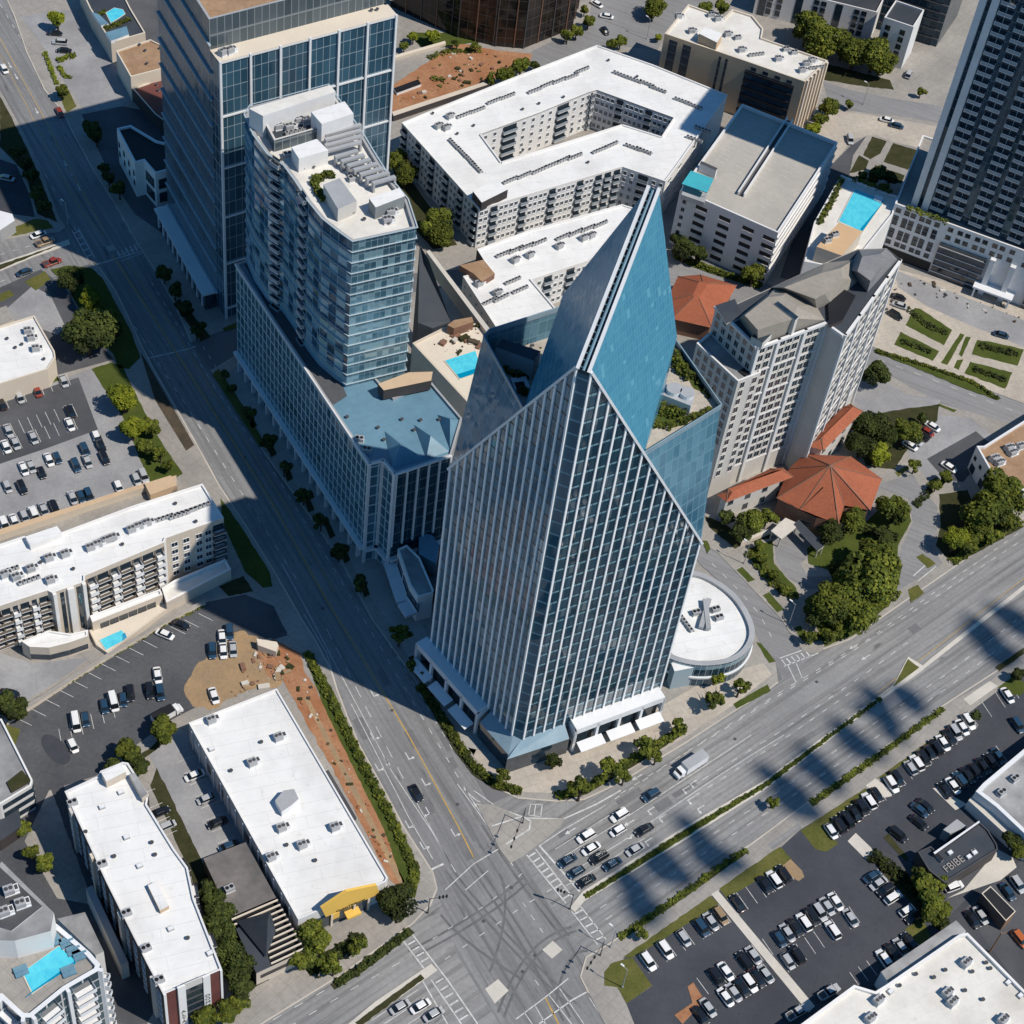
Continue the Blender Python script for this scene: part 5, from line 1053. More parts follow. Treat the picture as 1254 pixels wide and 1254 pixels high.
rbox('hotel_plant', [(876, 374), (900, 366), (910, 388), (890, 396)], zg - .3, .6, 'wall_grey', 'roof_dark', 'dark plant roof at the left end of the grey hotel tower', 'plant roof')
rbox('chimney_house', [(1014, 372), (1030, 352), (1048, 362), (1032, 392), (1016, 398)], zg - .3, 1.0, 'wall_dark', 'black', 'dark sunken roof court between the two wings of the grey hotel tower', 'roof court')
# hipped red roofs round the hotel
def hip(name, label, px, z, h, wall, rf='red_tile', inset=3.0, over=.8, cat='building', win=None):
    b = Bld(name, label, cat, px, z); b.walls(wall); O = b.inset(-over); T_ = b.inset(inset); n = len(O); mb = MB()
    for i in range(n):
        j = (i + 1) % n; f = [V3(O[i], z - .2), V3(O[j], z - .2), V3(T_[j], z + h), V3(T_[i], z + h)]; mb.face(f if b.sg > 0 else f[::-1])
    f = [V3(p, z + h) for p in T_]; mb.face(f if b.sg > 0 else f[::-1]); b.part(mb, 'roof', [rf])
    for i in range(n): mb = MB(); mb.tube(V3(O[i], z - .15), V3(T_[i], z + h + .03), .14, .14, 5); b.part(mb, 'ridge_tiles', ['brick_brown'])
    mb = MB(); f = [V3(p, z - .25) for p in O]; mb.face(f[::-1] if b.sg > 0 else f); b.part(mb, 'eaves', ['wall_cream'])
    for i in (win or ()): b.wins(i, max(2, int(b.edge(i)[4] / 4)), [1.5, z - 2.8] if z > 6 else [1.4], 1.4, 1.7, 1, 1)
    return b
hip('red_roofed_lodge', 'low grey hotel lodge with long red hipped roof under the grey tower, left side', [(884, 606), (890, 611), (966, 582), (958, 575), (945, 576)], 8.5, 1.8, 'wall_grey', inset=1.6, cat='lodge', win=(1,)).done()
hip('red_roofed_lodge', 'low grey hotel lodge with long red hipped roof under the grey tower, right side', [(994, 544), (1007, 548), (1052, 503), (1042, 497), (1035, 500)], 10, 1.8, 'wall_grey', inset=1.6, cat='lodge', win=(1,)).done()
# villa with crossed hips
b = Bld('red_roofed_villa', 'large red tile roofed villa with crossed hips in front of the grey hotel tower', 'villa', [(954, 608), (968, 574), (985, 560), (1040, 562), (1078, 586), (1064, 622), (1030, 622), (1028, 640), (1000, 634), (980, 625)], 7.0); b.walls('brick_brown')
z = 7.0; P_ = lambda x, y, h: at((x, y), h)
mb = MB(); rim = [(951, 610), (966, 574), (985, 556), (1042, 559), (1080, 586), (1066, 625), (1034, 619), (1027, 642), (980, 624)]
apx = P_(1017, 570, 14.5); ap2 = P_(1004, 574, 12); n = len(rim)
for i in range(n):
    a, e = P_(*rim[i], 6.8), P_(*rim[(i + 1) % n], 6.8); f = [a, e, apx]; nrm = (e - a).cross(apx - a); mb.face(f if nrm.z > 0 else f[::-1])
f = [P_(980, 624, 6.9), P_(1029, 641, 6.9), P_(1012, 594, 12.2)]; mb.face(f)
b.part(mb, 'roof', ['red_tile'])
for v in rim: mb = MB(); mb.tube(P_(*v, 6.9), apx + Vector((0, 0, .05)), .16, .16, 5); b.part(mb, 'ridge_tiles', ['brick_brown']); b.wins(8, 3, [2.5], 1.2, 1.5, 1, 1); b.wins(7, 3, [2.5], 1.2, 1.5, 1, 1); b.done()
mb = MB()
for px_, z0, z1 in (([(944, 650), (962, 634), (980, 642), (957, 660)], 3.6, 4.0), ([(972, 642), (978, 636), (1010, 668), (1002, 674)], 3.6, 4.1)): mb.prism([at(p, z1).xy for p in px_], z0, z1, 0, 1 if px_[0][0] > 960 else 0, True)
for p in ((946, 650), (956, 659), (1002, 672), (975, 644), (1008, 668)): mb.cyl(gl(at(p, 3.6), .1), .2, 3.5, 8)
solo(mb, 'porte_cochere', ['concrete_light', 'roof_dark'], 'drive through entrance canopy with black slab in front of the red roofed villa', 'entrance canopy')
hip('red_roofed_hall', 'red hipped roof hall between the glass tower and the parking garage', [(820, 368), (833, 340), (858, 338), (898, 350), (870, 398), (826, 388)], 6.5, 3.5, 'brick_brown', inset=6, cat='hall').done()
hip('red_roofed_shed', 'narrow dark red roofed shed behind the grey hotel tower', [(930, 362), (966, 344), (972, 350), (938, 370)], 5, 1.0, 'wall_grey', inset=1, cat='shed').done()
# pool house behind the hotel tower
b = Bld('pool_terrace', 'concrete podium with rooftop pool terrace beside the parking garage', 'podium', [(1030, 214), (1099, 240), (1094, 262), (1040, 330), (985, 320), (997, 272)], 17); b.walls('wall_lgrey'); b.roof('roof_cream', 'wall_lgrey', .6, .5); b.done()
pool('swimming_pool', [(1047, 232), (1083, 246), (1056, 284), (1027, 271)], 16.5, 'large turquoise rooftop pool beside the parking garage', [(1078, 252), (1083, 246), (1056, 284), (1053, 281)])
rbox('penthouse', [(1027, 273), (1056, 283), (1031, 313), (1000, 302)], 16.4, 5.5, 'wall_beige', 'peach', 'penthouse with flat peach coloured roof next to the large rooftop pool', 'penthouse'); units('ac', [(1022, 289), (1013, 296)], 21.95, 'the peach penthouse roof', .5)
rbox('pool_bench', [(1072, 238), (1082, 241), (1079, 248), (1070, 244)], 16.66, .3, 'white_metal', 'white_metal', 'white sun shelf in the corner of the large rooftop pool', 'sun shelf')
# ------------------------------------------------------------------ right hand tower and its podium
FAC('glass_right_tower', (.015, .04, .068), (.06, .12, .165), (.13, .165, .195), 1.6, 3.2, .08, .05, metal=.3, rough=.06, patch=.04)
zk = 19.5
pd = [at((1096, 249), zk).xy, at((1160, 273), zk).xy, at((1254, 307), zk).xy, at((1340, 338), zk).xy, at((1380, 250), zk).xy, at((1130, 165), zk).xy]
b = Bld('white_podium', 'white podium with square window grid below the dark balcony tower', 'podium', None, zk, xy=pd); b.walls('wall_lgrey'); b.roof('concrete', 'wall_lgrey', .7, .5)
for i, nn_ in ((0, 6), (1, 8), (2, 7)):
    L = b.edge(i)[4]; us = [1.6 + k * (L - 2.2) / nn_ + (.35 if k % 2 else 0) for k in range(nn_)]; zs = [17.0, 14.2, 12.4, 9.4, 7.6, 5.0] if i == 0 else ([17.0, 14.2, 12.4, 9.4] if i == 3 else [17.0, 14.0]); b.wins(i, us, zs, 1.35, 1.25)
p, q, d, n, L = b.edge(1)
for (i, u0, u1) in ((1, .0, .62), (2, .25, 1.0)):
    p, q, d, n, L = b.edge(i); mb = MB(); mb.box(V3(p + d * L * u0, .1), V3(d * L * (u1 - u0), 0), V3(n * .9, 0), (0, 0, 12.2)); b.part(mb, 'glazed_bay', ['pane'])
    for k in range(5): mb = MB(); mb.box(V3(p + d * L * u0, 1.6 + k * 2.4), V3(d * L * (u1 - u0), 0), V3(n * 1.2, 0), (0, 0, .22)); b.part(mb, 'floor_band', ['grey_metal'])
p, q, d, n, L = b.edge(1)
for u in (.66, .92): mb = MB(); mb.box(V3(p + d * L * u, .1), V3(d * 1.6, 0), V3(n * 1.6, 0), (0, 0, 13.5)); b.part(mb, 'pier', ['wall_lgrey'])
mb = MB(); mb.box(V3(p + d * L * .58, 3.4), V3(d * 12, 0), V3(n * 4.0, 0), (0, 0, .6)); mb.box(V3(p + d * (L * .58 + .5) + n * 3.4, .1), V3(d * .5, 0), V3(n * .5, 0), (0, 0, 3.4)); mb.box(V3(p + d * (L * .58 + 11) + n * 3.4, .1), V3(d * .5, 0), V3(n * .5, 0), (0, 0, 3.4)); b.part(mb, 'porch', ['white_metal'])
p, q, d, n, L = b.edge(0); mb = MB(); mb.box(V3(p + d * .5, .1), V3(d * (L - 1), 0), V3(n * .06, 0), (0, 0, 3.6)); b.part(mb, 'loading_bay', ['black']); b.done()
rt0 = at((1118, 247), zk).xy; rt1 = at((1260, 304), zk).xy; dv = (rt1 - rt0).normalized(); nv = Vector((-dv.y, dv.x)); lf = at((1130, 205), zk).xy
zr_ = 118.0
b = Bld('balcony_tower', 'tall dark residential tower with white piers and stacked balconies at the right', 'apartment tower', None, zr_, xy=[rt0, rt0 + dv * 44, rt0 + dv * 44 + nv * 26, rt0 + nv * 26]); b.walls('glass_right_tower', z0=zk - .7); b.roof('roof_grey', 'white_metal', 1, .5)
p, q, d, n, L = b.edge(0)
for u, wd in ((-.2, 1.9), (3.0, 2.0)): mb = MB(); mb.box(V3(p + d * u, zk - .7), V3(d * wd, 0), V3(n * 1.3, 0), (0, 0, zr_ - zk)); b.part(mb, 'pier', ['wall_lgrey'])
Zr = [zk + 1 + 3.2 * k for k in range(24)]
for u in (7.4, 12.9, 19.4, 24.9, 31.4, 36.9): b.bals(0, [u], Zr, 4.0, 1.3, 'bar')
p, q, d, n, L = b.edge(3)
for k in range(24): mb = MB(); mb.box(V3(p, zk + 3.2 * k), V3(q - p, 0), V3(n * .3, 0), (0, 0, .25)); b.part(mb, 'floor_band', ['grey_metal'])
b.done()
# ------------------------------------------------------------------ top edge towers
FAC('glass_bronze', (.012, .013, .016), (.035, .026, .02), (.075, .06, .05), 3.0, 3.6, .05, .05, metal=.3, rough=.08, patch=.05, g3=(.07, .035, .018))
bz = [at(p).xy for p in ((478, 8), (560, 46), (606, 57), (640, 60), (700, 36), (710, 2), (690, -40), (500, -60))]
b = Bld('bronze_tower', 'dark bronze glass tower cut by the top edge behind the red earth garden', 'office tower', None, 60, xy=bz); b.walls('glass_bronze'); b.roof('roof_dark', 'dark_metal', .6, .5)
for i in range(5):
    p, q, d, n, L = b.edge(i)
    for k in range(int(L / 6) + 1): mb = MB(); mb.box(V3(p + d * min(k * 6, L - .3), .1), V3(d * .3, 0), V3(n * .25, 0), (0, 0, 59)); b.part(mb, 'mullion', ['brick_brown' if k % 2 else 'dark_metal'])
b.done()
FAC('glass_navy', (.01, .03, .05), (.03, .07, .1), (.06, .075, .09), 2.6, 3.3, .08, .06, metal=.3, rough=.08)
nv_ = [at(p).xy for p in ((925, -8), (960, 2), (1050, 28), (1146, 58), (1172, 20), (1190, -40), (1000, -100))]
b = Bld('navy_tower', 'dark navy apartment slab cut by the top edge behind the round trees', 'apartment tower', None, 40, xy=nv_); b.walls('glass_navy'); b.roof('roof_dark', 'dark_metal', .6, .5)
for k in range(11):
    p, q, d, n, L = b.edge(2); mb = MB(); mb.box(V3(p, 3 + 3.3 * k), V3(q - p, 0), V3(n * .5, 0), (0, 0, .35)); b.part(mb, 'floor_band', ['dark_metal'])
b.done()
for lab, px_, z, pat in (('white windowed annex at the top edge, the wide one left of the round trees', [(930, -20), (1074, 15), (1088, -12), (945, -48)], 12, 1), ('white windowed annex at the top edge, the narrow one right of the round trees', [(1083, 21), (1119, 33), (1132, 12), (1097, 0)], 17, 0)):
    b = Bld('white_annex', lab, 'annex', px_, z); b.walls('wall_lgrey'); b.roof('roof_dark', 'wall_lgrey', .6, .4); L = b.edge(0)[4]
    us = [L * t for t in ((.12, .2, .5, .56, .84, .9) if pat else (.2, .7))]; b.wins(0, us, [1.6, 4.2, 6.8, 9.4] if pat else [1.6, 4.4, 7.2, 10, 12.8], 1.6, 1.7)
    if pat:
        for u in (.03, .33, .66): b.strip(0, L * u, L * (u + .06), .2, z - .5, .08, 'pane', 'window_strip')
    b.done()
# ------------------------------------------------------------------ west side: flats with stacked balconies
zw = 17.0; wl = [(-60, 686), (0, 666), (30, 656), (33, 660), (70, 648), (72, 653), (160, 620), (248, 592), (274, 634), (203, 659), (201, 664), (104, 705), (104, 712), (64, 726), (58, 723), (0, 742), (-60, 765)]
b = Bld('balcony_flats', 'long beige apartment block with white roof and stacked balconies beside the avenue', 'apartment block', wl, zw); b.walls('wall_beige', {9: 'wall_white', 13: 'wall_beige'}); b.roof('roof_white', 'wall_white', .6, .4)
Zf = [2.0 + 2.7 * k for k in range(5)]
L = b.edge(8)[4]; b.wins(8, [L * t for t in (.14, .34, .56, .72)], Zf, 1.5, 1.5, style='white'); b.bals(8, [L * .90], Zf, 3.2, 1.4, 'dark_metal')
L = b.edge(10)[4]; b.bals(10, [L * (k + .5) / 7 for k in (0, 2, 4, 6)], Zf, L / 7 * .7, 1.5, 'white_metal')
b.bals(10, [L * (k + .5) / 7 for k in (1, 3, 5)], Zf, L / 7 * 1.1, 1.0, 'timber_screen')
for k in range(7): b.strip(10, L * k / 7 + .1, L * (k + 1) / 7 - .1, .4, zw - 1.6, .03, 'wall_brown', 'recess')
L = b.edge(12)[4]
for u in (.22, .72): b.strip(12, L * u, L * (u + .12), .3, zw - 1, .08, 'pane', 'window_strip')
for u in (0, .44, .9): b.strip(12, L * u, L * u + (L * .2 if u == .44 else L * .1), .2, zw - .2, .7, 'wall_white', 'pier')
L = b.edge(14)[4]; b.bals(14, [L * (k + .5) / 5 for k in (1, 3)], Zf, L / 5 * .7, 1.5, 'white_metal'); b.bals(14, [L * (k + .5) / 5 for k in (0, 2, 4)], Zf, L / 5 * 1.1, 1.0, 'timber_screen'); L = b.edge(15)[4]; b.bals(15, [L * (k + .5) / 5 for k in (1, 3)], Zf, L / 5 * .7, 1.5, 'white_metal'); b.bals(15, [L * (k + .5) / 5 for k in (0, 2, 4)], Zf, L / 5 * 1.1, 1.0, 'timber_screen'); b.done()
wh = 'the white roof of the balcony flats'; af = wang((72, 653), (248, 592))
units('big', [(8, 705), (22, 708), (40, 698), (62, 685), (64, 712), (82, 680), (113, 672), (122, 668), (132, 663), (140, 660), (163, 650), (172, 646), (182, 642)], zw - .58, wh, af); units('rack', [(10, 700), (200, 636), (220, 632), (228, 628), (245, 622), (36, 712)], zw - .58, wh, af); units('vent', [(50, 690), (90, 698), (150, 668), (240, 640), (215, 618)], zw - .58, wh)
rbox('roof_upstand', [(31, 657), (70, 644), (76, 653), (37, 668)], zw - .6, 1.8, 'wall_white', 'roof_white', 'raised white roof block at the back of the balcony flats', 'roof block')
b = Bld('pool_lounge', 'curved low lounge wing with white roof below the balcony flats', 'lounge', [(26, 785), (60, 772), (86, 776), (108, 771), (107, 779), (84, 787), (60, 793), (36, 792)], 5.5); b.walls('wall_beige'); b.roof('roof_white', 'wall_white', .5, .4); b.strip(5, 0, .98, .8, 2.6, .08, 'pane', 'window_strip', frac=True); b.strip(4, 0, .98, .8, 2.6, .08, 'pane', 'window_strip', frac=True); b.strip(6, 0, .98, .8, 2.6, .08, 'pane', 'window_strip', frac=True); b.done()
b = Bld('terrace_wing', 'low white roofed terrace wing along the foot of the balcony flats', 'terrace', [(110, 754), (196, 721), (199, 728), (113, 762)], 4.6); b.walls('wall_beige'); b.roof('roof_white', 'wall_white', .5, .4); b.wins(2, 6, [1.2], 2.0, 1.6, 2, 2); b.done()
b = Bld('terrace_wing', 'wedge shaped low terrace with white coping at the right end of the balcony flats', 'terrace', [(198, 720), (214, 710), (276, 684), (283, 697), (204, 738)], 4.0); b.walls('wall_beige'); b.roof('roof_cream', 'wall_white', .7, .6); b.done()
b = Bld('pool_court', 'raised beige pool court below the balcony flats', 'pool court', [(109, 772), (198, 735), (206, 745), (132, 800), (118, 790)], 1.4); b.walls('wall_beige'); b.roof('wall_cream', 'wall_beige', .3, .3); b.done()
pool('swimming_pool', [(122, 784), (149, 772), (156, 782), (130, 796)], 1.15, 'small blue pool in the beige court below the balcony flats', [(150, 777), (153, 775), (156, 782), (150, 785)])
rbox('ramp_wall', [(-20, 660), (0, 648), (175, 592), (216, 582), (214, 586), (176, 597), (0, 655), (-20, 664)], .1, 2.2, 'wall_beige', 'wall_tan', 'long tan retaining wall behind the balcony flats', 'wall')
rbox('roof_shed', [(177, 592), (209, 582), (217, 594), (184, 606)], .1, 3.0, 'wall_tan', 'wall_tan', 'small flat tan roofed shed by the retaining wall', 'shed')
b = Bld('corner_shop', 'white flat roofed shop with chamfered corner by the large dark tree', 'shop', [(-50, 415), (42, 386), (67, 430), (68, 437), (58, 452), (0, 470), (-50, 486)], 7); b.walls('wall_cream'); b.roof('roof_white', 'wall_cream', .5, .4); b.done()
units('big', [(36, 407), (40, 416), (46, 429)], 6.5, 'the corner shop roof', .4); units('vent', [(9, 416), (19, 427), (27, 423), (54, 441)], 6.5, 'the corner shop roof')
rbox('shop_canopy', [(-30, 388), (8, 374), (17, 392), (-20, 406)], .1, 3.6, 'wall_cream', 'concrete', 'pale drive through canopy left of the corner shop', 'canopy')
rbox('fuel_canopy', [(-40, 262), (0, 258), (15, 262), (18, 270), (0, 282), (-40, 290)], .1, 4.5, 'grey_metal', 'white_metal', 'white canopy building at the left edge beside the side street', 'canopy')
# ------------------------------------------------------------------ white store with yellow gable
zs = 8.0
b = Bld('white_store', 'large white roofed store with yellow gabled front at the crossing', 'store', [(231, 885), (339, 843), (475, 1075), (472, 1080), (365, 1126)], zs); b.walls('wall_white', {4: 'wall_grey', 3: 'wall_lgrey'}); b.roof('roof_white', 'wall_white', .5, .35)
L = b.edge(4)[4]
for k in range(8): b.strip(4, L * (.05 + k * .12), L * (.05 + k * .12) + 2.2, 2.5, 5.2, .12, 'dark_metal' if k % 3 else 'wall_lgrey', 'panel')
for k in range(14): b.strip(4, L * (k + .5) / 14.5, L * (k + .5) / 14.5 + .5, .2, zs - .6, .3, 'wall_lgrey', 'buttress')
L = b.edge(1)[4]; b.strip(1, L * .3, L * .55, zs - 1.4, zs - .4, .9, 'dark_metal', 'gutter')
L = b.edge(3)[4]; b.strip(3, 1.0, L - 4.0, .2, 4.6, .4, 'pane', 'shopfront')
for u in (1.0, L * .36, L * .62, L - 4.4): b.strip(3, u, u + .5, .1, 5.2, .8, 'wall_cream', 'column')
p, q, d, n, L = b.edge(3)
g0, g1, g2, g3_, g4 = (at(v, zz) for v, zz in (((390, 1106), 10.4), ((420, 1084), 13.0), ((458, 1078), 10.1), ((464, 1093), 5.6), ((398, 1121), 5.6)))
_nn = V3(n, 0); g0, g1, g2, g3_, g4 = [v + _nn * (.9 - (v - V3(p, 0)).dot(_nn)) for v in (g0, g1, g2, g3_, g4)]
mb = MB(); F5 = [g4, g3_, g2, g1, g0]; bk = Vector((-n.x, -n.y, 0)) * .6
mb.face(F5); mb.face([v + bk for v in F5][::-1])
for i in range(5): mb.face([F5[i], F5[i] + bk, F5[(i + 1) % 5] + bk, F5[(i + 1) % 5]])
b.part(mb, 'gable_sign', ['yellow'])
b.strip(3, L * .02, L * .24, 1.8, 3.0, 1.6, 'yellow', 'awning'); b.strip(3, L * .52, L * .68, 2.6, 3.3, 2.2, 'yellow', 'awning'); b.strip(3, L * .36, L * .46, 2.6, 4.8, .7, 'yellow', 'sign_panel'); b.done()
def text(s, name, o, u, v, size, mat, parent, off=.08):
    cu = bpy.data.curves.new(name, 'FONT'); cu.body = s; cu.size = size; cu.extrude = .02; cu.align_x = 'CENTER'; cu.materials.append(MATS[mat])
    tmp = bpy.data.objects.new(name, cu); COL.objects.link(tmp); bpy.context.view_layer.update(); me = bpy.data.meshes.new_from_object(tmp.evaluated_get(bpy.context.evaluated_depsgraph_get())); bpy.data.objects.remove(tmp); bpy.data.curves.remove(cu)
    ob = link(name, me, parent); u = u.normalized(); nr = u.cross(v).normalized(); v = nr.cross(u); o = o + nr * off - (ORG[parent.name] if parent else Vector())
    ob.matrix_local = Matrix(((u.x, v.x, nr.x, o.x), (u.y, v.y, nr.y, o.y), (u.z, v.z, nr.z, o.z), (0, 0, 0, 1))); return ob
text('GuessTRBuyer', 'lettering', g4.lerp(g3_, .46) + Vector((0, 0, .25)), g3_ - g4, (g1 - g4.lerp(g3_, .46)), 1.15, 'black', b.r, .1)
wh = 'the white store roof'; aw2 = wang((231, 885), (339, 843))
units('big', [(261, 883), (311, 935), (343, 904), (347, 1015), (291, 1087) if False else (334, 1051), (372, 1036), (412, 1014)], zs - .48, wh, aw2); units('hatch', [(259, 918)], zs - .48, wh, aw2); units('vent', [(320, 910), (351, 1036), (283, 945), (386, 1055)], zs - .48, wh)
mb = MB(); mb.prism([at(p, zs + 1.6).xy for p in ((337, 980), (347, 968), (360, 966), (366, 978), (357, 986), (345, 994))], zs - .5, zs + 1.6, 0, 1); solo(mb, 'roof_monitor', ['white_metal', 'grey_metal'], 'hexagonal grey capped skylight in the middle of the white store roof', 'skylight')
# ------------------------------------------------------------------ weathered annex with pergola
za2 = 5.5
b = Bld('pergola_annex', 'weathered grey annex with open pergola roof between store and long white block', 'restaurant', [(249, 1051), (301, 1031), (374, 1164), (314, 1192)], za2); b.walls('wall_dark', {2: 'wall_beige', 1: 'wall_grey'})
P0_, P1_, P2_, P3_ = [V3(p, za2 - .1) for p in b.P]; tt = .52
mb = MB(); f = [P0_, P1_, P1_.lerp(P2_, tt), P0_.lerp(P3_, tt)]; nr = (f[1] - f[0]).cross(f[2] - f[0]); mb.face(f if nr.z > 0 else f[::-1]); b.part(mb, 'roof', ['roof_weather'])
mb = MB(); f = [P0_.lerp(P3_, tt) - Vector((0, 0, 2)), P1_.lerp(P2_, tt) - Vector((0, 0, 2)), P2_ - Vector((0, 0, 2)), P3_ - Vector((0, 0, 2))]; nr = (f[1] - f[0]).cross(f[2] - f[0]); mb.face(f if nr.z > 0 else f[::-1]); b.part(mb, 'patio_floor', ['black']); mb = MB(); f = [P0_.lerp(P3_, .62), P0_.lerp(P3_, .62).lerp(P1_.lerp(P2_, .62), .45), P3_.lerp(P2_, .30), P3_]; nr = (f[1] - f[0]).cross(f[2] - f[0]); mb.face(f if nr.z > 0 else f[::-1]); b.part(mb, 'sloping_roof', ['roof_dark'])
for k in range(11):
    t = tt + .02 + (1 - tt) * k / 11; a, e = P0_.lerp(P3_, t), P1_.lerp(P2_, t); mb = MB(); m = (P3_ - P0_).normalized(); a = a if k < 2 else a.lerp(e, .52 - .02 * k); d = (e - a)
    mb.box(a, d, m * .32, (0, 0, .35)); b.part(mb, 'pergola_beam', ['wall_cream'])
mb = MB(); A_ = [at(p, 6.2) for p in ((290, 1128), (331, 1116), (338, 1140), (326, 1172))]; ap = at((328, 1126), 10.5)
for i in range(4):
    f = [A_[i], A_[(i + 1) % 4], ap]; nr = (f[1] - f[0]).cross(f[2] - f[0]); mb.face(f if nr.z > 0 else f[::-1])
b.part(mb, 'pyramid_roof', ['roof_dark']); b.strip(2, 1, 9, 2.6, 3.8, .15, 'wall_dark', 'sign_board'); b.done(); units('ac', [(281, 1090)], za2 - .1, 'the weathered annex roof', aw2)
# ------------------------------------------------------------------ long white roofed apartment block
zl = 17.0; wh = 'the long white apartment roof'
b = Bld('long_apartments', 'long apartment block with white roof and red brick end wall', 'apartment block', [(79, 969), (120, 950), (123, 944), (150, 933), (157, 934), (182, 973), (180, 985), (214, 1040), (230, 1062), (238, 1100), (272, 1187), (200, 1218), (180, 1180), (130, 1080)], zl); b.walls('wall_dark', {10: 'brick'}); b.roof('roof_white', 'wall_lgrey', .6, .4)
L = b.edge(10)[4]; b.strip(10, 0, L * .02 + .3, .2, zl, .25, 'wall_white', 'pier'); b.strip(10, L * .23, L * .36, .2, zl + .8, .5, 'wall_white', 'pier'); b.strip(10, L * .66, L * .78, .2, zl + .8, .5, 'wall_white', 'pier'); b.strip(10, L * .96, L - .02, .2, zl, .25, 'wall_white', 'pier'); b.strip(10, L * .36, L * .66, .2, zl - 1.5, .15, 'pane', 'stair_glazing'); b.strip(10, L * .36, L * .66, zl - 1.5, zl + .9, .3, 'wall_grey', 'lintel')
for k in range(5): b.strip(10, L * .36, L * .66, 2 + k * 2.8, 2.3 + k * 2.8, .3, 'dark_metal', 'floor_band')
Zl = [1.6 + 2.8 * k for k in range(5)]
for i in (11, 12, 13):
    L = b.edge(i)[4]; nb = max(2, int(L / 4)); b.wins(i, nb, Zl, 1.5, 1.7, 1.5, 1.5, style='white')
    for k in range(max(1, nb // 3)): b.strip(i, L * (k + .35) / max(1, nb // 3), L * (k + .35) / max(1, nb // 3) + 1.4, .2, zl - .3, .7, ('wall_grey', 'wall_cream', 'brick')[k % 3], 'bay')
for i in (7, 8, 9): L = b.edge(i)[4]; b.wins(i, max(2, int(L / 4)), Zl, 1.5, 1.7, 1.5, 1.5, style='white'); b.bals(i, [L * .5], Zl, 3.0, 1.3, 'dark_metal')
b.done()
p, q, d, n, L = b.edge(10)
for s_, u, zz in (('DOMUS', .72, 9.0), ('ALTA', .295, 6.5)):
    for k, ch in enumerate(s_): text(ch, 'lettering', V3(p + d * L * u + n * .5, zz - k * 1.5), V3(d, 0), Vector((0, 0, 1)), 1.5, 'black', b.r, .06)
units('ac', [(89, 985), (125, 1060), (155, 1120), (179, 1163), (195, 1202)], zl - .58, wh, aw2); units('hatch', [(148, 971), (125, 989), (155, 1026), (171, 1061), (209, 1138), (257, 1168)], zl - .58, wh, aw2); units('vent', [(105, 1020), (190, 1048), (186, 1033), (140, 1050), (230, 1150)], zl - .58, wh)
rbox('roof_skylight', [(181, 1084), (191, 1079), (207, 1109), (196, 1115)], zl - .6, 1.4, 'wall_tan', 'roof_white', 'long narrow raised roof box on the long white apartment roof', 'roof box')
rbox('lift_house', [(124, 946), (148, 935), (154, 945), (130, 957)], zl - .6, 2.6, 'wall_beige', 'roof_white', 'white lift house at the far end of the long white apartment roof', 'lift house')
rbox('roof_gallery', [(158, 948), (165, 946), (181, 972), (174, 977)], zl - .6, 2.0, 'wall_beige', 'roof_grey', 'grey roofed corridor box along the far edge of the long white apartment roof', 'roof box')
rbox('walkway_roof', [(105, 1088), (113, 1084), (157, 1178), (148, 1182)], .1, 6.5, 'wall_grey', 'grey_metal', 'narrow grey walkway roof along the dark side of the long apartment block', 'walkway roof')
# ------------------------------------------------------------------ rooftop pool tower, bottom left
FAC('glass_pool_tower', (.02, .05, .07), (.10, .18, .22), (.5, .5, .5), 3.4, 3.4, .10, .14, metal=.3, rough=.07, patch=.06)
zz = 34.0
b = Bld('pool_tower', 'white framed glass tower with rooftop pool at the bottom left corner', 'apartment tower', [(-60, 1150), (68, 1130), (110, 1166), (123, 1181), (120, 1189), (80, 1212), (38, 1246), (26, 1246), (0, 1222), (-60, 1230)], zz); b.walls('glass_pool_tower'); b.roof('concrete', 'white_metal', .9, .9)
for i in (3, 4, 5, 6, 7):
    L = b.edge(i)[4]
    for k in range(max(1, int(L / 6))): b.strip(i, L * k / max(1, int(L / 6)), L * k / max(1, int(L / 6)) + .7, .2, zz, .8, 'white_metal', 'pier')
    b.bals(i, [L * .5], [3 + 3.4 * k for k in range(9)], min(4, L * .8), 1.8, 'white_metal')
b.done()
pool('swimming_pool', [(28, 1191), (72, 1159), (93, 1177), (40, 1216)], zz - .8, 'turquoise pool on the roof of the white framed tower at bottom left', [(31, 1222), (93, 1180), (92, 1177), (40, 1214)])
rbox('roof_bar', [(-40, 1110), (2, 1055), (66, 1118), (62, 1140), (18, 1152), (-40, 1150)], zz - .9, 7, 'wall_white', 'roof_grey', 'white plant block behind the rooftop pool at bottom left', 'plant block')
rbox('plant_well', [(-20, 1085), (0, 1062), (52, 1110), (14, 1140), (-20, 1130)], zz + 6, .25, 'white_metal', 'dark_metal', 'dark recessed plant well on top of the white plant block', 'plant well'); units('big', [(8, 1118), (28, 1108), (14, 1092)], zz + 6.3, 'the dark plant well', .6)
for k, p in enumerate(((66, 1153), (82, 1155), (90, 1164), (98, 1170), (26, 1190), (84, 1190))):
    mb = MB(); a = at(p, zz - .88); mb.cbox(a, 2.6, 2.2, .5, .6, 0); mb.cbox(a + Vector((0, 0, .5)), 2.6, .5, .4, .6, 0); solo(mb, 'daybed', ['roof_blue'], 'blue grey daybed beside the bottom left rooftop pool, %s clockwise from the top' % ORD[k], 'daybed', 'daybeds round the rooftop pool')
rbox('side_terrace', [(70, 1125), (104, 1117), (127, 1165), (117, 1170)], .1, 12, 'wall_lgrey', 'roof_grey', 'pale lower terrace between the rooftop pool tower and the walkway roof', 'terrace')
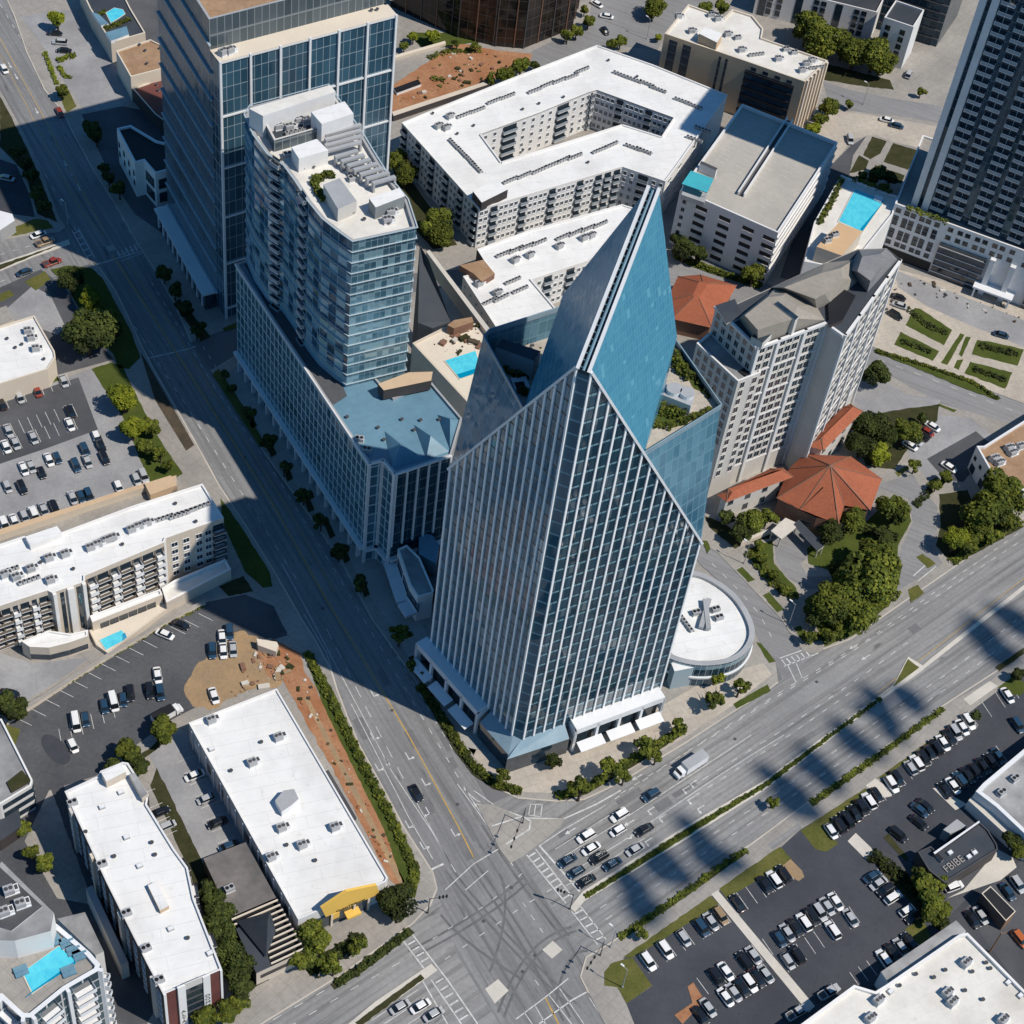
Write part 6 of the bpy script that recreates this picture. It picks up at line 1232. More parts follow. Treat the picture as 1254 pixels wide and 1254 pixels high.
b = Bld('corner_block', 'grey and white office corner with banded windows at the left edge', 'office block', [(-60, 885), (2, 880), (40, 955), (38, 962), (0, 985), (-60, 1000)], 10); b.walls('wall_lgrey'); b.roof('roof_grey', 'wall_white', .6, .4)
for k in range(3): b.strip(3, .5, 8.2, 1.2 + 3 * k, 2.9 + 3 * k, .08, 'pane', 'window_strip'); b.strip(2, .2, 1.4, 1.2 + 3 * k, 2.9 + 3 * k, .08, 'pane', 'window_strip')
b.done(); rbox('roof_garden', [(8, 958), (27, 943), (38, 956), (14, 970)], 9.4, .5, 'wall_dark', 'dark_soil', 'dark planted roof patch on the grey and white corner office', 'roof garden')
rbox('low_roof', [(-60, 1010), (0, 998), (22, 984), (26, 1012), (0, 1030), (-60, 1040)], .1, 4, 'wall_dark', 'roof_dark', 'flat dark low roof beside the grey and white corner office', 'low building')
# ------------------------------------------------------------------ bottom right store
b = Bld('big_box_store', 'large cream roofed store with white parapet at the bottom right', 'store', [(970, 1262), (1046, 1206), (1072, 1214), (1085, 1206), (1175, 1144), (1185, 1142), (1254, 1212), (1330, 1290), (1000, 1330)], 8.0); b.walls('wall_white'); b.roof('roof_cream', 'wall_white', .8, .6); b.done(); wh = 'the cream store roof'
rbox('entrance_roof', [(1079, 1190), (1171, 1127), (1183, 1140), (1088, 1204)], .1, 6.2, 'wall_white', 'roof_grey', 'grey entrance roof strip with white edge along the cream roofed store', 'entrance roof')
units('big', [(1076, 1226), (1066, 1248), (1160, 1217), (1166, 1228), (1183, 1180), (1228, 1250)], 7.2, wh, .8); units('vent', [(1101, 1208), (1121, 1194), (1143, 1198), (1157, 1189), (1190, 1191), (1181, 1214), (1203, 1225), (1207, 1180), (1212, 1187)], 7.2, wh); units('hatch', [(1090, 1215), (1234, 1204), (1249, 1220)], 7.2, wh, .8)
# dark restaurant with roof lettering
b = Bld('dark_restaurant', 'low restaurant with dark grey roof and pale roof lettering in the car park', 'restaurant', [(1124, 1043), (1140, 1036), (1148, 1044), (1199, 1006), (1210, 1016), (1221, 1034), (1222, 1040), (1157, 1081), (1138, 1066)], 5.2); b.walls('wall_dark'); b.roof('roof_dark', 'dark_metal', .4, .3); b.done()
a = at((1157, 1071), 5.0); e = at((1185, 1052), 5.0); text('FBIBE', 'lettering', a.lerp(e, .5), e - a, Vector((0, 1, 0)), 1.6 * 1.6, 'concrete', b.r, .06)
a = at((1190, 1045), 5.0); text('81', 'lettering', at((1195, 1044), 5.0), e - at((1157, 1071), 5.0), Vector((0, 1, 0)), 1.6, 'concrete', b.r, .06)
rbox('roof_screen', [(1143, 1044), (1199, 1005), (1200, 1007), (1145, 1046)], 4.8, 1.4, 'wall_dark', 'white_metal', 'pale edged roof screen along the dark restaurant', 'roof screen'); rbox('canvas_porch', [(1155, 1016), (1172, 1003), (1184, 1012), (1164, 1021)], .1, 4.0, 'grey_metal', 'grey_metal', 'small grey porch roof behind the dark restaurant', 'porch'); rbox('skylight_box', [(1145, 1046), (1148, 1044), (1156, 1052), (1153, 1055)], 4.8, .8, 'grey_metal', 'black', 'narrow black skylight in the dark restaurant roof', 'skylight'); units('hatch', [(1163, 1045), (1193, 1045), (1186, 1050)], 4.82, 'the dark restaurant roof', .7)
b = Bld('weathered_store', 'store with stained grey roof and white parapet at the right edge', 'store', [(1195, 969), (1204, 959), (1254, 917), (1330, 860), (1400, 1000), (1300, 1060), (1254, 1020), (1220, 988)], 6.5); b.walls('wall_lgrey'); b.roof('roof_grey', 'white_metal', .7, 1.0); b.done(); units('ac', [(1242, 955), (1226, 972)], 5.85, 'the stained grey store roof', .7)
rbox('store_apron_roof', [(1186, 980), (1195, 970), (1252, 1026), (1258, 1046)], .1, 3.6, 'wall_lgrey', 'concrete_light', 'pale canopy strip along the stained grey store', 'canopy')
b = Bld('timber_shed', 'dark timber shed with black roof beside the bottom right car park', 'shed', [(1202, 1094), (1213, 1085), (1244, 1116), (1232, 1128)], 4.5); b.walls('wall_dark', {2: 'timber'}); b.roof('black', 'wall_cream', .3, .2); b.done()
mb = MB(); a = at((1212, 1166), .15); e = at((1230, 1130), .15); mb.tube(a, a + Vector((0, 0, 9)), .22, .16, 8); mb.tube(a + Vector((0, 0, 8.6)), a + Vector((1.6, .8, 8.6)), .08, .06, 6); solo(mb, 'utility_pole', ['timber'], 'brown timber utility pole between the shed and the cream roofed store', 'pole')
# white building with brown roof at the right
b = Bld('brown_roof_building', 'white building with speckled brown flat roof at the right edge', 'building', [(1196, 546), (1205, 546), (1254, 515), (1340, 462), (1380, 560), (1254, 600), (1240, 600), (1214, 578)], 9); b.walls('wall_white'); b.roof('roof_brown', 'white_metal', .8, .5); b.strip(7, .4, 1.0, 5, 6, .1, 'pane', 'window_strip') if False else None
b.wins(7, 3, [5.2], 1.0, 1.0, 1, 1); b.wins(7, 2, [.8], 2.0, 2.4, 1, 1); b.done(); units('big', [(1218, 563), (1224, 568), (1236, 550), (1240, 556), (1250, 548)], 8.2, 'the speckled brown roof', .6)
# top left shops
b = Bld('roof_garden_shop', 'long shop with blue patched roof garden at the top left', 'shop', [(96, -20), (110, 10), (136, 52), (178, 40), (160, 10), (140, -30)], 8); b.walls('wall_beige'); b.roof('roof_dark', 'wall_cream', .5, .4); b.done()
pool('fountain_pool', [(130, 16), (140, 10), (150, 12), (153, 17), (146, 22), (136, 28)], 7.6, 'small bright blue pool in the roof garden at the top left')
rbox('blue_canopy', [(129, 40), (155, 32), (158, 42), (136, 50)], 7.5, 1.2, 'white_metal', 'roof_blue', 'flat blue canopy on the roof garden shop at the top left', 'canopy'); rbox('blue_canopy', [(112, 14), (122, 18), (133, 29), (124, 31)], 7.5, 1.2, 'white_metal', 'roof_blue', 'small blue tilted canopy by the bright blue roof pool', 'canopy')
b = Bld('brown_roof_shop', 'cream shop with flat brown roof beside the left office tower', 'shop', [(142, 62), (184, 48), (212, 62), (214, 80), (160, 94)], 9); b.walls('wall_cream'); b.roof('roof_brown', 'wall_cream', .5, .4); b.done(); units('vent', [(171, 56), (178, 63), (180, 79), (196, 60)], 8.55, 'the brown shop roof')
b = Bld('red_roof_shop', 'low shop with dark red curved roof beside the left office tower', 'shop', [(162, 108), (180, 102), (200, 92), (216, 94), (218, 150), (204, 150), (190, 140)], 5); b.walls('wall_dark'); b.roof('brick', 'wall_cream', .4, .4); b.done(); units('vent', [(192, 105), (194, 112)], 4.62, 'the dark red curved roof')
b = Bld('black_roof_house', 'white house with black roof and round windows beside the avenue', 'house', [(143, 157), (160, 153), (192, 172), (216, 178), (216, 205), (190, 212), (176, 196), (165, 199)], 13); b.walls('wall_white'); b.roof('black', 'white_metal', .7, .5); b.wins(7, 4, [4, 7.5], 1.0, 1.4, 1, 1); b.wins(5, 2, [2, 7], 2.2, 3.0, 1, 1); b.wins(4, 2, [2, 7], 3, 3.2, 1, 1); b.done()
# red earth garden edge wall and details
rbox('garden_edge_wall', [(480, 137), (600, 98), (602, 102), (482, 142)], .1, 2.2, 'wall_dark', 'wall_beige', 'long dark wall along the lower side of the red earth garden', 'wall')
rbox('garden_edge_wall', [(482, 68), (545, 50), (546, 53), (484, 71)], .1, 1.0, 'wall_beige', 'wall_cream', 'pale wall along the upper side of the red earth garden', 'wall')
rbox('skylight_trench', [(482, 108), (512, 97), (516, 103), (486, 114)], .1, 1.0, 'white_metal', 'black', 'white rimmed black skylight in the red earth garden', 'skylight')
rbox('site_wall', [(314, 782), (339, 786), (341, 790), (338, 798), (316, 790)], .1, 2.5, 'wall_cream', 'wall_cream', 'pale angled wall at the end of the red dirt yard', 'wall')
rbox('lot_wall', [(5, 880), (85, 829), (128, 802), (200, 760), (250, 734), (252, 737), (200, 764), (128, 807), (86, 834), (8, 885)], .1, 1.2, 'wall_beige', 'concrete', 'low planted wall between the balcony flats and the lower car park', 'wall')
rbox('garden_wall', [(907, 661), (948, 645), (950, 648), (908, 665)], .1, 1.4, 'wall_beige', 'concrete_light', 'pale wall by the hotel drive near the hotel street', 'wall')
# ================================================================== TREES
def leaf_mesh(name, seed, n, clumps, leaf, squash=.8, sparse=0.0, mat='leaf_mid'):
    """crown of radius about 1 made of leaf clumps round lumpy boughs"""
    r = random.Random(seed); mb = MB(); C_ = []
    for k in range(clumps):
        th = r.uniform(0, 2 * math.pi); ph = math.acos(r.uniform(-.55, 1)); rad = r.uniform(.30, .72)
        C_.append((Vector((math.sin(ph) * math.cos(th) * rad, math.sin(ph) * math.sin(th) * rad, math.cos(ph) * rad * squash)), r.uniform(.20, .42) * (1 - sparse * .35)))
    if not sparse: C_.append((Vector((0, 0, 0)), .55))
    for k in range(n):
        c, q = r.choice(C_); v = Vector((r.gauss(0, 1), r.gauss(0, 1), r.gauss(0, 1))).normalized(); p = c + v * q * r.uniform(.72, 1.05)
        nr = (v + Vector((r.gauss(0, .5), r.gauss(0, .5), r.gauss(.3, .5)))).normalized(); x = nr.orthogonal().normalized(); y = nr.cross(x); a = r.uniform(0, 6.28); s = leaf * r.uniform(.6, 1.35)
        u = (x * math.cos(a) + y * math.sin(a)) * s; w_ = (y * math.cos(a) - x * math.sin(a)) * s * .7
        mb.face([p - u - w_, p + u - w_ * .6, p + u * 1.1 + w_, p - u * .7 + w_ * 1.1])
    return mb.mesh(name, [mat])
CR = {}
for m_ in ('leaf_mid', 'leaf_bright', 'leaf_dark'):
    CR[m_, 'S'] = [leaf_mesh('crown', 11 + k, 1300, 9, .115, .85, 0, m_) for k in range(3)]
    CR[m_, 'L'] = [leaf_mesh('crown', 31 + k, 6000, 24, .052, .75, 0, m_) for k in range(3)]
    CR[m_, 'P'] = [leaf_mesh('crown', 51 + k, 650, 11, .10, .6, .7, m_) for k in range(2)]
def trunk_mesh(seed):
    r = random.Random(seed); mb = MB(); mb.tube((0, 0, 0), (0, 0, .45), .055, .038, 7)
    for k in range(6):
        a = k * 1.05 + r.uniform(0, .5); z = r.uniform(.32, .45); e = Vector((math.cos(a) * r.uniform(.2, .32), math.sin(a) * r.uniform(.2, .32), r.uniform(.6, .8)))
        mb.tube((0, 0, z), e, .026, .01, 5); mb.tube(e, e + Vector((math.cos(a + .6) * .12, math.sin(a + .6) * .12, .12)), .01, .004, 4)
    mb.tube((0, 0, .45), (.02, .01, .85), .036, .01, 6); return mb.mesh('trunk', ['bark'])
TR = [trunk_mesh(3), trunk_mesh(4)]
LEAFN = {'m': ('leaf_mid', 'green'), 'b': ('leaf_bright', 'yellow green'), 'd': ('leaf_dark', 'dark green')}
def tree(px, dia, kind, label, group=None, h=None, sz=None):
    """crown centre at photo pixel px"""
    h = h or dia * (1.05 if dia < 9 else .9); rad = dia / 2; cz = h - rad * .72; a = at(px, cz); m_, _ = LEAFN[kind[0]]; q = kind[1] if len(kind) > 1 else ('L' if dia >= 8 else 'S')
    t = thing('tree', label, 'tree', (a.x, a.y, .15), group)
    c = link('crown', R.choice(CR[m_, q]), t); c.location = (0, 0, cz - .15); c.rotation_euler = (0, 0, R.uniform(0, 6.28)); c.scale = (rad * R.uniform(1.02, 1.2), rad * R.uniform(1.02, 1.2), rad * R.uniform(.85, 1.0))
    k = link('trunk', R.choice(TR), t); k.scale = (h * .9, h * .9, h * .92); k.rotation_euler = (0, 0, R.uniform(0, 6.28)); return t
def trees(lst, where, group, order='from the top'):
    for i, (x, y, d, k) in enumerate(lst):
        size = 'large' if d >= 11 else 'small' if d <= 5 else 'medium'
        tree((x, y), d, k, '%s %s tree %s, %s %s' % (size, 'sparse' if k[1:] == 'P' else LEAFN[k[0]][1], where, ORD[i], order), group)
trees([(70, 24, 7, 'b'), (76, 112, 5, 'm'), (112, 157, 6, 'd'), (118, 168, 5.5, 'd'), (127, 206, 4, 'd'), (133, 218, 4.5, 'd'), (146, 231, 6, 'd'), (201, 335, 5.5, 'd'), (214, 356, 5.5, 'd'), (227, 379, 5.5, 'd'), (241, 404, 5.5, 'd')], 'right of the upper avenue', 'trees along the upper avenue')
trees([(276, 458, 3.2, 'd'), (284, 476, 3, 'd'), (306, 507, 5, 'd'), (328, 541, 5.2, 'd'), (348, 573, 5, 'dP'), (372, 607, 5.4, 'd'), (393, 639, 5.4, 'dP'), (415, 676, 5.4, 'd'), (442, 714, 5.4, 'd'), (489, 778, 6.5, 'mP'), (504, 812, 4.5, 'mP'), (515, 826, 3.5, 'd')], 'below the podium block', 'street trees below the podium')
trees([(20, 186, 5, 'd'), (32, 201, 5, 'd'), (38, 215, 5.5, 'd'), (44, 236, 5, 'd'), (54, 252, 5, 'd')], 'left of the upper avenue', 'trees left of the upper avenue')
trees([(86, 343, 8, 'd'), (110, 364, 8, 'b'), (128, 388, 7.5, 'm'), (108, 408, 15, 'd'), (140, 405, 6.5, 'd'), (152, 487, 8.5, 'b'), (162, 524, 7, 'b'), (185, 522, 5.5, 'm'), (178, 548, 5, 'm'), (196, 556, 5, 'mP'), (205, 570, 4, 'mP')], 'on the green verge left of the avenue', 'trees on the west verge')
trees([(614, 951, 4.5, 'mP'), (678, 932, 4.8, 'd'), (711, 967, 7, 'mP'), (748, 942, 7, 'mP'), (764, 952, 5, 'mP'), (795, 912, 7, 'mP'), (803, 928, 4.5, 'mP'), (827, 889, 5.5, 'mP'), (874, 852, 7, 'mP'), (877, 829, 5, 'bP'), (906, 842, 6, 'mP')], 'on the glass tower plaza', 'plaza trees', 'from the left')
trees([(1075, 457, 9, 'd'), (1065, 520, 10, 'd'), (1055, 546, 9, 'd'), (1086, 535, 8, 'd'), (1109, 526, 8.5, 'm'), (1077, 557, 7.5, 'b'), (1121, 570, 5, 'mP'), (1130, 512, 4, 'd'), (1097, 625, 10, 'm'), (1046, 636, 8.5, 'm'), (1018, 650, 8, 'd'), (1080, 655, 6, 'd'), (1035, 700, 8, 'd')], 'in the garden of the grey hotel', 'hotel garden trees')
trees([(1072, 704, 17, 'm'), (1081, 688, 13, 'm'), (1046, 716, 14, 'm'), (1020, 740, 13, 'm'), (1050, 745, 12, 'm'), (1000, 748, 8, 'd'), (990, 776, 5, 'mP'), (1016, 779, 5, 'm'), (1030, 770, 5, 'm')], 'in the grove above the boulevard', 'grove by the boulevard')
trees([(1224, 596, 13, 'm'), (1212, 622, 14, 'm'), (1236, 612, 11, 'm'), (1200, 645, 9, 'm'), (1170, 660, 8, 'b'), (1186, 668, 6, 'm'), (1158, 585, 4.5, 'm'), (1147, 594, 4, 'm'), (1214, 656, 6, 'm'), (1235, 640, 7, 'm')], 'by the brown roofed building', 'trees by the brown roofed building')
trees([(922, 638, 8, 'm'), (940, 632, 6, 'm'), (910, 652, 7, 'd'), (890, 634, 5, 'd'), (935, 684, 3.5, 'm'), (948, 704, 3.5, 'm'), (960, 722, 3.5, 'm'), (930, 668, 3.5, 'm')], 'on the green strip beside the hotel street', 'trees along the hotel street')
trees([(839, 303, 8.5, 'd'), (857, 312, 6, 'd'), (829, 292, 5, 'd'), (923, 335, 7.5, 'm')], 'at the foot of the parking garage', 'trees below the parking garage', 'from the left')
trees([(487, 194, 8, 'm'), (497, 212, 8, 'm'), (536, 268, 10, 'm'), (542, 288, 9, 'm'), (526, 280, 7, 'm')], 'left of the white courtyard apartments', 'trees beside the courtyard apartments')
trees([(530, 44, 5.5, 'b'), (506, 45, 4.5, 'b'), (600, 98, 4.5, 'm'), (619, 92, 7.5, 'm'), (638, 80, 7, 'm'), (655, 80, 4, 'd'), (495, 56, 4, 'm'), (560, 52, 4, 'mP'), (582, 56, 4, 'mP')], 'round the red earth garden', 'trees round the red earth garden', 'going round')
trees([(695, 44, 5, 'm'), (706, 38, 5, 'm'), (721, 26, 5, 'm'), (716, 12, 4, 'm'), (748, 54, 5, 'mP'), (760, 50, 5, 'm'), (802, 8, 9, 'm'), (864, 9, 6, 'm'), (884, 9, 6, 'm'), (806, 46, 3, 'b')], 'along the curved street at the top', 'trees along the curved street', 'from the left')
trees([(990, 34, 14, 'm'), (1004, 48, 15, 'm'), (1034, 54, 12, 'm'), (1048, 64, 13, 'm'), (1072, 66, 14, 'm'), (1080, 74, 11, 'm')], 'by the navy tower', 'round trees by the navy tower', 'from the left')
trees([(1015, 132, 8, 'm'), (1005, 146, 6, 'm'), (996, 158, 5, 'b'), (1040, 128, 3.5, 'm'), (1128, 112, 4, 'm'), (1075, 214, 7, 'd'), (1090, 218, 6, 'd'), (1040, 222, 4, 'm'), (1056, 216, 4, 'm'), (1070, 222, 4, 'm'), (1084, 230, 4, 'm')], 'between tan office and rooftop pool', 'trees by the rooftop pool')
trees([(201, 893, 7, 'm'), (157, 922, 6.5, 'm'), (170, 938, 5, 'd'), (140, 938, 5, 'd'), (28, 1014, 4, 'm'), (40, 1044, 4.5, 'm'), (54, 1058, 5, 'm'), (20, 870, 6, 'd'), (8, 862, 6, 'd')], 'round the dark lower left car park', 'trees round the lower left car park', 'going round')
trees([(256, 1092, 6, 'd'), (262, 1108, 7, 'd'), (266, 1126, 8, 'd'), (274, 1146, 8, 'd'), (282, 1168, 8, 'd'), (290, 1190, 8, 'd'), (272, 1172, 7, 'd'), (296, 1208, 6, 'd')], 'between long apartments and annex', 'trees in the gap')
trees([(385, 1152, 9, 'm'), (399, 1178, 6, 'mP'), (408, 1186, 5, 'mP'), (440, 1152, 4.5, 'mP'), (434, 1162, 4, 'mP'), (482, 1102, 9, 'd'), (486, 1116, 5, 'mP'), (372, 1176, 6, 'm'), (252, 1246, 6, 'm'), (278, 1238, 6, 'm'), (293, 1228, 5, 'm')], 'in front of the yellow store', 'trees in front of the store', 'going outwards')
trees([(1130, 1074, 6, 'mP'), (1134, 1088, 7, 'm'), (1140, 1103, 7, 'm'), (1142, 1118, 6, 'm'), (1150, 1082, 5, 'm'), (1156, 1113, 4, 'm'), (1240, 1030, 5, 'd'), (1246, 1040, 5, 'm'), (1195, 876, 3, 'd'), (788, 1140, 4, 'mP'), (946, 982, 4, 'mP'), (1246, 826, 4, 'd')], 'in the south car park', 'trees of the south car park', 'from the restaurant')
def hedge(px, wd, h, label, mat='leaf_mid', dens=26, z0=.15, name='hedge', cat='hedge'):
    r = random.Random(len(px) * 7 + int(px[0][0])); P = [at(p, z0) for p in px]; mb = MB()
    for i in range(len(P) - 1):
        d = P[i + 1] - P[i]; L = d.length
        if L < .1: continue
        d.normalize(); n = Vector((-d.y, d.x, 0))
        for k in range(int(L * dens * wd ** .5)):
            u = r.uniform(0, L); v = r.uniform(-.5, .5) * wd * (1 + .25 * math.sin(u * 1.7 + i)); z = h * (1 - abs(v / wd) * .7) * r.uniform(.25, 1.05) * (1 + .25 * math.sin(u * 2.3))
            p = P[i] + d * u + n * v + Vector((0, 0, z)); nr = Vector((r.gauss(0, .5), r.gauss(0, .5), 1)).normalized(); x = nr.orthogonal().normalized(); y = nr.cross(x); a = r.uniform(0, 6.28); s = r.uniform(.14, .34)
            U = (x * math.cos(a) + y * math.sin(a)) * s; W = (y * math.cos(a) - x * math.sin(a)) * s * .8; mb.face([p - U - W, p + U - W, p + U + W, p - U + W])
    return solo(mb, name, [mat], label, cat, 'hedges and planting strips')
hedge([(376, 800), (402, 850), (440, 928), (478, 1000), (508, 1066), (505, 1092), (498, 1096)], 2.0, 1.0, 'long clipped hedge between the red dirt yard and the avenue pavement')
hedge([(513, 840), (530, 862), (548, 890), (562, 912), (576, 934), (604, 959), (638, 970)], 2.0, 1.0, 'dark hedge along the avenue kerb curving round the glass tower plaza', 'leaf_mid')
hedge([(680, 976), (718, 966), (790, 921), (838, 893)], 2.0, 1.0, 'hedge strip along the boulevard kerb below the plaza trees')
hedge([(758, 1149), (833, 1098), (885, 1059), (914, 1041)], 1.5, .4, 'dark planting strip along the south kerb, left of the car park drive', 'leaf_mid', 14)
hedge([(993, 984), (1070, 930), (1155, 868)], 1.5, .4, 'dark planting strip along the south kerb, right of the car park drive', 'leaf_mid', 14)
hedge([(717, 1098), (840, 1019), (938, 961), (1018, 900), (1078, 856)], 1.0, .35, 'low planting strip on the narrow boulevard median', 'leaf_mid', 10)
hedge([(1066, 1046), (1100, 1072), (1130, 1098), (1156, 1136)], 3.2, 1.4, 'dark hedge between the south car park and the restaurant drive', 'leaf_dark')
hedge([(450, 1180), (500, 1142)], 1.8, .8, 'planting strip on the kerb left of the crossing', 'leaf_dark'); hedge([(412, 1206), (448, 1182)], 1.8, .8, 'planting strip farther left on the boulevard kerb', 'leaf_dark')
hedge([(380, 1192), (445, 1148)], 3.5, 1.0, 'dark shrub bed in front of the yellow store front', 'leaf_dark')
hedge([(826, 314), (880, 334), (932, 351)], 2.2, 1.2, 'clipped hedge along the foot of the parking garage')
hedge([(918, 676), (945, 712), (974, 734)], 3.0, 1.2, 'shrub strip between the hotel street and the curved hotel drive', 'leaf_mid')
hedge([(985, 786), (1045, 766), (1100, 725)], 2.4, .9, 'green verge shrubs along the boulevard below the grove', 'leaf_mid', 16)
hedge([(1165, 690), (1210, 660), (1252, 638)], 2.4, .9, 'flowering verge shrubs by the boulevard at the right edge', 'leaf_mid', 16)
hedge([(1110, 378), (1140, 402), (1160, 408)], 2.0, .8, 'shrubs in the upper left bed of the plaza garden', 'leaf_dark', 16); hedge([(1104, 418), (1140, 432)], 2.0, .8, 'shrubs in the lower left bed of the plaza garden', 'leaf_dark', 16)
hedge([(1200, 424), (1246, 434)], 2.2, .8, 'shrubs in the upper right bed of the plaza garden', 'leaf_dark', 16); hedge([(1192, 452), (1232, 466)], 2.0, .8, 'shrubs in the lower right bed of the plaza garden', 'leaf_dark', 16)
hedge([(1073, 430), (1130, 447), (1190, 468), (1222, 489)], 1.2, .7, 'long hedge between the plaza garden and the lane', 'leaf_mid', 18)
hedge([(1020, 625), (1060, 650), (1100, 660)], 3, 1.0, 'shrub bed in the hotel roundabout', 'leaf_dark', 16); hedge([(1120, 620), (1140, 600)], 2, .8, 'shrubs beside the hotel exit drive', 'leaf_dark', 16)
hedge([(1110, 255), (1160, 274)], 2.0, 1.2, 'planting along the roof edge of the white podium', 'leaf_mid', 20, 19.0)
hedge([(1030, 220), (1020, 245), (1002, 275)], 1.8, 1.2, 'planting along the left edge of the rooftop pool deck', 'leaf_mid', 20, 16.5); hedge([(1044, 220), (1092, 238)], 1.8, 1.2, 'planting along the far edge of the rooftop pool deck', 'leaf_mid', 20, 16.5)
hedge([(384, 223), (389, 236), (397, 248)], 1.6, 1.4, 'green hedge beside the grey plant room on the condominium roof', 'leaf_mid', 40, ZC - 1.0); hedge([(384, 222), (408, 214)], 2.2, 1.4, 'green hedge end on the condominium roof', 'leaf_mid', 40, ZC - 1.0)
hedge([(620, 450), (634, 458), (646, 462)], 3.0, 1.8, 'green shrubs beside the hut on the left terrace of the glass tower', 'leaf_mid', 30, TZ); hedge([(639, 484), (643, 478)], 1.6, 1.2, 'shrub at the tip of the left terrace', 'leaf_mid', 30, TZ)
hedge([(806, 500), (820, 506), (840, 509)], 3.0, 1.8, 'green shrubs in front of the plant room on the right terrace', 'leaf_mid', 30, TZ); hedge([(824, 434), (832, 452), (846, 466)], 2.6, 1.8, 'green shrubs at the far end of the right terrace', 'leaf_mid', 30, TZ)
hedge([(55, 65), (62, 84), (70, 104)], 1.2, .8, 'low hedge left of the small top left car park', 'leaf_bright', 20); hedge([(70, 75), (93, 68)], 2.0, 1.0, 'bright hedge between parked cars in the top left car park', 'leaf_bright', 24); hedge([(72, 82), (80, 94), (88, 96)], 1.2, .8, 'thin hedge round the corner of the top left car park', 'leaf_bright', 20)
hedge([(122, 20), (128, 14)], 1.5, .9, 'shrubs by the bright blue roof pool', 'leaf_mid', 30, 7.6); hedge([(128, 36), (160, 24)], 1.5, .9, 'shrub row behind the blue roof canopy', 'leaf_mid', 30, 7.6)
hedge([(525, 72), (545, 64), (590, 62)], 2.4, .8, 'scrubby green bed in the red earth garden, the wide one', 'leaf_mid', 12); hedge([(528, 96), (545, 100)], 2.2, .8, 'scrubby green bed by the skylight of the red earth garden', 'leaf_mid', 14)
hedge([(10, 880), (85, 836), (128, 808), (200, 766), (248, 742)], 1.1, .7, 'low green planting along the wall of the lower left car park', 'leaf_mid', 16)
G([(795, 514), (812, 488), (846, 506), (800, 526)], 'lawn', TZ + .03); G([(822, 434), (832, 440), (868, 484), (850, 476)], 'lawn', TZ + .03); G([(618, 446), (650, 458), (644, 470), (628, 462)], 'lawn', TZ + .03)
hedge([(797, 518), (815, 524), (850, 512), (872, 502)], 1.6, .9, 'low shrubs along the front edge of the right terrace', 'leaf_mid', 26, TZ); hedge([(838, 446), (856, 466), (872, 488)], 1.8, 1.0, 'low shrubs along the outer edge of the right terrace', 'leaf_dark', 26, TZ)
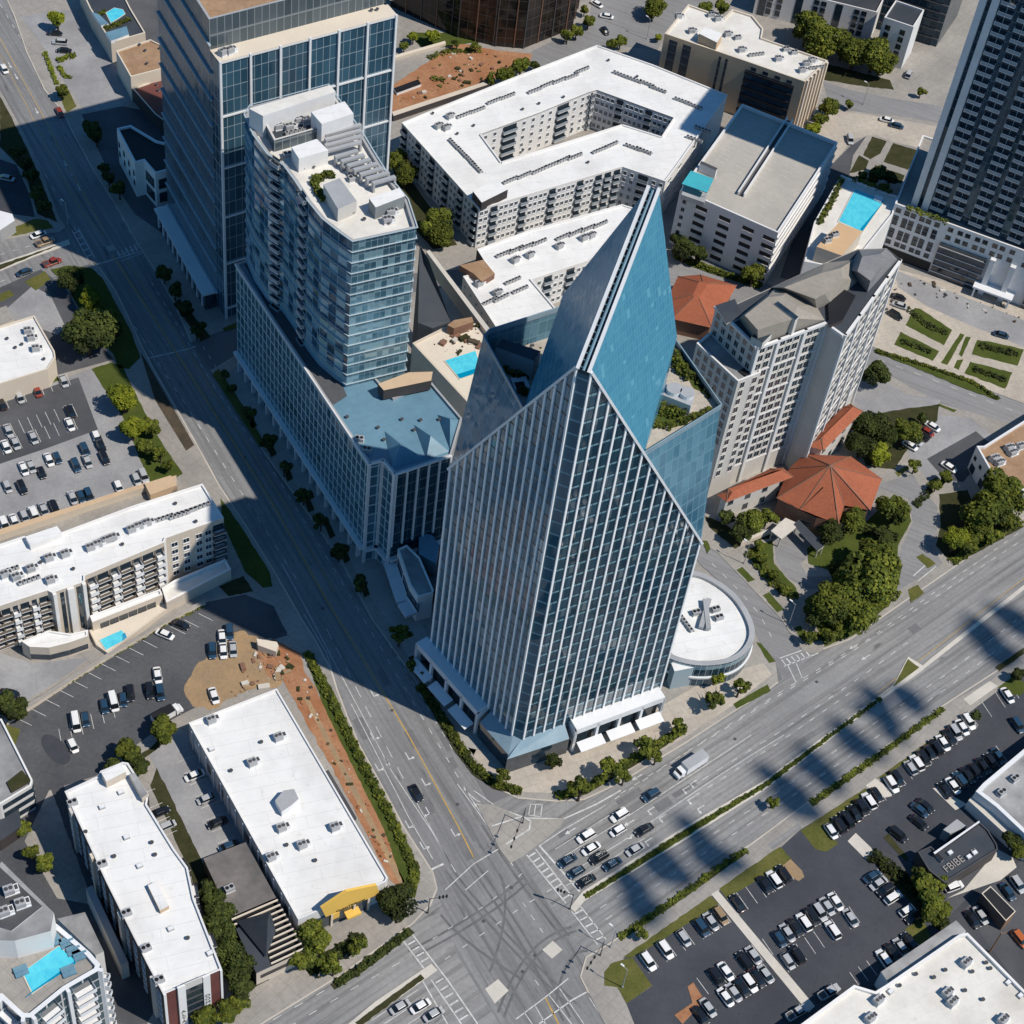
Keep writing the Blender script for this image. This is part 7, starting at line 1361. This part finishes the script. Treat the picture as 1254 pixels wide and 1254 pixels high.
# ================================================================== CARS
def loft(mb, st, mi, close=True, n=None):
    """st: list of (x, [ (y, z) ... half section from bottom outwards to the top centre ])"""
    rings = []
    for x, s in st: rings.append([Vector((x, -y, z)) for y, z in s] + [Vector((x, y, z)) for y, z in reversed(s)])
    for a, b in zip(rings, rings[1:]):
        for i in range(len(a) - 1): mb.face([a[i], a[i + 1], b[i + 1], b[i]], mi)
    if close: mb.face(rings[0][::-1], mi); mb.face(rings[-1], mi)
def car_meshes(kind):
    L, W, H = dict(sedan=(4.75, 1.86, 1.45), suv=(4.8, 1.95, 1.75), van=(5.4, 2.0, 2.15), hatch=(4.2, 1.8, 1.5), pickup=(5.6, 2.0, 1.85))[kind]; h = L / 2; w = W / 2; bz = .92 if kind != 'sedan' else .86
    if kind == 'van': bz = 1.1
    body = MB()
    S = lambda k, lo, hi: [(w * k * .9, lo), (w * k, lo + .18), (w * k, hi - .12), (w * k * .88, hi), (0, hi + .03)]
    loft(body, [(-h, S(.80, .42, .72)), (-h + .12, S(.90, .30, bz - .08)), (-h + .6, S(.99, .24, bz)), (-h * .3, S(1, .22, bz + .02)), (h * .35, S(1, .22, bz + .01)), (h - .75, S(.97, .24, bz - .06)), (h - .2, S(.88, .30, bz - .20)), (h, S(.72, .40, .60))], 0)
    fr, rr, rb = dict(sedan=(.95, -.85, -1.75), suv=(.85, -1.75, -2.25), van=(1.55, -2.25, -2.55), hatch=(.9, -1.3, -1.9), pickup=(1.0, -.45, -.75))[kind]; ff = dict(sedan=1.65, suv=1.5, van=2.25, hatch=1.5, pickup=1.65)[kind]
    glass = MB(); r_ = w * .74; T = lambda x, b, z: (x, [(w * b, bz - .02), (r_ if z > bz + .2 else w * b, z), (0, z + .02)])
    loft(glass, [(ff, [(w * .86, bz - .02), (w * .84, bz), (0, bz + .01)]), (fr, [(w * .93, bz - .02), (r_, H - .06), (0, H - .05)]), (rr, [(w * .93, bz - .02), (r_, H - .06), (0, H - .05)]), (rb, [(w * .86, bz - .02), (w * .82, bz + .02), (0, bz + .03)])], 0)
    roof = [(fr + .02, [(r_ * .96, H - .08), (r_, H - .03), (r_ * .9, H), (0, H + .02)]), (rr - .02, [(r_ * .96, H - .08), (r_, H - .03), (r_ * .9, H), (0, H + .02)])]; loft(body, roof, 0)
    for s in (-1, 1):
        for x0, x1 in (((fr + ff) / 2 * 0 + (fr + rr) / 2, .07),): body.box((x0 - x1, s * w * .93 - (.02 if s > 0 else .0), bz - .02), (x1 * 2, 0, 0), (0, .02, 0), (0, -s * (w * .93 - r_) , H - bz - .05))
    if kind == 'pickup':
        for s in (-1, 1): body.box((-h + .1, s * (w - .12) - .06, bz), (h - 1.1, 0, 0), (0, .12, 0), (0, 0, .28))
        body.box((-h + .05, -w + .1, bz), (.12, 0, 0), (0, 2 * w - .2, 0), (0, 0, .28)); body.box((-h + .15, -w + .2, bz + .03), (h - 1.2, 0, 0), (0, 2 * w - .4, 0), (0, 0, .02), 1)
    for s in (-1, 1): body.box((h - .16, s * w * .62 - .2, .56), (.1, 0, 0), (0, .4, 0), (0, 0, .14), 2); body.box((-h + .02, s * w * .66 - .18, .64), (.08, 0, 0), (0, .36, 0), (0, 0, .14), 3); body.box((fr + .35, s * (w + .08) - .1, bz), (.14, 0, 0), (0, .2, 0), (0, 0, .14))
    wh = MB(); n = 12; rr_ = .34
    A = [Vector((math.cos(6.283 * i / n) * rr_, -.11, math.sin(6.283 * i / n) * rr_)) for i in range(n)]; B_ = [v + Vector((0, .22, 0)) for v in A]
    for i in range(n): wh.face([A[i], B_[i], B_[(i + 1) % n], A[(i + 1) % n]])
    wh.face(A); wh.face(B_[::-1]); rim = [v * .62 + Vector((0, -.12, 0)) * 0 for v in A]
    wh.face([Vector((v.x * .6, -.115, v.z * .6)) for v in A], 1); wh.face([Vector((v.x * .6, .115, v.z * .6)) for v in A][::-1], 1)
    return body.mesh('car_body', ['car_white', 'dark_metal', 'white_metal', 'car_red']), glass.mesh('car_glass', ['car_glass']), wh.mesh('car_wheel', ['tyre', 'grey_metal']), (h, w)
CM = {k: car_meshes(k) for k in ('sedan', 'suv', 'van', 'hatch', 'pickup')}
PAINT = dict(w='white', s='silver', g='grey', k='black', b='blue', r='red', t='tan', o='orange'); PW = dict(white='white', silver='silver', grey='grey', black='black', blue='dark blue', red='red', tan='tan', orange='orange')
NK = dict(sedan='parked_car', suv='parked_suv', van='parked_van', hatch='parked_hatchback', pickup='parked_pickup'); WK = dict(sedan='car', suv='suv', van='van', hatch='hatchback', pickup='pickup truck')
NCAR = 0
def car(px, d, paint, kind, label, group, z=.16, moving=False):
    a = at(px, .7); b_ = at((px[0] + d[0], px[1] + d[1]), .7); ang = math.atan2(b_.y - a.y, b_.x - a.x)
    body, glass, wheel, (h, w) = CM[kind]; t = thing(NK[kind].replace('parked_', 'queueing_') if moving else NK[kind], label, WK[kind] if kind != 'suv' else 'suv', (a.x, a.y, z), group); t.rotation_euler = (0, 0, ang)
    o = link('body', body, t); o.material_slots[0].link = 'OBJECT'; o.material_slots[0].material = MATS['car_' + paint]
    link('windows', glass, t)
    for sx in (-.62, .62):
        for sy in (-1, 1): q = link('wheel', wheel, t); q.location = (sx * h, sy * (w - .12), .34)
KIND = {'w': 'sedan', 's': 'sedan', 'k': 'sedan', 'b': 'sedan', 'g': 'sedan', 'r': 'sedan', 't': 'sedan', 'o': 'sedan'}
def row(name, p0, p1, cols, d, lines=True, order='from the left', z=.16, flip=False, lm=None):
    """parking row: first and last slot centres in pixels; capital letters are suvs"""
    n = len(cols); k = 0; st = ((p1[0] - p0[0]) / max(1, n - 1), (p1[1] - p0[1]) / max(1, n - 1)); dl = math.hypot(*d); rc = random.Random(int(p0[0] * 3 + p0[1]))
    if lines:
        mb = MB()
        for i in range(n + 1):
            c = (p0[0] + st[0] * (i - .5), p0[1] + st[1] * (i - .5)); mb.strip([at((c[0] - d[0] * .52, c[1] - d[1] * .52), z), at((c[0] + d[0] * .52, c[1] + d[1] * .52), z)], .13, z + .004)
        o = build(mb, 'parking_lines', ['paint']); o['kind'] = 'structure'
    for i, ch in enumerate(cols):
        if ch == '.': continue
        k += 1; paint = PAINT[ch.lower()]; kind = 'suv' if ch.isupper() else rc.choice(['sedan', 'sedan', 'sedan', 'hatch', 'suv'])
        q = 1 if rc.random() < .6 else -1
        car((p0[0] + st[0] * i + rc.uniform(-.6, .6), p0[1] + st[1] * i + rc.uniform(-.6, .6)), (d[0] * q, d[1] * q), paint, kind, '%s %s %s, %s %s' % (PW[paint], WK[kind], name, ORD[k - 1], order), 'cars parked ' + name, z)
row('in the row behind the grass corner', (793, 1177), (882, 1122), 'W.w.s.BsT', (15, 21))
row('in the kerb row right of the white walkway', (903, 1106), (959, 1070), 'k..kWK', (15, 21))
row('in the upper double row left of the walkway', (866, 1204), (922, 1170), '.kw.Ks', (14, 19)); row('in the lower double row left of the walkway', (889, 1221), (937, 1193), 'wskWks', (14, 19))
row('in the upper double row right of the walkway', (945, 1156), (1023, 1104), '.bskWkSsw', (13, 19)); row('in the lower double row right of the walkway', (965, 1177), (1041, 1124), 'sk...w.s', (13, 19))
row('along the dark hedge by the restaurant', (1068, 1074), (1119, 1124), 'bskW.wk', (19, -12), order='from the top'); row('in the shade beside the cream roofed store', (1052, 1196), (1114, 1153), '...wksk', (12, 17))
row('in the kerb row right of the car park drive', (1018, 1018), (1074, 974), 'wkkkKwk', (13, 19)); row('in the long kerb row by the pale island', (1091, 960), (1186, 884), 'Wk.sWkkKwkswW', (13, 19)); row('in the row facing the stained grey store', (1157, 968), (1222, 926), 'kwBkkkkb', (14, 19))
row('in the top right stalls by the shrub island', (1200, 874), (1250, 840), '..w.', (12, 18))
row('in the top row of the west car park', (-8, 499), (78, 466), 'kk.s.r..s', (6, 14)); row('in the second row of the west car park', (10, 527), (86, 504), 's......k', (7, 15)); row('in the third row of the west car park', (7, 547), (86, 520), 'ws.s...w', (7, 15))
row('by the retaining wall of the west car park', (5, 642), (66, 620), 'WwsWsK', (7, 16), False); row('right end of the retaining wall row', (89, 610), (109, 606), 'sbb', (7, 16), False)
for p, c_, k in (((60, 563), 'white', 'sedan'), ((70, 561), 'blue', 'hatch'), ((29, 574), 'white', 'sedan'), ((38, 571), 'silver', 'sedan'), ((51, 579), 'black', 'hatch'), ((93, 570), 'blue', 'suv'), ((104, 551), 'blue', 'suv'), ((107, 565), 'silver', 'sedan'), ((123, 545), 'black', 'pickup'), ((128, 561), 'black', 'suv'), ((27, 597), 'black', 'suv'), ((9, 596), 'silver', 'hatch'), ((145, 596), 'white', 'hatch'), ((167, 587), 'silver', 'hatch'), ((176, 583), 'silver', 'suv'), ((118, 535), 'white', 'hatch')):
    car(p, (7, 16), c_, k, '%s %s loose in the west car park, near %s' % (PW[c_], WK[k], {60: 'a dark blue hatchback on its right', 70: 'a white car on its left', 29: 'the left group, front', 38: 'the left group, its right hand one', 51: 'the left group, small and lowest', 93: 'the middle, alone', 104: 'the middle right pair, upper one', 107: 'the middle right pair, lower one', 123: 'the right edge, upper one', 128: 'the right edge, lower one', 27: 'the bottom left, alone', 9: 'the left edge', 145: 'the wall, alone', 167: 'the wall end, second last', 176: 'the wall end, last', 118: 'the top right corner'}[p[0]]), 'cars standing loose in the west car park')
for k, (p, c_, kd, d) in enumerate((((281, 774), 'blue', 'suv', (1, 13)), ((272, 781), 'white', 'sedan', (1, 13)), ((260, 797), 'blue', 'suv', (1, 13)), ((273.5, 797), 'white', 'sedan', (1, 13)), ((285.5, 795), 'silver', 'sedan', (1, 13)), ((262, 852), 'white', 'sedan', (4, 12)))):
    car(p, d, PAINT[c_[0]] if c_ != 'blue' else 'blue', kd, '%s %s by the dirt yard, %s' % (PW[c_], WK[kd], ('top right of the five', 'top left of the five', 'bottom left of the five', 'bottom middle of the five', 'bottom right of the five', 'alone on the tan dirt')[k]), 'cars by the dirt yard')
for k, (p, c_, kd, d, lb) in enumerate((((193, 827), 'white', 'sedan', (2, 12), 'upper one of the central cluster'), ((183, 846), 'black', 'suv', (2, 12), 'left lower one of the central cluster'), ((196, 848), 'blue', 'suv', (2, 12), 'right lower one of the central cluster'), ((159.5, 849), 'black', 'suv', (1, 12), 'beside a dark blue car on its left'), ((151, 857), 'blue', 'hatch', (1, 12), 'right next to the tall white van'), ((139, 860), 'white', 'van', (3, 12), 'between two dark blue cars'), ((128, 865), 'blue', 'hatch', (2, 12), 'left of the tall white van'), ((93, 885), 'white', 'van', (2, 12), 'the lone one left of the painted island'), ((104.5, 881), 'blue', 'hatch', (2, 12), 'right of the lone white van'), ((89, 913), 'white', 'hatch', (6, 12), 'alone by the kerb island'), ((202, 777), 'white', 'sedan', (14, 6), 'in the slanted stalls under the pool court'), ((221, 765), 'black', 'sedan', (15, 6), 'in the slanted stalls beside a white car'))):
    car(p, d, c_, kd, '%s %s in the lower left car park, %s' % (PW[c_], WK[kd], lb), 'cars in the lower left car park')
mb = MB()
for i in range(14):
    t = i / 13; c_ = (30 + 222 * t, 884 - 128 * t - 8 * math.sin(t * 3.1)); mb.strip([at((c_[0] - 9, c_[1] - 4)), at((c_[0] + 9, c_[1] + 5))], .13, .165)
for i in range(6): mb.strip([at((72 + i * 13, 893 - i * 6)), at((76 + i * 13, 914 - i * 7))], .13, .165)
o = build(mb, 'parking_lines', ['paint']); o['kind'] = 'structure'
slab('kerb_island', smooth([(48, 905), (58, 897), (78, 908), (88, 926), (84, 936), (74, 938), (58, 926)]), .1, .2, ['kerb', 'lot_dark'])
row('along the store wall in the narrow car park', (232, 936), (280, 1036), '.w.s.k.b', (19, -8), order='from the top'); row('beside the long apartments in the narrow car park', (186, 978), (204, 1012), '.ks', (16, -7), order='from the top')
row('in the small top left car park', (68, 41), (78, 62), 'ksk', (15, 1), False, order='from the top')
row('in front of the hotel garden', (1142, 522), (1114, 546), 'wrksw', (13, 8), True, order='from the top')
for p, d, c_, kd, lb, z in (((1162, 572), (12, 8), 'white', 'sedan', 'white car in the shade by the brown roofed building', .16), ((1102, 374), (12, 4), 'silver', 'sedan', 'silver car by the plaza garden, lower of a close pair', .16), ((1100, 364), (12, 4), 'black', 'sedan', 'black car by the plaza garden, upper of a close pair', .16), ((1096, 386), (10, 6), 'black', 'suv', 'black suv at the corner of the hotel tower by the plaza', .16), ((1226, 410), (14, 4), 'blue', 'sedan', 'dark blue car on the plaza drive above the garden beds', .16), ((1041, 171), (2, 11), 'silver', 'suv', 'silver suv on the paved yard beside the garden court', .17), ((1086, 147), (12, 3), 'white', 'sedan', 'white car on the pale terrace above the garden court', .17), ((1098, 154), (12, 3), 'blue', 'sedan', 'blue car on the pale terrace next to a white car', .17), ((1113, 91), (5, -10), 'silver', 'suv', 'silver suv in the drive by the navy tower', .16), ((731, 5), (10, 6), 'white', 'sedan', 'white car on the curved street, uppermost', .17), ((743, 20), (10, 2), 'white', 'sedan', 'white car on the curved street, in the bend', .17), ((741, 38), (6, 8), 'black', 'hatch', 'black hatchback on the curved street by the bushes', .17), ((5, 84), (8, 14), 'white', 'sedan', 'white car driving down the upper avenue at the left edge', .03), ((73, 137), (8, 14), 'red', 'sedan', 'red brown car on the upper avenue at the shadow edge', .03), ((47, 287), (14, -5), 'white', 'sedan', 'white car on the side street by the hedge', .03), ((64, 321), (14, -5), 'red', 'pickup', 'red pickup waiting on the side street', .03), ((55, 296), (14, -5), 'tan', 'pickup', 'brown pickup truck on the side street median lane', .03), ((30, 333), (14, -5), 'blue', 'sedan', 'dark car at the side street drive', .03), ((8, 218), (14, 3), 'silver', 'sedan', 'silver car in the dark top left car park', .16), ((12, 849), (14, 3), 'black', 'sedan', 'black car in the drive by the left edge, upper one', .16), ((6, 868), (14, -6), 'blue', 'suv', 'dark blue suv in the drive by the left edge, lower one', .16), ((858, 1244), (14, 19), 'black', 'sedan', 'black car beside the brown kerb island, left one', .16), ((867, 1234), (14, 19), 'silver', 'sedan', 'silver car beside the brown kerb island, right one', .16), ((1015, 1215), (18, -11), 'silver', 'pickup', 'silver pickup truck along the cream store wall right of the walkway', .16), ((976, 1240), (18, -11), 'silver', 'pickup', 'silver pickup truck along the cream store wall left of the walkway', .16), ((1133, 987), (12, 10), 'black', 'sedan', 'black car in front of the restaurant, upper right', .16), ((1126, 992), (12, 10), 'blue', 'sedan', 'dark blue car in front of the restaurant, upper left', .16), ((1125, 1007), (12, 10), 'black', 'sedan', 'black car in front of the restaurant, middle', .16), ((1100, 1022), (12, 10), 'black', 'suv', 'black suv in front of the restaurant by the kerb island', .16), ((1168, 1086), (16, -6), 'white', 'suv', 'white suv on the drive through lane round the restaurant', .17), ((1181, 1066), (14, -9), 'black', 'sedan', 'black car at the restaurant window', .16), ((1234, 1092), (12, 17), 'blue', 'sedan', 'dark blue car by the timber shed, left one', .16), ((1246, 1083), (12, 17), 'silver', 'suv', 'silver suv by the timber shed, right one', .16), ((1191, 1126), (12, 17), 'black', 'sedan', 'black car below the timber shed, left one', .16), ((1201, 1121), (12, 17), 'silver', 'sedan', 'silver car below the timber shed, right one', .16), ((1249, 1150), (12, 15), 'orange', 'suv', 'orange suv at the right edge below the timber shed', .16), ((1246, 888), (8, 12), 'blue', 'suv', 'dark blue suv at the right edge of the upper car park', .16), ((510, 971), (12, 22), 'black', 'sedan', 'black car waiting in the avenue lanes left of the yellow line', .03)):
    car(p, d, c_, kd, lb, None, z)
for p, c_, kd, lb in (((797.6, 973.6), 'blue', 'suv', 'blue suv third from the truck end of the outer lane'), ((759, 998.5), 'white', 'suv', 'white suv second in the outer boulevard lane'), ((718, 1024), 'white', 'suv', 'white suv leading the outer boulevard lane'), ((695, 1054), 'blue', 'sedan', 'dark blue car first at the stop line, outermost'), ((706, 1068), 'blue', 'hatch', 'dark blue car first at the stop line, middle'), ((718, 1079), 'black', 'sedan', 'black car first at the stop line, next to the median'), ((734, 1050), 'black', 'suv', 'black suv second in the middle queue'), ((750, 1058), 'blue', 'sedan', 'dark blue car second in the queue by the median'), ((778, 1040), 'silver', 'sedan', 'silver car third in the queue by the median'), ((789, 1016), 'black', 'sedan', 'black car third in the middle queue'), ((757, 1017), 'white', 'hatch', 'white hatchback behind a white car in the queue'), ((724, 1039), 'white', 'sedan', 'white car second behind the outermost dark blue one')):
    car(p, (-20, 12), c_, kd, lb + ' on the boulevard', 'cars queueing on the boulevard', .03, True)
for p, c_, lb in (((490, 1233), 'silver', 'silver car at the lower left stop line, left lane'), ((515, 1232), 'white', 'white car at the lower left stop line, middle lane'), ((531, 1242), 'silver', 'silver car at the lower left stop line, right lane')): car(p, (20, -12), c_, 'sedan', lb, 'cars queueing lower left', .03, True)
# box truck and minibus
def long_vehicle(name, label, cat, px, d, L, W, H, cabL, z, mats):
    a = at(px, .9); b_ = at((px[0] + d[0], px[1] + d[1]), .9); t = thing(name, label, cat, (a.x, a.y, z)); t.rotation_euler = (0, 0, math.atan2(b_.y - a.y, b_.x - a.x)); org = ORG[t.name]
    def pt(nm, mb, ms): o = link(nm, mb.mesh(nm, ms), t)
    h = L / 2; mb = MB(); mb.box((-h, -W / 2, .75), (L - cabL - .4, 0, 0), (0, W, 0), (0, 0, H - .75), 0); mb.box((-h, -W / 2 - .03, .7), (L - cabL - .4, 0, 0), (0, W + .06, 0), (0, 0, .12), 1); mb.box((-h, -W / 2 - .02, H - .08), (L - cabL - .4, 0, 0), (0, W + .04, 0), (0, 0, .1), 1); pt('cargo_box', mb, mats)
    mb = MB(); w = W * .46; loft(mb, [(h - cabL, [(w, .5), (w, H * .72), (w * .9, H * .78), (0, H * .8)]), (h - cabL * .45, [(w, .5), (w, H * .70), (w * .9, H * .76), (0, H * .78)]), (h - cabL * .3, [(w, .5), (w, 1.5), (w * .9, 1.55), (0, 1.6)]), (h, [(w * .9, .5), (w * .9, 1.2), (w * .8, 1.3), (0, 1.35)])], 0); pt('cab', mb, [mats[0]])
    mb = MB(); y = w * .86; mb.face([(h - cabL * .42, -y, H * .75), (h - cabL * .28, -y, 1.62), (h - cabL * .28, y, 1.62), (h - cabL * .42, y, H * .75)][::-1]); mb.face([(v[0] + .02, v[1], v[2] + .03) for v in [(h - cabL * .44, -y, H * .75), (h - cabL * .29, -y, 1.62), (h - cabL * .29, y, 1.62), (h - cabL * .44, y, H * .75)]]); pt('windscreen', mb, ['car_glass'])
    for x in (-h + 1.2, -h + 2.4, h - .9):
        for s in (-1, 1): q = link('wheel', CM['sedan'][2], t); q.location = (x, s * (W / 2 - .15), .45); q.scale = (1.3, 1.3, 1.3)
long_vehicle('box_truck', 'long white box truck driving along the boulevard', 'truck', (845, 939), (-20, 13), 9.0, 2.4, 3.2, 2.0, .03, ['white_metal', 'grey_metal'])
long_vehicle('white_minibus', 'white minibus parked at the far corner of the white store', 'minibus', (205, 876), (25, -14), 7.5, 2.3, 2.9, 1.8, .16, ['white_metal', 'black'])
# ================================================================== STREET FURNITURE
def lamp(px, h, label, arm=(1.5, 0)):
    a = at(px, .15); t = thing('street_lamp', label, 'street lamp', a); mb = MB(); mb.cyl(a, .22, .5, 8); mb.tube(a + Vector((0, 0, .4)), a + Vector((0, 0, h)), .11, .07, 8); build(mb, 'post', ['grey_metal'], t)
    mb = MB(); e = a + Vector((arm[0], arm[1], h + .3)); mb.tube(a + Vector((0, 0, h - .1)), e, .06, .05, 6); build(mb, 'arm', ['grey_metal'], t); mb = MB(); mb.cbox(e - Vector((0, 0, .08)), .9, .35, .16, math.atan2(arm[1], arm[0])); build(mb, 'lamp_head', ['white_metal'], t)
for p, l in (((911, 690), 'tall pale lamp post by the hotel street, upper one'), ((966, 764), 'tall pale lamp post by the hotel street, lower one'), ((762, 1209), 'pale lamp post standing in the grass corner of the south car park'), ((1057, 128), 'pale lamp post beside the top right service road'), ((792, 48), 'pale lamp post at the curved street'), ((83, 275), 'lamp post on the corner of avenue and side street'), ((748, 1160), 'lamp post on the pavement corner at the crossing')): lamp(p, 8, l, (-1.2, .8))
def signal(px, label, arm):
    a = at(px, .15); t = thing('traffic_signal', label, 'traffic signal', a); mb = MB(); mb.cyl(a, .2, .4, 8); mb.tube(a, a + Vector((0, 0, 6.5)), .13, .1, 8); e = at(arm, 6.3) ; e = Vector((e.x, e.y, 6.6)); mb.tube(a + Vector((0, 0, 6.2)), e, .09, .05, 6); build(mb, 'mast', ['dark_metal'], t)
    for k in (.55, .75, .95): c = (a + Vector((0, 0, 6.2))).lerp(e, k); mb = MB(); mb.cbox(c - Vector((0, 0, .55)), .35, .35, 1.0, .5); build(mb, 'signal_head', ['black'], t)
signal((640, 1008), 'traffic signal mast on the striped island at the crossing', (625, 1040)); signal((524, 1118), 'traffic signal mast on the store corner of the crossing', (548, 1098)); signal((735, 1170), 'traffic signal mast on the south corner of the crossing', (718, 1188)); signal((698, 1113), 'traffic signal mast on the median nose', (682, 1090))
def rubble(px, n, mats, label, smax=.9, z=.165):
    r = random.Random(n); P = [at(p, z) for p in px]; xs = [p.x for p in P]; ys = [p.y for p in P]; mb = MB(); k = 0
    def inside(x, y):
        c = False
        for i in range(len(P)):
            a, b = P[i], P[i - 1]
            if (a.y > y) != (b.y > y) and x < (b.x - a.x) * (y - a.y) / (b.y - a.y) + a.x: c = not c
        return c
    while k < n:
        x, y = r.uniform(min(xs), max(xs)), r.uniform(min(ys), max(ys))
        if inside(x, y): s = r.uniform(.15, smax) ** 1.5; mb.cbox((x, y, z), s * r.uniform(.6, 2.4), s, s * r.uniform(.3, .7), r.uniform(0, 3.1), r.randrange(len(mats))); k += 1
    o = build(mb, 'rubble', mats); tag(o, label, None, None, 'stuff')
rubble([(300, 800), (340, 790), (365, 812), (345, 835), (300, 850), (280, 855)], 70, ['tan_dirt', 'concrete_light', 'dark_soil', 'brick_brown'], 'broken rubble and debris on the dirt yard', 1.2)
rubble([(352, 835), (375, 830), (405, 885), (470, 1020), (490, 1075), (470, 1060)], 60, ['red_dirt', 'concrete_light', 'mulch', 'dark_soil'], 'loose stones along the red dirt strip', .8)
rubble([(490, 110), (560, 60), (640, 72), (600, 96), (490, 132)], 70, ['dark_soil', 'concrete_light', 'brick_brown', 'grass'], 'stones and scrub in the red earth garden', 1.1)
rubble([(1062, 360), (1100, 332), (1254, 378), (1254, 400), (1130, 360), (1080, 400)], 60, ['concrete_light', 'mulch', 'dark_metal'], 'small planters and fittings on the north plaza', .9)
rubble([(548, 402), (590, 398), (598, 420), (560, 436), (525, 425)], 45, ['mulch', 'concrete_light', 'dark_soil', 'brick_brown'], 'deck furniture scattered over the stone pool deck', 1.3, 21.5)
rubble([(795, 515), (845, 500), (830, 440), (822, 460)], 40, ['mulch', 'concrete_light', 'lawn', 'timber'], 'planters and paving on the right terrace', 1.2, TZ)
rubble([(600, 418), (690, 385), (660, 440), (640, 480), (630, 465)], 40, ['mulch', 'concrete_light', 'lawn', 'dark_metal'], 'planters and fittings on the left terrace', 1.2, TZ)
slab('brick_island', [(842, 1208), (849, 1203), (861, 1222), (856, 1232), (836, 1254), (826, 1243), (848, 1228)], .1, .24, ['kerb', 'red_dirt'])
slab('kerb_island', [(1082, 1026), (1088, 1021), (1112, 1050), (1110, 1056)], .1, .24, ['kerb', 'dark_soil'])
slab('kerb_island', smooth([(1062, 1062), (1068, 1054), (1078, 1062), (1066, 1070)]), .1, .2, ['kerb', 'lot_dark'])
def shadow_caster(px, sx, sy, ang, k):  # unseen lump added above the view to cast dark bands on the boulevard
    r = random.Random(k); g = at(px, 0); t_ = 430.0 / math.sin(EL); c = g + Vector((sd.x, sd.y, sd.z)) * t_; mb = MB(); rot = Matrix.Rotation(angB, 3, 'Z')
    for j in range(7):
        o = c + rot @ Vector((r.uniform(-.5, .5) * sx, r.uniform(-.5, .5) * sy, r.uniform(-2, 2))) if j else c; q = r.uniform(.45, .7) if j else .8; n = 10
        rings = [[o + rot @ Vector((math.cos(6.283 * i / n) * math.sin(math.pi * (v + .5) / 6) * sx * .6 * q, math.sin(6.283 * i / n) * math.sin(math.pi * (v + .5) / 6) * sy * .6 * q, math.cos(math.pi * (v + .5) / 6) * 5)) for i in range(n)] for v in range(6)]
        for a, b in zip(rings, rings[1:]):
            for i in range(n): mb.face([a[i], b[i], b[(i + 1) % n], a[(i + 1) % n]])
    o = build(mb, 'shadow_caster', ['white_metal']); o['kind'] = 'structure'
for k, (p, s_) in enumerate((((780, 1096), 9), ((822, 1066), 9), ((866, 1040), 11), ((967, 966), 10), ((1002, 938), 9), ((1042, 908), 9), ((1082, 878), 9), ((1114, 854), 7), ((1214, 786), 10), ((1246, 758), 9))): shadow_caster(p, s_ * .62, s_ * 1.25, 0, k + 5)
t = sc; sc.render.engine = 'CYCLES'
sc.cycles.max_bounces = 5; sc.cycles.diffuse_bounces = 2; sc.cycles.glossy_bounces = 3; sc.cycles.transmission_bounces = 2
sc.cycles.use_denoising = True
try: sc.cycles.denoiser = 'OPENIMAGEDENOISE'
except Exception: pass
